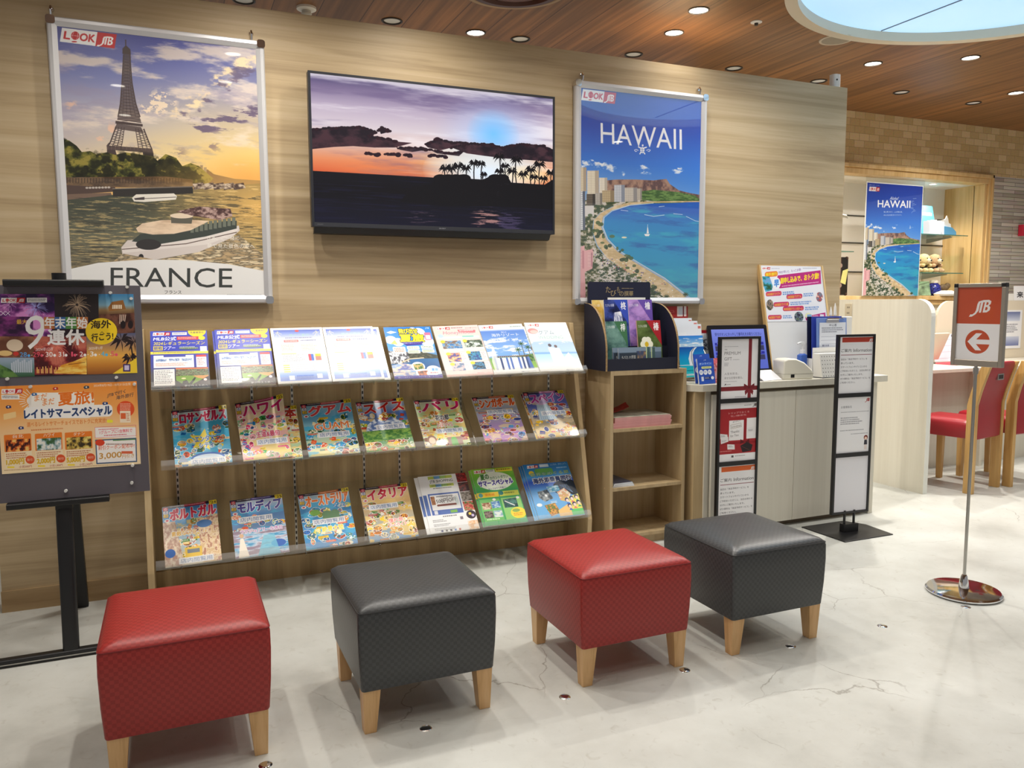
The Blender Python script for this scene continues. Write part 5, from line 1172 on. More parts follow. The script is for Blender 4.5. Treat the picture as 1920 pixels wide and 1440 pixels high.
def art_green():
    c = Cv(310, 420, bg=(120, 190, 70)); c.lw = 3.1
    c.vgrad([(0, 0), (100, 0), (100, 140), (0, 140)], [(0, (150, 206, 60)), (.3, (90, 176, 70)), (.42, (60, 160, 90)), (1, (70, 176, 100))])
    c.pk = (206, 50, 55); c.logo(6, 3, 26, 8, 0); c.rect(34, 3, 56, 10, (250, 250, 246)); c.dashes(36, 4, 54, 9, 2, (80, 110, 80), 1, ragged=.05); c.rect(58, 2, 98, 10, (250, 226, 70)); c.dashes(60, 3.4, 96, 8.6, 1, (90, 110, 40), 2, ragged=.02)
    c.ell(50, 32, 42, 22, (240, 248, 230)); c.text('夏の', (18, 28), (38, 26), 13, (60, 130, 50), bold=.04, out=(.6, (255, 255, 255))); c.text('カウントダウン', (40, 29), (84, 26), 8, (60, 130, 50), bold=.03, out=(.5, (255, 255, 255)))
    c.text('サマースペシャル', (10, 44), (92, 41), 13, (52, 46, 140), bold=.05, out=(.9, (255, 255, 255))); c.text('おトクはすぐ手届く!', (30, 53), (72, 51), 5, (60, 60, 110), bold=.02)
    c.rect(0, 58, 50, 70, (236, 206, 60)); c.rect(52, 58, 98, 70, (214, 220, 90)); c.text('東南編', (18, 67), (40, 67), 6, (236, 130, 30), bold=.04); c.dashes(64, 61, 90, 67, 1, (110, 130, 50), 3); c.ell(8, 64, 5, 5, (90, 160, 160)); c.ell(56, 62, 6, 5, (60, 130, 130))
    c.rect(2, 74, 48, 126, (120, 196, 110)); c.rect(52, 74, 98, 126, (150, 210, 120))
    for i, (x, y, q) in enumerate(((5, 82, [(226, 210, 180), (150, 90, 60)]), (27, 80, [(60, 120, 190), (190, 214, 230)]), (5, 102, [(150, 130, 120), (60, 50, 50)]), (27, 102, [(140, 180, 200), (230, 236, 230)]))): c.npoly([(x, y), (x + 20, y), (x + 20, y + 16), (x, y + 16)], q, .05, .03, i)
    c.npoly([(56, 78), (88, 76), (88, 98), (56, 98)], [(30, 70, 70), (80, 140, 130)], .06, .04, 7); c.line([(60, 82), (80, 94)], 2.5, (240, 240, 240)); c.ell(84, 112, 18, 13, (250, 226, 70)); c.ell(80, 106, 9, 4, (150, 180, 90)); c.dashes(72, 112, 96, 120, 2, (236, 130, 50), 8); c.dashes(8, 120, 44, 125, 1, (250, 250, 230), 9); c.ell(36, 76, 4, 3, (250, 250, 240)); c.ell(92, 76, 4, 3, (250, 250, 240))
    return c
def art_world():
    c = Cv(330, 420, bg=(70, 150, 220)); c.lw = 3.3
    c.vgrad([(0, 0), (100, 0), (100, 140), (0, 140)], [(0, (40, 120, 190)), (.25, (70, 150, 214)), (.34, (40, 80, 190)), (.5, (110, 170, 230)), (1, (120, 190, 240))])
    c.pk = (206, 50, 55); c.logo(8, 3, 24, 7, 0); c.rect(36, 2, 56, 9, (226, 240, 250)); c.text('心に残る、旅をしよう。', (60, 7), (97, 6), 4, (220, 240, 250)); c.dashes(72, 12, 96, 16, 1, (200, 230, 250), 1)
    c.rrect(22, 12, 62, 28, 5, (110, 180, 90)); c.ell(14, 22, 6, 6, (240, 210, 60)); c.text('世界をめぐる旅', (10, 30), (96, 28), 8, (200, 230, 120), bold=.03, out=(.5, (30, 90, 170)))
    c.text('海外添乗員同行', (12, 47), (97, 44), 12, (46, 60, 110), bold=.05, out=(1.0, (250, 246, 226)))
    c.ell(72, 62, 22, 18, (16, 22, 44)); c.ell(92, 62, 14, 18, (14, 18, 30)); 
    for k in range(5): c.line([(52 + k * 3, 76), (66 + k * 4, 54), (90, 74)], .7, (150, 190, 240), .7)
    c.npoly([(14, 66), (36, 62), (44, 84), (24, 90), (14, 80)], [(60, 70, 80), (170, 176, 176)], .05, .04, 2); c.npoly([(36, 56), (62, 54), (64, 68), (40, 70)], [(60, 150, 190), (200, 226, 240)], .05, .03, 3)
    c.npoly([(56, 70), (74, 62), (84, 76), (76, 96), (58, 90)], [(226, 190, 120), (236, 150, 120), (250, 240, 210)], .04, .04, 4); c.npoly([(20, 98), (44, 94), (50, 118), (28, 124)], [(90, 140, 60), (190, 110, 60), (236, 190, 90)], .04, .03, 5)
    c.poly([(46, 112), (70, 100), (100, 96), (100, 126), (46, 126)], (250, 206, 130)); c.poly([(76, 84), (100, 78), (100, 126), (80, 126)], (246, 230, 110)); c.rect(74, 112, 100, 126, (110, 210, 120))
    for i, (x, y) in enumerate(((72, 90), (83, 87), (94, 85), (74, 104), (85, 101), (95, 98))):
        c.ell(x, y, 4.6, 5, (44, 44, 96)); c.ell(x + .5, y + 1.4, 3.4, 3.6, (250, 224, 206)); c.poly([(x - 4, y + 10), (x, y + 5), (x + 5, y + 10)], [(70, 110, 200), (230, 120, 110), (90, 180, 120)][i % 3])
    c.ell(30, 76, 3, 3, (240, 246, 250)); c.ell(10, 96, 6, 4, (240, 246, 250)); c.dashes(36, 90, 54, 96, 2, (250, 250, 250), 6)
    return c
def art_info(kind):
    c = Cv(300, 420, bg=(244, 244, 246)); c.lw = 3
    R = (186, 66, 48) if kind != 'gift' else (150, 40, 46)
    c.pk = (190, 60, 40)
    if kind in ('info', 'info_orange'):
        c.rect(8, 2, 100, 14, R if kind == 'info' else (226, 104, 44)); c.jtb((86, 13), (98, 13), 7, (245, 240, 240)); c.text('ご案内', (6, 38), (36, 38), 8, (60, 56, 60)); c.text('Information', (42, 38), (97, 38), 8, (60, 56, 60), bold=.008); c.line([(6, 45), (98, 45)], 1.3, (130, 40, 50))
        rows = ['当店は「来店予約サービス」を', '承っています。', 'スマートフォンやパソコンから', 'ご予約をいただくと、当日お待たせ', 'せずにご案内いたします。', 'ぜひ便利な「来店予約サービス」を', 'ご利用ください。']
        for i, t_ in enumerate(rows): c.text(t_, (6, 58 + i * 9.6), (6 + 5.6 * len(t_), 58 + i * 9.6), 4.8, (80, 76, 84))
    elif kind == 'letter':
        c.jtb((84, 12), (96, 12), 8, (170, 50, 50)); c.text('お客様各位', (12, 27), (44, 27), 6, (120, 120, 126)); c.dashes(12, 36, 96, 39, 1, (150, 150, 156), 1, ragged=.02); c.dashes(12, 50, 84, 70, 4, (140, 140, 148), 2, ragged=.3); c.dashes(12, 82, 84, 86, 1, (150, 150, 156), 3, ragged=.05); c.dashes(44, 92, 96, 95, 1, (140, 140, 148), 4, ragged=.02)
        c.ell(90, 104, 6, 6, (120, 40, 36)); c.ell(90, 106, 4, 4, (246, 216, 196)); c.poly([(86, 110), (94, 110), (95, 122), (85, 122)], (60, 60, 70)); c.rect(87, 122, 89, 134, (226, 200, 186)); c.rect(91, 122, 93, 134, (226, 200, 186))
    elif kind == 'premium':
        c.rect(74, 0, 83, 140, (136, 44, 52)); c.rect(0, 112, 100, 122, (136, 44, 52))
        for sx in (-1, 1):
            c.poly([(78, 114), (78 + sx * 14, 106), (78 + sx * 15, 118), (78 + sx * 2, 118)], (120, 34, 44)); c.poly([(78, 116), (78 + sx * 12, 124), (78 + sx * 10, 134), (78 + sx * 3, 126)], (128, 40, 48))
        c.ell(78, 115, 3.4, 3.4, (104, 28, 36)); c.dashes(9, 17, 46, 19, 1, (150, 150, 156), 1, ragged=.02); c.text('THE', (9, 26), (16, 26), 3, (130, 126, 130)); c.text('PREMIUM', (9, 37), (52, 37), 7.4, (130, 126, 130)); c.text('GIFT', (9, 50), (29, 50), 7.4, (130, 126, 130)); c.dashes(32, 48, 50, 50, 1, (150, 150, 156), 2, ragged=.02); c.dashes(9, 55, 22, 64, 4, (170, 170, 176), 3)
        c.text('人生を彩る、', (10, 84), (48, 84), 5.6, (140, 136, 140)); c.text('幸せな記憶を贈る。', (10, 94), (60, 94), 5.6, (140, 136, 140)); c.dashes(10, 99, 44, 101, 1, (160, 160, 166), 4, ragged=.02); c.jtb((10, 108), (15, 108), 3.4, (60, 60, 64)); c.dashes(17, 106, 28, 108, 1, (110, 110, 116), 5, ragged=.02); c.dashes(40, 136, 70, 138, 1, (110, 110, 116), 6, ragged=.02)
    elif kind == 'gift':
        c.rect(0, 14, 100, 122, (170, 40, 46)); c.jtb((90, 10), (99, 10), 6, (60, 56, 60)); c.dashes(66, 6, 86, 9, 1, (120, 110, 116), 1, ragged=.02); c.text('トリップでおくる', (24, 27), (80, 25), 4.6, (244, 220, 216)); c.text('「新しい体験の贈り物」', (30, 34), (72, 32), 4.4, (244, 220, 216))
        c.rect(26, 42, 66, 90, (246, 244, 244)); c.rect(74, 38, 100, 88, (246, 244, 244)); c.rect(67, 40, 73, 100, (150, 24, 34)); c.rect(0, 94, 100, 99, (150, 24, 34)); c.text('Thanks', (30, 73), (54, 71), 6, (110, 106, 110)); c.text('for You', (30, 82), (52, 80), 6, (110, 106, 110)); c.text('KANSHA', (33, 60), (58, 57), 4.4, (140, 130, 120)); c.line([(31, 62), (30, 53), (58, 49), (60, 58), (31, 62)], .6, (150, 130, 110))
        c.text('ありがとう', (36, 48), (56, 45), 4.4, (120, 116, 120))
        for x, y, a in ((2, 72, 3), (4, 84, -4), (22, 98, 2), (76, 62, -3)): c.poly([(x, y), (x + 20, y + a), (x + 21, y + 12 + a), (x + 1, y + 13)], (240, 238, 238)); c.dashes(x + 3, y + 4, x + 17, y + 9, 2, (150, 146, 150), int(x))
        for sx in (-1, 1): c.poly([(70, 96), (70 + sx * 12, 88), (70 + sx * 13, 100)], (96, 14, 24))
        c.poly([(58, 104), (76, 96), (92, 104), (88, 118), (64, 120)], (40, 30, 34)); c.line([(62, 106), (84, 116)], 1, (110, 60, 50)); c.dashes(2, 114, 40, 117, 1, (240, 190, 180), 9); c.rect(34, 126, 40, 131, (90, 86, 90)); c.dashes(44, 127, 72, 130, 1, (120, 116, 120), 8, ragged=.02)
    return c
def art_early():
    """early booking board poster, magenta and yellow lettering"""
    c = Cv(640, 560, [(88, 70), (785, 85), (862, 628), (172, 688)], bg=(238, 240, 248)); c.lw = .9
    M = (190, 44, 130); Y = (250, 226, 50); O = (240, 130, 60)
    c.pk = (206, 50, 90); c.logo(102, 88, 104, 26, .02); c.dashes(225, 100, 320, 112, 1, (170, 170, 190), 1, ragged=.02); c.dashes(590, 98, 745, 108, 1, (130, 130, 150), 2, ragged=.02)
    c.text('予約が早いと、もっとお得!', (308, 164), (568, 130), 30, (120, 70, 150), bold=.008)
    c.poly([(300, 178), (782, 122), (790, 258), (330, 316), (262, 300)], M); c.ell(285, 262, 48, 62, (250, 250, 252)); c.ell(285, 262, 40, 54, (240, 246, 252)); c.text('早', (258, 304), (314, 296), 74, (60, 140, 226), bold=.04)
    c.text('期申し込みで、おトク旅!', (334, 268), (764, 206), 62, Y, bold=.04); c.dashes(350, 288, 765, 306, 1, (250, 226, 240), 3, ragged=.02, skew=-.13)
    c.rrect(142, 142, 300, 200, 24, O, skew=-.08); c.text('海外旅行', (152, 188), (292, 176), 34, Y, bold=.05, out=(.4, (210, 70, 60)))
    c.npoly([(110, 190), (200, 190), (240, 290), (230, 340), (150, 360), (126, 300)], [(120, 170, 220), (70, 180, 220), (40, 90, 60)], .1, .06, 4)
    for x, y, w, t_ in ((154, 352, 192, '150日前までハワイ'), (404, 372, 182, '120日前までグアム'), (250, 462, 186, '120日前までバリ島'), (362, 502, 240, '90/50日前までシンガポール'), (182, 606, 166, '90日前まで台北')):
        c.rrect(x, y + 8, x + w, y + 58, 20, (206, 54, 110), skew=-.09); c.text(t_, (x + 12, y + 50), (x + w - 12, y + 32), 30, Y, bold=.03)
    for x, y, w, sd in ((360, 352, 160, 5), (598, 360, 140, 6), (450, 456, 260, 7), (618, 500, 160, 8), (364, 604, 110, 9)): c.dashes(x, y, x + w, y + 40, 2, (90, 140, 210), sd, ragged=.3, skew=-.1, fill=.7)
    for x, y, w, h, q in ((205, 500, 44, 60, [(90, 90, 90), (190, 160, 140), (60, 70, 60)]), (772, 392, 36, 50, [(120, 130, 150), (190, 60, 60), (240, 230, 220)]), (548, 610, 52, 56, [(40, 40, 60), (130, 150, 170), (90, 110, 80)])): c.npoly([(x + w * math.cos(2 * PI * i / 14), y + h * math.sin(2 * PI * i / 14)) for i in range(14)], q, .03, .03, x)
    c.poly([(618, 600), (836, 545), (840, 618), (628, 640)], M); c.rect(780, 566, 822, 612, (230, 230, 240)); c.dashes(700, 580, 774, 612, 3, (250, 220, 236), 10, skew=-.1); c.ell(655, 590, 38, 30, (240, 240, 200)); c.text('旅', (640, 622), (690, 616), 44, (90, 160, 230), bold=.04)
    return c
def art_sign():
    c = Cv(300, 510, bg=(240, 240, 243)); c.lw = 3
    R = (196, 82, 50); c.pk = R
    c.rect(0, 0, 100, 85, R); c.jtb((31, 60), (73, 58), 29, (240, 238, 238))
    c.ell(50, 127, 28, 28, R); c.poly([(27, 127), (46, 107), (60, 107), (47, 121.5), (80, 121.5), (80, 132.5), (47, 132.5), (60, 147), (46, 147)], (240, 240, 243))
    return c
def art_screen():
    c = Cv(440, 320, bg=(92, 104, 200)); c.lw = 4.4
    c.vgrad([(0, 0), (100, 0), (100, 80), (0, 80)], [(0, (126, 140, 226)), (.28, (110, 124, 216)), (1, (84, 100, 196))])
    c.text('受付ボタンにタッチして番号札をお取りください', (6, 12), (94, 12), 6, (30, 36, 90), bold=.015); c.dashes(24, 16, 78, 19, 1, (50, 56, 120), 1, ragged=.02)
    for y in (24, 41): c.rect(4, y, 96, y + 5, (40, 44, 150)); c.dashes(8, y + 1, 40, y + 4, 1, (170, 180, 240), y, ragged=.02); c.dashes(52, y + 1, 90, y + 4, 1, (170, 180, 240), y + 1, ragged=.02)
    for y in (30, 47):
        for x in (4, 51): c.rect(x, y, x + 45, y + 9, (56, 56, 92)); c.dashes(x + 4, y + 3, x + 26, y + 6, 1, (190, 190, 220), y + x, ragged=.02)
    c.rrect(70, 60, 84, 74, 2, (50, 56, 140)); c.line([(73, 67), (80, 67)], 1.4, (200, 206, 240))
    return c
def art_brochure(kanji, a, b, corner, seed, fn=None):
    c = Cv(220, 320, bg=a); c.lw = 2.2
    c.npoly([(0, 0), (100, 0), (100, 150), (0, 150)], [a, b, tuple(min(255, q + 30) for q in b)], .5, .35, seed, 0.1, 1.1, octv=7, rough=.6)
    if fn: fn(c)
    c.poly([(40, 0), (100, 0), (100, 78)], corner); c.text(kanji, (70, 31), (92, 31), 24, (250, 250, 252), bold=.03); c.text('たびもの撰華', (5, 22), (42, 22), 9, (244, 244, 248), bold=.01)
    return c
def b_fall(c): c.npoly([(40, 40), (70, 36), (80, 90), (74, 150), (28, 150), (36, 90)], [(250, 250, 255), (120, 130, 180), (250, 250, 255)], .05, .2, 2)
def b_flower(c):
    for k in range(6): a = 2 * PI * k / 6; c.ell(36 + 14 * math.cos(a), 74 + 14 * math.sin(a), 13, 11, (246, 246, 226))
    c.ell(36, 74, 8, 8, (226, 190, 50)); c.ell(66, 104, 14, 9, (240, 244, 220))
def art_header():
    c = Cv(420, 140, bg=(30, 34, 58)); c.lw = 4.2; G = (186, 164, 112)
    c.text('た', (27, 15), (35, 15), 9, G, bold=.01); c.text('び', (35, 20), (44, 20), 9, G, bold=.01); c.text('も', (45, 15), (50, 15), 9, G, bold=.01); c.text('の', (49, 20), (56, 20), 7, G, bold=.01); c.text('撰華', (57, 20), (72, 20), 7.5, G, bold=.02); c.dashes(53, 8, 72, 10, 1, G, 1, ragged=.02)
    return c
def art_booklet():
    c = Cv(300, 90, bg=(90, 110, 130)); c.lw = 3; c.rect(0, 0, 100, 8, (130, 150, 170)); c.npoly([(42, 6), (66, 6), (66, 30), (42, 30)], [(70, 80, 110), (150, 120, 90), (240, 240, 240)], .1, .2, 1); c.rect(3, 9, 44, 27, (50, 62, 76)); c.text('たびもの撰華', (8, 24), (40, 24), 11, (226, 224, 214)); 
    for x in (64, 76): c.rect(x, 0, x + 2, 30, (196, 214, 150)); c.rect(x + 3, 0, x + 9, 30, (70, 96, 96))
    return c
def art_seabridge():
    c = Cv(240, 330); c.lw = 2.4
    c.vgrad([(0, 0), (100, 0), (100, 140), (0, 140)], [(0, (40, 130, 226)), (.26, (190, 224, 246)), (.28, (30, 90, 180)), (.5, (20, 150, 214)), (.8, (30, 190, 206)), (1, (60, 200, 206))])
    c.blend([(0, 8), (100, 8), (100, 36), (0, 36)], (250, 252, 255), .48, .62, .3, .05, 2, .9)
    c.poly([(60, 40), (74, 38), (62, 48), (54, 62), (54, 80), (58, 100), (40, 100), (36, 76), (44, 54)], (236, 238, 240)); c.line([(62, 40), (50, 54), (48, 74), (52, 100)], 2, (70, 80, 100))
    return c
def art_leaflet(kind):
    c = Cv(200, 280); c.lw = 2
    if kind == 'white': c.vgrad([(0, 0), (100, 0), (100, 140), (0, 140)], [(0, (236, 242, 250)), (.62, (240, 245, 250)), (.63, (34, 56, 120)), (1, (34, 56, 120))]); c.rect(88, 6, 98, 14, (224, 130, 120)); c.dashes(12, 26, 50, 38, 2, (250, 252, 255), 1)
    elif kind == 'blue':
        c.rect(0, 0, 100, 140, (52, 90, 190)); c.text('JTB', (40, 14), (54, 12), 6, (240, 244, 250), bold=.04); c.rrect(8, 22, 90, 38, 4, (70, 120, 220)); c.text('オンライン', (12, 34), (84, 32), 10, (240, 246, 255), bold=.03); c.rrect(22, 44, 84, 56, 5, (236, 240, 150)); c.dashes(28, 47, 78, 53, 1, (70, 100, 120), 3)
        for x in (18, 44, 70): c.ell(x, 76, 12, 14, (246, 248, 252)); c.dashes(x - 7, 70, x + 7, 82, 2, (90, 120, 190), x)
        c.rect(16, 100, 30, 124, (226, 232, 246)); c.rect(36, 102, 72, 116, (34, 50, 110)); c.dashes(38, 104, 70, 114, 2, (236, 236, 240), 5); c.ell(84, 108, 9, 9, (240, 244, 252))
    elif kind == 'pink': c.npoly([(0, 0), (100, 0), (100, 140), (0, 140)], [(226, 130, 130), (240, 190, 184), (214, 90, 96)], .14, .1, 4); c.rect(10, 10, 60, 30, (236, 120, 130)); c.ell(60, 60, 16, 18, (190, 70, 70)); c.dashes(14, 90, 80, 120, 4, (250, 230, 228), 6)
    elif kind == 'red': c.rect(0, 0, 100, 140, (176, 52, 50)); c.rect(70, 0, 96, 34, (238, 226, 220)); c.rect(74, 4, 90, 30, (214, 220, 226)); c.rect(86, 0, 89, 34, (120, 20, 30)); c.dashes(8, 10, 34, 14, 1, (226, 150, 140), 1, ragged=.02); c.line([(44, 14), (60, 14), (62, 20), (42, 20), (44, 14)], .8, (226, 150, 140)); c.text('旅の贈り物', (16, 31), (42, 31), 5.6, (246, 226, 220), bold=.02)
    elif kind == 'form': 
        c.rect(0, 0, 100, 140, (236, 240, 248)); c.dashes(8, 14, 90, 30, 3, (120, 124, 140), 1); 
        for k in range(9): c.line([(6, 40 + k * 10), (94, 40 + k * 10)], .6, (150, 156, 176))
        c.dashes(10, 62, 70, 110, 5, (130, 134, 156), 2, ragged=.6); c.text('申込書', (36, 11), (64, 11), 7, (90, 94, 110))
    elif kind == 'notice': c.rect(0, 0, 100, 140, (244, 244, 247)); c.vgrad([(10, 6), (90, 6), (90, 40), (10, 40)], [(0, (90, 100, 150)), (.28, (214, 220, 236))]); c.dashes(12, 50, 88, 84, 5, (110, 110, 126), 3); c.vgrad([(10, 96), (90, 96), (90, 130), (10, 130)], [(.66, (220, 226, 240)), (.95, (110, 120, 170))])
    return c
# ================================================================ on the wooden wall
t = snap_frame('framed_poster', 'big silver framed poster of the iron tower and river boat', -0.450, 0.474, 1.423, 2.690, printed('tower_poster_print', art_france(), rough=0.4, coat=1.0, coat_rough=0.02, coat_ior=1.7), (-0.432, 0.418))
t = snap_frame('framed_poster', 'silver framed poster of a blue bay and beach with white lettering', 2.180, 3.094, 1.408, 2.685, printed('beach_poster_print', art_beach(), rough=0.4, coat=1.0, coat_rough=0.02, coat_ior=2.3), (2.235, 3.050))

tv = thing('television', 'large black wall television showing a sunset with palm silhouettes', 'television', (1.3445, 0, 1.80))
ti = inv(tv)
m = MB(); X0, X1, Z0, Z1, Y = 0.669, 2.020, 1.804, 2.560, -0.100
m.box(X0, X1, Y + 0.004, -0.055, Z0, Z1); m.box(X0 + 0.12, X1 - 0.12, -0.055, -0.035, Z0 + 0.08, Z1 - 0.2)
m.build('body', mat('tv_black', (26, 27, 30), rough=0.35), tv, bevel=0.003, xf=ti)
m = MB(); b = 0.012
m.box(X0, X1, Y, Y + 0.006, Z1 - b, Z1).box(X0, X0 + b, Y, Y + 0.006, Z0, Z1 - b).box(X1 - b, X1, Y, Y + 0.006, Z0, Z1 - b).box(X0 + b, X1 - b, Y, Y + 0.006, Z0, Z0 + 0.022)
bez = m.build('bezel', mat('tv_bezel', (52, 54, 60), rough=0.35, metal=0.3), tv, xf=ti)
cb = Cv(900, 16, bg=(52, 54, 60)); cb.lw = 9; cb.text('SHARP', (49.2, 1.15), (52.0, 1.15), .5, (190, 190, 194), bold=.03); cb.text('AQUOS', (1.0, 1.1), (3.2, 1.1), .4, (150, 150, 154))
MB().pic((X0 + b, Y - 0.0004, Z0 + 0.002), (X1 - b, Y - 0.0004, Z0 + 0.002), (X1 - b, Y - 0.0004, Z0 + 0.022), (X0 + b, Y - 0.0004, Z0 + 0.022)).build('maker_lettering', printed('tv_lettering', cb, rough=0.4), bez, xf=ti)
MB().pic((X0 + b, Y + 0.003, Z0 + 0.022), (X1 - b, Y + 0.003, Z0 + 0.022), (X1 - b, Y + 0.003, Z1 - b), (X0 + b, Y + 0.003, Z1 - b)).build('screen', printed('sunset_screen', art_tv(), rough=0.22, glow=1.0, spec=0.35), tv, xf=ti)
m = MB(); m.prism([(Y + 0.012, Z0), (-0.05, Z0), (-0.05, Z0 - 0.034), (Y + 0.030, Z0 - 0.030)], 'x', X0 + 0.012, X1 - 0.02); m.build('speaker_bar', mat('speaker_black', (16, 16, 18), rough=0.3), tv, xf=ti)
MB().box(1.1, 1.6, -0.036, -0.0005, 2.0, 2.35).build('wall_bracket', M_BLACK, tv, xf=ti)

# ================================================================ easel and its board
ez = thing('display_easel', 'black metal easel holding a grey board at the left edge', 'easel', (-0.43, -0.62, 0)); ei = inv(ez)
m = MB(); m.rings([[(x, -0.615 + y + lean, z) for (x, y, _) in rsq(0.030, 0.016, 0.014, 0, 4, cx=-0.43)] for z, lean in ((0.03, -0.04), (0.58, -0.002), (0.66, 0.04), (1.50, 0.085))]); m.build('post', M_BLACK, ez, smooth=True, xf=ei)
m = MB(); m.rings([[(x, p[0] - 0.655, p[1] + 0.016) for p in rsq(0.020, 0.016, 0.008, 0, 4)] for x in (-0.95, -0.28)]); m.build('base_bar', M_BLACK, ez, smooth=True, xf=ei)
m = MB(); m.box(-0.95, -0.28, -0.678, -0.674, 0.012, 0.016); m.build('base_groove', M_STEEL, ez, xf=ei)
m = MB(); m.hexa([(-0.476, -0.085, 0.0), (-0.418, -0.085, 0.0), (-0.418, -0.05, 0.0), (-0.476, -0.05, 0.0)], [(-0.455, -0.50, 1.36), (-0.403, -0.50, 1.36), (-0.403, -0.47, 1.36), (-0.455, -0.47, 1.36)]); m.build('rear_leg', M_BLACK, ez, bevel=0.003, xf=ei)
m = MB(); m.rings([[(x, p[0] - 0.625, p[1] + 0.634) for p in rsq(0.026, 0.012, 0.006, 0, 4)] for x in (-0.622, -0.264)]); m.box(-0.46, -0.40, -0.62, -0.59, 0.60, 0.64); m.build('ledge', M_BLACK, ez, smooth=True, xf=ei)
m = MB(); m.rings([[(x, p[0] - 0.610, p[1] + 1.503) for p in rsq(0.028, 0.014, 0.007, 0, 4)] for x in (-0.585, -0.243)]); m.build('top_clamp', M_BLACK, ez, smooth=True, xf=ei)
m = MB(); m.cyl((-0.405, -0.548, 1.50), (-0.405, -0.548, 1.545), 0.026, n=20); m.build('clamp_knob', M_BLACK, ez, smooth=True, xf=ei)
BD = thing('display_board', 'grey board on the black easel carrying two travel posters', 'board', (-0.43, -0.618, 0.647), rot=(math.radians(-3.0), 0, 0))
MB().box(-0.320, 0.318, -0.006, 0.006, 0, 0.850).build('board', mat('board_grey', (92, 88, 96), rough=0.7), BD, bevel=0.001)
BM = BD.matrix_basis
def on_board(o): o.matrix_basis = BM @ o.matrix_basis
def sheet(name, w, h, pic_m, parent=None, th=0.0012, curl=0.0, nu=6, nv=8, back=None):
    """paper sheet, lower edge on the local x axis, picture towards -y, with a slight curl"""
    m = MB()
    def q(u, v, d): return (w * (u - .5), -d - curl * v * v * (1 + .4 * math.sin(u * 3)), h * v)
    for i in range(nu):
        for j in range(nv):
            u0, u1, v0, v1 = i / nu, (i + 1) / nu, j / nv, (j + 1) / nv
            k = len(m.v); m.v += [q(u0, v0, th), q(u1, v0, th), q(u1, v1, th), q(u0, v1, th)]; m.uv[len(m.f)] = ((u0, v0), (u1, v0), (u1, v1), (u0, v1)); m.f.append((k, k + 1, k + 2, k + 3)); m.m.append(0)
            m.add([q(u0, v0, 0), q(u0, v1, 0), q(u1, v1, 0), q(u1, v0, 0)], [(0, 1, 2, 3)], 1)
    for a, b in (((0, 0), (1, 0)), ((1, 0), (1, 1)), ((1, 1), (0, 1)), ((0, 1), (0, 0))):
        n = 8
        for i in range(n):
            p = [(a[0] + (b[0] - a[0]) * k / n, a[1] + (b[1] - a[1]) * k / n) for k in (i, i + 1)]
            m.add([q(*p[0], 0), q(*p[1], 0), q(*p[1], th), q(*p[0], th)], [(0, 1, 2, 3)], 1)
    return m
for nm, lab, art, z0, z1, x0, x1 in (('travel_poster', 'dark collage poster with a big white 9, upper one on the grey board', art_yearend, 0.492, 0.815, -0.191, 0.292), ('travel_poster', 'orange late summer poster, lower one on the grey board', art_latesummer, 0.115, 0.458, -0.203, 0.288)):
    o = sheet(nm, x1 - x0, z1 - z0, None).build(nm, [printed(nm + '_print', art(), rough=0.35, spec=0.4), M_PAPER])
    tag(o, lab, 'poster'); o.location = ((x0 + x1) / 2, -0.0062, z0); bpy.context.view_layer.update(); on_board(o)
pin_m = acrylic('pin_plastic', tint=(0.9, 0.9, 0.9))
PINS = [(0.270, 0.843, 'clear push pin at the top right corner of the grey board'), (0.208, 0.820, 'clear push pin above the right end of the collage poster'), (0.283, 0.796, 'clear push pin on the top right corner of the collage poster'), (0.214, 0.476, 'clear push pin between the two posters, to the right'), (-0.166, 0.486, 'clear push pin between the two posters, to the left'), (0.279, 0.446, 'clear push pin on the top right corner of the orange poster'), (0.257, 0.112, 'clear push pin at the lower right edge of the orange poster'), (0.251, 0.040, 'clear push pin near the lower right corner of the grey board'), (0.012, 0.030, 'clear push pin just above the middle of the easel ledge'), (-0.09, 0.452, 'clear push pin at the upper left of the orange poster')]
for x, z, lab in PINS:
    p = MB(); p.cyl((0, 0, 0), (0, -0.004, 0), 0.0065, 0.0055, 14).cyl((0, -0.004, 0), (0, -0.012, 0), 0.0035, 0.0045, 12).cyl((0, -0.012, 0), (0, -0.015, 0), 0.0062, 0.0058, 14)
    o = p.build('push_pin', mat('pin_clear', (214, 214, 210), rough=0.08, spec=0.8), smooth=True); tag(o, lab, 'push pin', 'push pins on the grey board'); o.location = (x, -0.0078, z); bpy.context.view_layer.update(); on_board(o)

# ================================================================ magazine rack with acrylic trays
rk = thing('magazine_rack', 'long wooden magazine rack with three rows of clear trays along the wall', 'rack', (1.0, -0.15, 0)); ri = inv(rk)
MB().box(-0.122, 2.133, -0.022, -0.004, 0.0, 1.30).build('back_panel', M_RACK, rk, xf=ri)
for xa, xb in ((-0.150, -0.122), (2.133, 2.160)):
    m = MB(); m.prism([(-0.004, 0.0), (-0.29, 0.0), (-0.305, 0.19), (-0.062, 1.302), (-0.004, 1.302)], 'x', xa, xb); m.build('side_panel', M_RACKEDGE, rk, bevel=0.0015, xf=ri)
MB().box(-0.122, 2.133, -0.052, -0.034, 0.0, 0.115).build('kick_board', M_RACK, rk, xf=ri)
RAILS = [-0.006, 0.357, 0.554, 0.919, 1.114, 1.472, 1.661, 2.018]
M_RAIL = mat('rail_metal', (196, 192, 184), rough=0.35, metal=0.8); M_SLOT = mat('rail_slot', (24, 22, 20), rough=0.6)
for x in RAILS:
    m = MB(); m.box(x - 0.006, x + 0.006, -0.0255, -0.022, 0.14, 1.285, 0)
    z = 0.16
    while z < 1.27:
        m.box(x - 0.0035, x + 0.0035, -0.0258, -0.0254, z, z + 0.016, 1); z += 0.030
    m.build('slotted_rail', [M_RAIL, M_SLOT], rk, xf=ri)
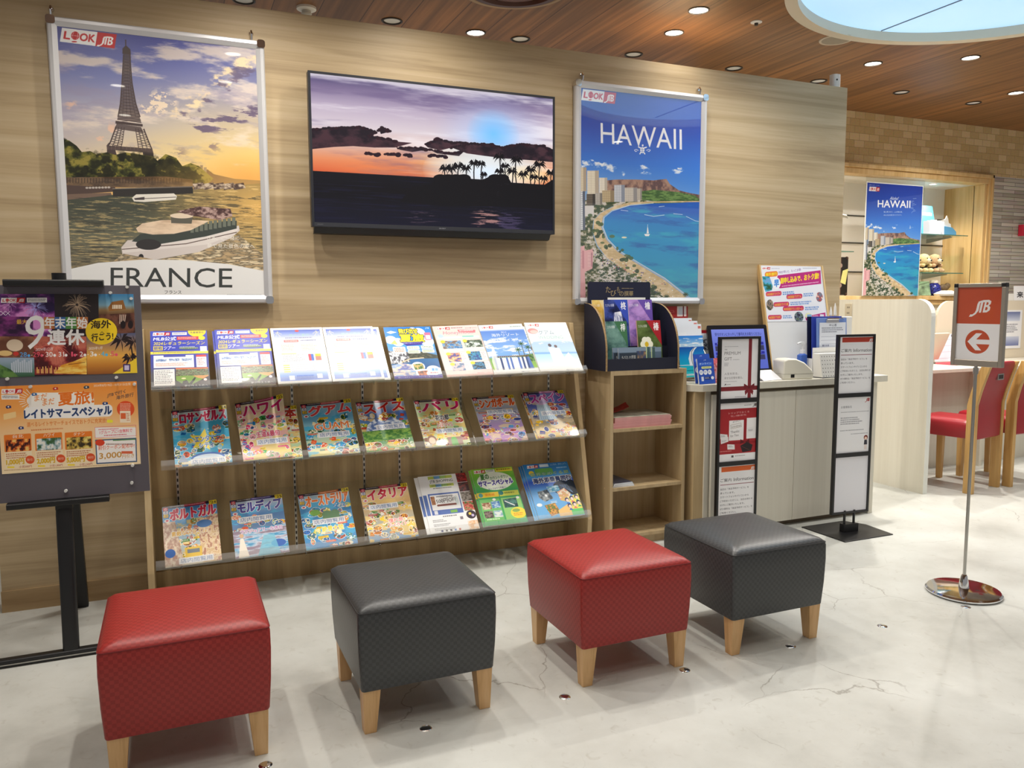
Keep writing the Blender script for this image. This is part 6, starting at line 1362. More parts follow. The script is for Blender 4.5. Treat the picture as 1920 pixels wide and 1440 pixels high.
ROWS = {1: ((-0.28, 1.028), (-0.05, 1.28)), 2: ((-0.28, 0.665), (-0.03, 0.915)), 3: ((-0.335, 0.215), (-0.09, 0.48))}
def row_frame(r):
    (y0, z0), (y1, z1) = ROWS[r]; s = Vector((0, y1 - y0, z1 - z0)).normalized(); n = Vector((0, -s.z, s.y))
    return Vector((0, y0, z0)), s, n
XL = {1: -0.095, 2: -0.072, 3: -0.113}
def tray(r, xa, xb, rails):
    o, s, n = row_frame(r)
    L = 0.355 if r < 3 else 0.372
    t = MB(); q = lambda x, v, d: o + Vector((x, 0, 0)) + s * v + n * d
    t.hexa([q(xa, 0, 0), q(xb, 0, 0), q(xb, 0, -0.003), q(xa, 0, -0.003)], [q(xa, L, 0), q(xb, L, 0), q(xb, L, -0.003), q(xa, L, -0.003)], 0)
    t.hexa([q(xa, -0.003, -0.003), q(xb, -0.003, -0.003), q(xb, -0.003, 0.030), q(xa, -0.003, 0.030)], [q(xa, 0, -0.003), q(xb, 0, -0.003), q(xb, 0, 0.030), q(xa, 0, 0.030)], 1)
    t.hexa([q(xa, 0, 0.030), q(xb, 0, 0.030), q(xb, 0, 0.033), q(xa, 0, 0.033)], [q(xa, 0.028, 0.030), q(xb, 0.028, 0.030), q(xb, 0.028, 0.033), q(xa, 0.028, 0.033)], 1)
    tr_ = t.build('tray', [M_CLEAR, acrylic('acrylic_lip', tint=(0.95, 0.95, 0.94), frost=0.10)], rk, xf=ri)
    for x in rails:
        m = MB(); a = q(x, 0.19, -0.006); top = q(x, 0.33, -0.006)
        m.hexa([(x - 0.002, -0.026, top.z + 0.01), (x + 0.002, -0.026, top.z + 0.01), (x + 0.002, -0.026, top.z - 0.055), (x - 0.002, -0.026, top.z - 0.055)], [(x - 0.002, top.y, top.z), (x + 0.002, top.y, top.z), (x + 0.002, a.y, a.z - 0.012), (x - 0.002, a.y, a.z - 0.012)])
        pass
        m.tube([a, q(x, 0.02, -0.007), q(x, -0.007, -0.007), q(x, -0.007, 0.014), q(x, -0.016, 0.012), q(x, -0.020, 0.002)], 0.0025, 6)
        m.build('bracket', acrylic('bracket_plastic', tint=(0.86, 0.86, 0.84), rough=0.15), tr_, xf=ri)
for r in (1, 2, 3):
    B = [XL[r], 0.455, 1.017, 1.567, 2.128]
    for i in range(4): tray(r, B[i] + (0.002 if i else 0), B[i + 1] - 0.002, RAILS[2 * i:2 * i + 2])

def magazine(name, label, cat, r, u, v, w, h, rot, pic_m, th=0.006, curl=0.006, off=0.004, group=None, page=(240, 238, 232), corner=0.0):
    """magazine lying on tray r: (u, v) is the middle of its lower edge on the tray"""
    o, s, n = row_frame(r)
    v = max(v, w / 2 * abs(math.sin(math.radians(rot))) + 0.0012)
    root = thing(name, label, cat, group=group)
    M = Matrix((Vector((1, 0, 0)), -n, s)).transposed().to_4x4()
    M.translation = o + Vector((u, 0, 0)) + s * v + n * off
    root.matrix_basis = M @ Matrix.Rotation(math.radians(-rot), 4, 'Y')
    nu, nv = 6, 8
    def q(a, b, d): return (w * (a - .5), -d - curl * (b ** 2) * (0.5 + a) - corner * max(0, a - .6) * max(0, b - .6) * 6, h * b)
    def grid(m, d, mi, pic):
        for i in range(nu):
            for j in range(nv):
                a0, a1, b0, b1 = i / nu, (i + 1) / nu, j / nv, (j + 1) / nv; k = len(m.v)
                m.v += [q(a0, b0, d), q(a1, b0, d), q(a1, b1, d), q(a0, b1, d)]
                if pic: m.uv[len(m.f)] = ((a0, b0), (a1, b0), (a1, b1), (a0, b1))
                m.f.append((k, k + 1, k + 2, k + 3)); m.m.append(mi)
    def rim(m, d0, d1, mi):
        for a, b in (((0, 0), (1, 0)), ((1, 0), (1, 1)), ((1, 1), (0, 1)), ((0, 1), (0, 0))):
            for i in range(8):
                p = [(a[0] + (b[0] - a[0]) * k / 8, a[1] + (b[1] - a[1]) * k / 8) for k in (i, i + 1)]
                m.add([q(*p[0], d0), q(*p[1], d0), q(*p[1], d1), q(*p[0], d1)], [(0, 1, 2, 3)], mi)
    m = MB(); grid(m, 0, 0, False); rim(m, 0, th - 0.0008, 0); m.build('pages', mat('pages_%d_%d_%d' % page, page, rough=0.6), root)
    m = MB(); grid(m, th, 0, True); rim(m, th - 0.0008, th, 1); m.build('cover', [pic_m, M_PAPER], root)
    return root
PR = lambda nm, cv: printed(nm, cv, rough=0.3, spec=0.35)
lg = PR('league_flyer_print', art_league()); nt_ = PR('notice_flyer_print', art_notice()); wd_ = PR('island_wedding_print', art_wedding(True)); rs_ = PR('resort_wedding_print', art_wedding(False))
# top row
magazine('leaflet', 'blue and yellow ball park tour leaflet at the far left of the top row', 'leaflet', 1, 0.028, -0.003, 0.251, 0.341, -0.5, lg, th=0.008, curl=0.003)
magazine('leaflet', 'blue and yellow ball park tour leaflet, second from the left in the top row', 'leaflet', 1, 0.319, -0.002, 0.256, 0.343, 0.2, lg, th=0.010, curl=0.003, off=0.0055)
magazine('leaflet', 'lower copy showing as a thin edge under the second ball park leaflet', 'leaflet', 1, 0.311, 0.0, 0.256, 0.343, 0.4, lg, th=0.0018, curl=0.003, off=0.003)
magazine('leaflet', 'white leaflet with blue head, left of the two side by side in the top row', 'leaflet', 1, 0.585, -0.002, 0.256, 0.350, 0.5, nt_, th=0.010, curl=0.0)
magazine('leaflet', 'white leaflet with blue head, right of the two side by side in the top row', 'leaflet', 1, 0.846, -0.002, 0.260, 0.350, 0.5, nt_, th=0.007, curl=0.0, off=0.0085)
magazine('leaflet', 'lower copy peeping out to the right under the right white leaflet', 'leaflet', 1, 0.878, -0.002, 0.262, 0.350, 0.5, nt_, th=0.005, curl=0.0, off=0.003)
magazine('leaflet', 'sky blue summer trip leaflet with yellow lettering in the top row', 'leaflet', 1, 1.157, -0.003, 0.257, 0.346, -0.6, PR('summer_leaflet_print', art_summer()), th=0.004, curl=0.004)
magazine('brochure', 'pale pink honeymoon brochure with six small photos in the top row', 'brochure', 1, 1.438, -0.003, 0.262, 0.346, 1.0, PR('honeymoon_print', art_honeymoon()), th=0.008, curl=0.003)
magazine('brochure', 'blue resort wedding brochure with a row of guests in the top row', 'brochure', 1, 1.704, -0.003, 0.266, 0.344, 1.0, rs_, th=0.009, curl=0.003, off=0.009)
magazine('brochure', 'brochure mostly hidden between the resort and the island wedding brochures', 'brochure', 1, 1.868, -0.002, 0.262, 0.340, 0.5, wd_, th=0.004, curl=0.0005, off=0.003)
magazine('brochure', 'pale island wedding brochure with a couple, far right of the top row', 'brochure', 1, 1.974, -0.003, 0.264, 0.352, -1.0, wd_, th=0.010, curl=0.003, off=0.0095)
# middle row
G_ = lambda *a, **k: PR('guide_%s' % a[0], guide(*a, **k))
SKY = lambda a, b, d: [(0, a), (.3, b), (1, d)]
RD = (206, 36, 76)
gl = 'travel guides in the clear trays'
magazine('travel_guide', 'guide with a yellow star on light blue, first in the middle row', 'travel guide', 2, 0.112, -0.002, 0.250, 0.324, 1.2, G_('ロサンゼルス', (206, 30, 84), SKY((236, 240, 246), (120, 200, 230), (90, 180, 224)), 'sea', "'24", (27, 113, 62), 11, words=(('エンタメ', 38, 72, 76, 13, (50, 110, 190)), ('シティ', 44, 70, 90, 11, (50, 110, 190))), big=g_star), curl=0.012, corner=0.01, group=gl)
magazine('travel_guide', 'guide with pink title and curled cover, second in the middle row', 'travel guide', 2, 0.400, -0.002, 0.228, 0.338, 2.5, G_('ハワイ', (206, 30, 106), SKY((240, 226, 200), (244, 220, 180), (240, 214, 130)), 'pink', "'25", (32, 84, 64), 22, words=(('王道&最旬', 34, 82, 80, 12, (226, 70, 110)),)), curl=0.03, corner=0.02, off=0.010, group=gl)
magazine('travel_guide', 'guide with green lower edge half hidden behind the curled pink titled guide', 'travel guide', 2, 0.455, -0.002, 0.215, 0.322, -1.0, G_('旅の本', (200, 60, 50), SKY((240, 240, 236), (226, 236, 220), (170, 206, 150)), 'food', "'24", None, 23), curl=0.004, off=0.002, th=0.003, group=gl)
magazine('travel_guide', 'guide with coral title and rainbow letters, third in the middle row', 'travel guide', 2, 0.718, -0.002, 0.254, 0.322, 0.6, G_('グアム', (226, 70, 76), SKY((150, 200, 226), (110, 180, 220), (246, 230, 150)), 'sea', "'25", (25, 72, 62), 33, words=(('GUAM', 20, 88, 66, 16, (236, 130, 60)),)), curl=0.014, corner=0.012, group=gl)
magazine('travel_guide', 'guide with red title over snowy mountains, fourth in the middle row', 'travel guide', 2, 1.005, -0.002, 0.254, 0.318, 1.2, G_('スイス', (210, 34, 34), SKY((240, 244, 250), (80, 120, 200), (120, 170, 90)), 'food', "'24", (30, 62, 60), 44, big=g_alps), curl=0.008, corner=0.008, group=gl)
magazine('travel_guide', 'pale green guide with magenta title and an arch, fifth in the middle row', 'travel guide', 2, 1.311, -0.001, 0.250, 0.310, 0, G_('パリ', (206, 26, 96), SKY((240, 240, 226), (206, 230, 170), (214, 226, 180)), 'food', "'24", (32, 80, 60), 55, words=(('花の都', 38, 68, 58, 14, (70, 70, 80)), ('NEWS', 38, 72, 76, 10, (226, 150, 140))), big=g_arch), curl=0.006, group=gl)
magazine('travel_guide', 'guide with orange title and purple night view, sixth in the middle row', 'travel guide', 2, 1.645, -0.001, 0.250, 0.310, 0, G_('シンガポール', (236, 96, 30), SKY((226, 226, 230), (170, 180, 200), (190, 120, 200)), 'city', "'25", (25, 38, 62), 66), curl=0.006, group=gl)
magazine('travel_guide', 'violet guide with a waterfall of light, far right of the middle row', 'travel guide', 2, 1.958, -0.001, 0.256, 0.322, -0.5, G_('スペイン', (196, 60, 170), SKY((90, 80, 170), (90, 110, 200), (240, 200, 90)), 'city', "'25", (28, 55, 60), 77, big=g_fall), curl=0.006, off=0.008, group=gl)
magazine('travel_guide', 'yellow edged guide peeping out to the left under the violet guide', 'travel guide', 2, 1.946, -0.001, 0.250, 0.316, -0.5, G_('旅本', (200, 60, 50), SKY((90, 60, 120), (200, 120, 60), (250, 210, 40)), 'food', "'24", None, 78), curl=0.004, off=0.002, th=0.004, group=gl)
# bottom row
magazine('travel_guide', 'guide with crimson title over an old town street, first in the bottom row', 'travel guide', 3, 0.048, 0.001, 0.244, 0.314, 1.2, G_('ポルトガル', (206, 26, 66), SKY((60, 130, 200), (110, 170, 220), (240, 226, 200)), 'food', "'24", (24, 112, 62), 88, words=(('素敵なスタイル', 14, 78, 66, 10, (240, 180, 50)),), big=g_tram), curl=0.008, corner=0.008, group=gl)
magazine('travel_guide', 'guide with dark violet title over sea cottages, second in the bottom row', 'travel guide', 3, 0.354, 0.0, 0.248, 0.312, 1.0, G_('モルディブ', (50, 40, 150), SKY((226, 230, 240), (60, 130, 200), (200, 160, 150)), 'sea', "'25", (13, 40, 64), 99, words=(('ラグジュアリーな休日', 14, 92, 76, 8.5, (190, 110, 190)),), big=g_suite), curl=0.012, group=gl)
magazine('travel_guide', 'guide with orange title over a heart shaped reef, third in the bottom row', 'travel guide', 3, 0.684, 0.004, 0.254, 0.308, 1.2, G_('オーストラリア', (240, 120, 30), SKY((226, 236, 240), (40, 130, 190), (70, 150, 210)), 'sea', "'24", (20, 62, 64), 111, words=(('絶景大陸', 36, 78, 92, 12, (236, 220, 40)),), big=g_heart), curl=0.012, corner=0.01, group=gl)
magazine('travel_guide', 'guide with red title over a canal town, fourth in the bottom row', 'travel guide', 3, 0.998, 0.003, 0.256, 0.312, 0.8, G_('イタリア', (210, 30, 56), SKY((246, 226, 190), (236, 190, 120), (120, 160, 200)), 'food', "'25", (12, 42, 60), 122, words=(('憧れ旅', 46, 76, 88, 9, (236, 120, 110)), ('ハイライト', 46, 82, 98, 8, (236, 120, 110)))), curl=0.008, group=gl)
sh_ = PR('shopping_leaflet_print', art_shopping())
magazine('leaflet', 'white shopping coupon leaflet with food photos down its right side', 'leaflet', 3, 1.326, 0.006, 0.272, 0.345, -0.3, sh_, th=0.004, curl=0.003, off=0.006)
magazine('leaflet', 'lower copy peeping out to the left under the white coupon leaflet', 'leaflet', 3, 1.306, 0.008, 0.268, 0.342, 0.2, sh_, th=0.002, curl=0.003, off=0.003)
gr_ = PR('green_leaflet_print', art_green())
magazine('leaflet', 'green summer countdown leaflet, second from the right in the bottom row', 'leaflet', 3, 1.618, 0.009, 0.250, 0.352, -0.8, gr_, th=0.006, curl=0.002, off=0.010)
magazine('leaflet', 'lower copy of the green leaflet showing along its left edge', 'leaflet', 3, 1.608, 0.009, 0.250, 0.352, -0.6, gr_, th=0.003, curl=0.002, off=0.005)
wo_ = PR('world_brochure_print', art_world())
magazine('brochure', 'blue world tour brochure with little cartoon heads, far right of the bottom row', 'brochure', 3, 1.951, 0.010, 0.284, 0.350, -0.8, wo_, th=0.005, curl=0.002, off=0.014)
magazine('brochure', 'upper hidden copy edging out to the left under the blue world tour brochure', 'brochure', 3, 1.939, 0.010, 0.284, 0.348, -0.7, wo_, th=0.004, curl=0.002, off=0.0085)
magazine('brochure', 'lowest copy edging out furthest to the left under the blue world tour brochure', 'brochure', 3, 1.928, 0.010, 0.284, 0.346, -0.6, wo_, th=0.004, curl=0.002, off=0.0035)

# ================================================================ open wooden shelf with its papers
SX0, SX1, SY0, SY1, SZ = 2.272, 2.787, -0.308, -0.006, 1.032
sf = thing('open_shelf', 'narrow open wooden shelf unit between the magazine rack and the counter', 'shelf', ((SX0 + SX1) / 2, SY1, 0)); si = inv(sf)
th = 0.020
for xa, xb in ((SX0, SX0 + th), (SX1 - th, SX1)):
    m = MB(); m.box(xa, xb, SY0, SY1, 0, SZ, 0); 
    if xa == SX0:
        for z in (0.69, 0.345): m.cyl((xa, SY0 + 0.06, z), (xa - 0.0012, SY0 + 0.06, z), 0.006, n=14, m=1)
    m.build('side_panel', [M_SHELF, mat('screw_cap', (206, 178, 132), rough=0.5)], sf, bevel=0.0012, xf=si)
MB().box(SX0 + th, SX1 - th, SY0, SY1, SZ - 0.027, SZ).build('top_board', M_SHELF, sf, bevel=0.0012, xf=si)
for z in (0.678, 0.334, 0.050): MB().box(SX0 + th, SX1 - th, SY0 + 0.003, SY1 - 0.01, z, z + 0.020).build('shelf_board', M_SHELF, sf, bevel=0.0012, xf=si)
MB().box(SX0 + th, SX1 - th, SY1 - 0.010, SY1, 0.0, SZ - 0.027).build('back_panel', M_SHELF, sf, xf=si)
MB().box(SX0 + th, SX1 - th, SY0 + 0.03, SY0 + 0.045, 0.0, 0.050).build('kick_board', M_SHELF, sf, xf=si)
def flat_booklet(name, label, cat, x0, x1, y0, y1, z, th_, top_c, edge_c, rot=0.0, group=None, lift=0.0):
    cx, cy = (x0 + x1) / 2, (y0 + y1) / 2
    r_ = thing(name, label, cat, (cx, cy, z), (lift, 0, math.radians(rot)), group)
    w, d = (x1 - x0) / 2, (y1 - y0) / 2
    MB().box(-w, w, -d, d, 0, th_ - 0.001).build('pages', mat('paper_edge_%d_%d_%d' % edge_c, edge_c, rough=0.6), r_)
    MB().box(-w - 0.0005, w + 0.0005, -d, d, th_ - 0.001, th_).build('cover', mat('cover_%d_%d_%d' % top_c, top_c, rough=0.3, noise=0.25, nscale=14), r_)
    return r_
zz = 0.6985
words_ = ['bottom', 'second lowest', 'third lowest', 'fourth lowest', 'middle', 'third highest', 'second highest', 'topmost flat']
cov_c = [(186, 110, 112), (214, 150, 146), (190, 120, 120), (206, 140, 138), (200, 130, 130), (214, 160, 156), (198, 188, 176), (176, 172, 156)]
for i in range(8):
    t_ = 0.0078; dx = ((i * 37) % 7 - 3) * 0.0016
    flat_booklet('booklet', words_[i] + ' pink edged booklet in the pile on the upper shelf', 'booklet', SX0 + th + 0.004 + (i > 3) * 0.012, SX0 + th + 0.398 + dx, SY0 + 0.010, SY0 + 0.272, zz, t_, cov_c[i], (212, 150, 148), group='pink booklets on the shelf'); zz += t_ + 0.0002
rb = MB(); k_ = []
for i in range(5):
    u = i / 4.0; k_.append([(SX0 + 0.05 + 0.17 * u, SY0 + 0.16, zz + 0.004 + 0.034 * u * u), (SX0 + 0.05 + 0.20 * u, SY0 + 0.25, zz + 0.004 + 0.05 * u * u), (SX0 + 0.05 + 0.20 * u, SY0 + 0.25, zz + 0.0016 + 0.05 * u * u), (SX0 + 0.05 + 0.17 * u, SY0 + 0.16, zz + 0.0016 + 0.034 * u * u)])
o = rb.rings(k_).build('leaflet', mat('red_leaflet', (176, 36, 40), rough=0.35, noise=0.2, nscale=40)); tag(o, 'curled red leaflet lying on top of the pink booklet pile', 'leaflet')
zz = 0.3545
for i, (c_, e_) in enumerate((((206, 214, 224), (226, 230, 234)), ((190, 204, 220), (230, 232, 236)), ((170, 190, 214), (226, 230, 234)), ((60, 66, 84), (220, 224, 230)))):
    flat_booklet('booklet', ('lowest', 'second lowest', 'second highest', 'topmost dark covered')[i] + ' white edged booklet in the small pile on the middle shelf', 'booklet', SX0 + th + 0.012, SX0 + th + 0.154 - 0.006 * i, SY0 + 0.012, SY0 + 0.225, zz, 0.0062, c_, e_, rot=-2 + i * 1.5, group='white booklets on the shelf'); zz += 0.0064

# ================================================================ dark cardboard brochure stand on the shelf
CX0, CX1, CY0, CY1, CZ = 2.245, 2.700, -0.312, -0.056, SZ + 0.0003
cs = thing('brochure_stand', 'dark navy cardboard brochure stand on top of the wooden shelf', 'brochure stand', ((CX0 + CX1) / 2 + 0.02, -0.16, CZ)); ci = inv(cs)
M_NAVY = mat('navy_card', (26, 29, 48), rough=0.55); M_CORR = mat('card_edge', (150, 124, 86), rough=0.8, noise=0.3, nscale=300)
prof = [(CY1, CZ), (CY0, CZ), (CY0, CZ + 0.10)]
for i in range(13):
    a = (PI / 2) * i / 12; prof.append((CY0 + (CY1 - 0.01 - CY0) * (1 - math.cos(a)) * .98, CZ + 0.10 + 0.283 * math.sin(a)))
prof.append((CY1, CZ + 0.385))
def card_side(xa, xb):
    m = MB(); n = len(prof); vs = [(xa, p[0], p[1]) for p in prof] + [(xb, p[0], p[1]) for p in prof]
    m.add(vs, [tuple(range(n))[::-1], tuple(range(n, 2 * n))], 0)
    m.add(vs, [(i, (i + 1) % n, n + (i + 1) % n, n + i) for i in range(1, n)], 1)
    m.build('side_panel', [M_NAVY, M_CORR], cs, xf=ci)
card_side(2.236, 2.248); card_side(2.718, 2.730)
MB().box(2.248, 2.718, CY1 - 0.012, CY1, CZ, CZ + 0.385).build('back_panel', M_NAVY, cs, xf=ci)
m = MB(); pass
hz0, hz1 = CZ + 0.30, CZ + 0.508
hd = MB(); hd.rings([[(2.462 + p[0], y, (hz0 + hz1) / 2 + p[1]) for p in rsq(0.213, (hz1 - hz0) / 2, 0.012, 0, 5)] for y in (-0.080, -0.068)]); hd.pic((2.252, -0.0806, hz1 - 0.137), (2.672, -0.0806, hz1 - 0.137), (2.672, -0.0806, hz1 - 0.003), (2.252, -0.0806, hz1 - 0.003), 1)
hd.build('header_card', [M_NAVY, printed('stand_header_print', art_header(), rough=0.55)], cs, xf=ci)
MB().box(2.248, 2.718, CY0 + 0.004, CY0 + 0.012, CZ, CZ + 0.067).build('front_lip', M_NAVY, cs, xf=ci)
MB().box(2.248, 2.718, CY0 + 0.012, CY1 - 0.012, CZ, CZ + 0.004).build('floor_card', M_NAVY, cs, xf=ci)
for y, z in ((-0.215, 0.13), (-0.14, 0.225)): MB().box(2.248, 2.718, y, y + 0.006, CZ + 0.004, CZ + z).build('step', M_NAVY, cs, xf=ci)
def upright(name, label, cat, x, y, z, w, h, lean, pic_m, th=0.004, yaw=0.0, group=None, page=None, roll=0.0):
    """paper item standing at (x, y, z), leaning back"""
    r_ = thing(name, label, cat, (x, y, z), (math.radians(-lean), math.radians(roll), math.radians(yaw)), group)
    MB().box(-w / 2, w / 2, -th + 0.0007, 0, 0, h).build('pages', page or M_PAPER, r_)
    q = MB(); q.pic((-w / 2, -th, 0), (w / 2, -th, 0), (w / 2, -th, h), (-w / 2, -th, h), 0); q.add([(-w / 2, -th + 0.0007, 0), (w / 2, -th + 0.0007, 0), (w / 2, -th + 0.0007, h), (-w / 2, -th + 0.0007, h)], [(0, 3, 2, 1)], 0)
    q.build('cover', pic_m, r_)
    return r_
upright('brochure', 'blue waterfall brochure, upper left in the navy cardboard stand', 'brochure', 2.402, -0.165, CZ + 0.13, 0.160, 0.275, 8, PR('b1', art_brochure('柊', (20, 26, 60), (60, 76, 150), (60, 84, 190), 3, b_fall)), th=0.006)
upright('brochure', 'purple sky brochure, upper right in the navy cardboard stand', 'brochure', 2.568, -0.165, CZ + 0.13, 0.166, 0.275, 8, PR('b2', art_brochure('檜', (80, 70, 150), (180, 140, 210), (110, 84, 176), 4)), th=0.006)
upright('brochure', 'yellow brochure half hidden at the upper left of the navy stand', 'brochure', 2.322, -0.122, CZ + 0.13, 0.120, 0.272, 6, PR('b5', art_brochure('楓', (206, 160, 60), (240, 206, 120), (240, 220, 170), 8)), th=0.006)
upright('paper_sheet', 'white sheet showing above the blue and purple brochures', 'paper', 2.50, -0.100, CZ + 0.23, 0.26, 0.186, 2, M_PAPER, th=0.003)
upright('brochure', 'green forest brochure, lower left in the navy cardboard stand', 'brochure', 2.368, -0.235, CZ + 0.006, 0.140, 0.275, 9, PR('b3', art_brochure('梓', (40, 76, 76), (110, 150, 140), (70, 120, 84), 5)), th=0.005)
upright('brochure', 'green brochure with white flower and red corner, lower right in the navy stand', 'brochure', 2.585, -0.235, CZ + 0.006, 0.162, 0.277, 9, PR('b4', art_brochure('椿', (50, 60, 30), (90, 110, 56), (176, 40, 50), 6, b_flower)), th=0.010, page=mat('pinkpaper', (222, 176, 160), rough=0.6))
bk = PR('b6', art_booklet())
upright('booklet', 'front landscape booklet behind the lip of the navy cardboard stand', 'booklet', 2.475, -0.290, CZ + 0.03, 0.290, 0.098, 4, bk, th=0.004)
upright('booklet', 'rear landscape booklet peeping out to the left behind the front one', 'booklet', 2.445, -0.278, CZ + 0.03, 0.290, 0.100, 4, bk, th=0.004)
# ================================================================ reception counter
CTZ = 0.932
ct = thing('reception_counter', 'pale wood reception counter against the right end of the wooden wall', 'counter', (3.55, -0.17, 0)); ki = inv(ct)
m = MB(); m.prism([(2.80, -0.004), (2.80, -0.285), (2.872, -0.355), (4.36, -0.355), (4.36, -0.004)], 'z', CTZ - 0.042, CTZ); m.build('worktop', M_ASH, ct, bevel=0.002, xf=ki)
m = MB(); m.box(2.945, 4.225, -0.328, -0.004, 0.03, CTZ - 0.064); m.build('body', M_ASH, ct, xf=ki)
MB().box(2.93, 4.25, -0.318, -0.010, CTZ - 0.064, CTZ - 0.042).build('shadow_gap', mat('gap_brown', (112, 98, 80), rough=0.6), ct, xf=ki)
MB().box(2.84, 2.912, -0.318, -0.004, 0.0, CTZ - 0.042).build('corner_post', M_RACKEDGE, ct, bevel=0.002, xf=ki)
MB().box(2.912, 2.948, -0.328, -0.2, 0.0, CTZ - 0.042).build('corner_trim', M_ASH, ct, xf=ki)
for xa, xb in ((2.952, 3.588), (3.592, 4.222)): MB().box(xa, xb, -0.344, -0.3285, 0.035, CTZ - 0.066).build('door', M_ASH, ct, bevel=0.001, xf=ki)
MB().box(4.255, 4.290, -0.335, -0.004, 0.0, CTZ - 0.042).build('end_panel', M_ASH, ct, bevel=0.002, xf=ki)
MB().box(2.95, 4.26, -0.30, -0.02, 0.0, 0.03).build('plinth', mat('plinth_brown', (120, 104, 84), rough=0.6), ct, xf=ki)

# wire leaflet rack
M_WIRE = mat('white_wire', (222, 222, 224), rough=0.3, metal=0.4)
wr = thing('wire_leaflet_rack', 'small white wire leaflet rack on the left end of the counter', 'leaflet rack', (2.92, -0.17, CTZ)); wi = inv(wr)
m = MB()
wx0, wx1 = 2.795, 3.052
for y, z in ((-0.190, 0.105), (-0.205, 0.045), (-0.245, 0.055), (-0.262, 0.012), (-0.03, 0.012)):
    m.tube([(wx0, y, CTZ + z), (wx1, y, CTZ + z)], 0.0022, 6)
for x in (wx0, wx1):
    m.tube([(x, -0.03, CTZ + 0.33), (x, -0.05, CTZ + 0.27), (x, -0.13, CTZ + 0.165), (x, -0.21, CTZ + 0.085), (x, -0.262, CTZ + 0.012), (x, -0.03, CTZ + 0.012), (x, -0.03, CTZ + 0.33)], 0.0024, 6)
for x in (wx0, wx1):
    for y in (-0.25, -0.04): m.cyl((x, y, CTZ), (x, y, CTZ + 0.012), 0.004, n=8)
m.build('wire_frame', M_WIRE, wr, smooth=True, xf=wi)
lw_ = PR('white_leaflet_print', art_leaflet('white'))
upright('leaflet', 'red gift leaflet standing tallest at the back of the wire rack', 'leaflet', 2.862, -0.020, CTZ + 0.20, 0.27, 0.262, 2, PR('red_leaflet_print', art_leaflet('red')), th=0.003)
upright('leaflet', 'rearmost white leaflet with pink corner in the wire rack', 'leaflet', 2.908, -0.075, CTZ + 0.10, 0.19, 0.290, 6, lw_, th=0.003, group='white leaflets in the wire rack')
upright('leaflet', 'middle white leaflet with orange corner in the wire rack', 'leaflet', 2.915, -0.100, CTZ + 0.09, 0.225, 0.282, 6, lw_, th=0.003, group='white leaflets in the wire rack')
upright('leaflet', 'front white leaflet with dark blue foot in the wire rack', 'leaflet', 2.930, -0.130, CTZ + 0.075, 0.215, 0.278, 7, lw_, th=0.003, group='white leaflets in the wire rack')
upright('leaflet', 'blue sea leaflet with a curving white bridge in the wire rack', 'leaflet', 2.925, -0.185, CTZ + 0.03, 0.185, 0.256, 10, PR('sea_leaflet_print', art_seabridge()), th=0.003)
upright('leaflet', 'small royal blue leaflet with three white ovals in front of the wire rack', 'leaflet', 2.925, -0.318, CTZ + 0.001, 0.125, 0.152, 10, PR('blue_leaflet_print', art_leaflet('blue')), th=0.008, yaw=4)
upright('leaflet', 'small royal blue leaflet standing just behind the front blue one', 'leaflet', 2.917, -0.296, CTZ + 0.004, 0.125, 0.175, 10, PR('blue_leaflet_print2', art_leaflet('blue')), th=0.004, yaw=4)
upright('leaflet', 'small pink leaflet right of the royal blue one on the counter', 'leaflet', 3.045, -0.296, CTZ + 0.001, 0.11, 0.150, 10, PR('pink_leaflet_print', art_leaflet('pink')), th=0.006, yaw=-5)
upright('leaflet', 'red topped white leaflet between the wire rack and the monitor', 'leaflet', 3.128, -0.06, CTZ + 0.001, 0.13, 0.31, 5, PR('notice2_print', (lambda c: (c.rect(0, 0, 100, 14, (150, 30, 40)), c.rect(0, 14, 100, 150, (226, 232, 240)), c.npoly([(10, 40), (90, 40), (90, 90), (10, 90)], [(60, 70, 90), (220, 224, 230)], .08, .05, 4), c)[-1])(Cv(120, 260))), th=0.004)

# touch monitor
mo = thing('touch_monitor', 'black touch monitor with blue screen on the counter', 'monitor', (3.318, -0.17, CTZ + 0.008), (math.radians(-14), 0, math.radians(-3)))
m = MB(); m.rings([[(p[0], y, 0.185 + p[1]) for p in rsq(0.226 - i_, 0.158 - i_, 0.010, 0, 4)] for y, i_ in ((0.030, 0.012), (0.0, 0.0), (-0.004, 0.002))]); m.build('bezel', mat('monitor_black', (18, 19, 26), rough=0.3), mo, smooth=True)
MB().pic((-0.200, -0.0046, 0.055), (0.200, -0.0046, 0.055), (0.200, -0.0046, 0.315), (-0.200, -0.0046, 0.315)).build('screen', printed('touch_screen_print', art_screen(), rough=0.25, glow=0.85), mo)
m = MB(); m.box(-0.05, 0.05, 0.028, 0.09, 0.02, 0.12); m.build('stand', mat('monitor_black', (18, 19, 26)), mo, bevel=0.004)
c = Cv(200, 110, bg=(246, 246, 248)); c.lw = 2; c.line([(30, 40), (30, 22), (52, 12), (46, 22), (62, 34), (50, 42), (38, 28), (36, 40), (30, 40)], 1.0, (190, 190, 194))
upright('arrow_card', 'tilted white card with an outlined arrow in front of the monitor', 'card', 3.425, -0.318, CTZ + 0.001, 0.165, 0.105, 58, PR('arrow_card_print', c), th=0.002, yaw=8)
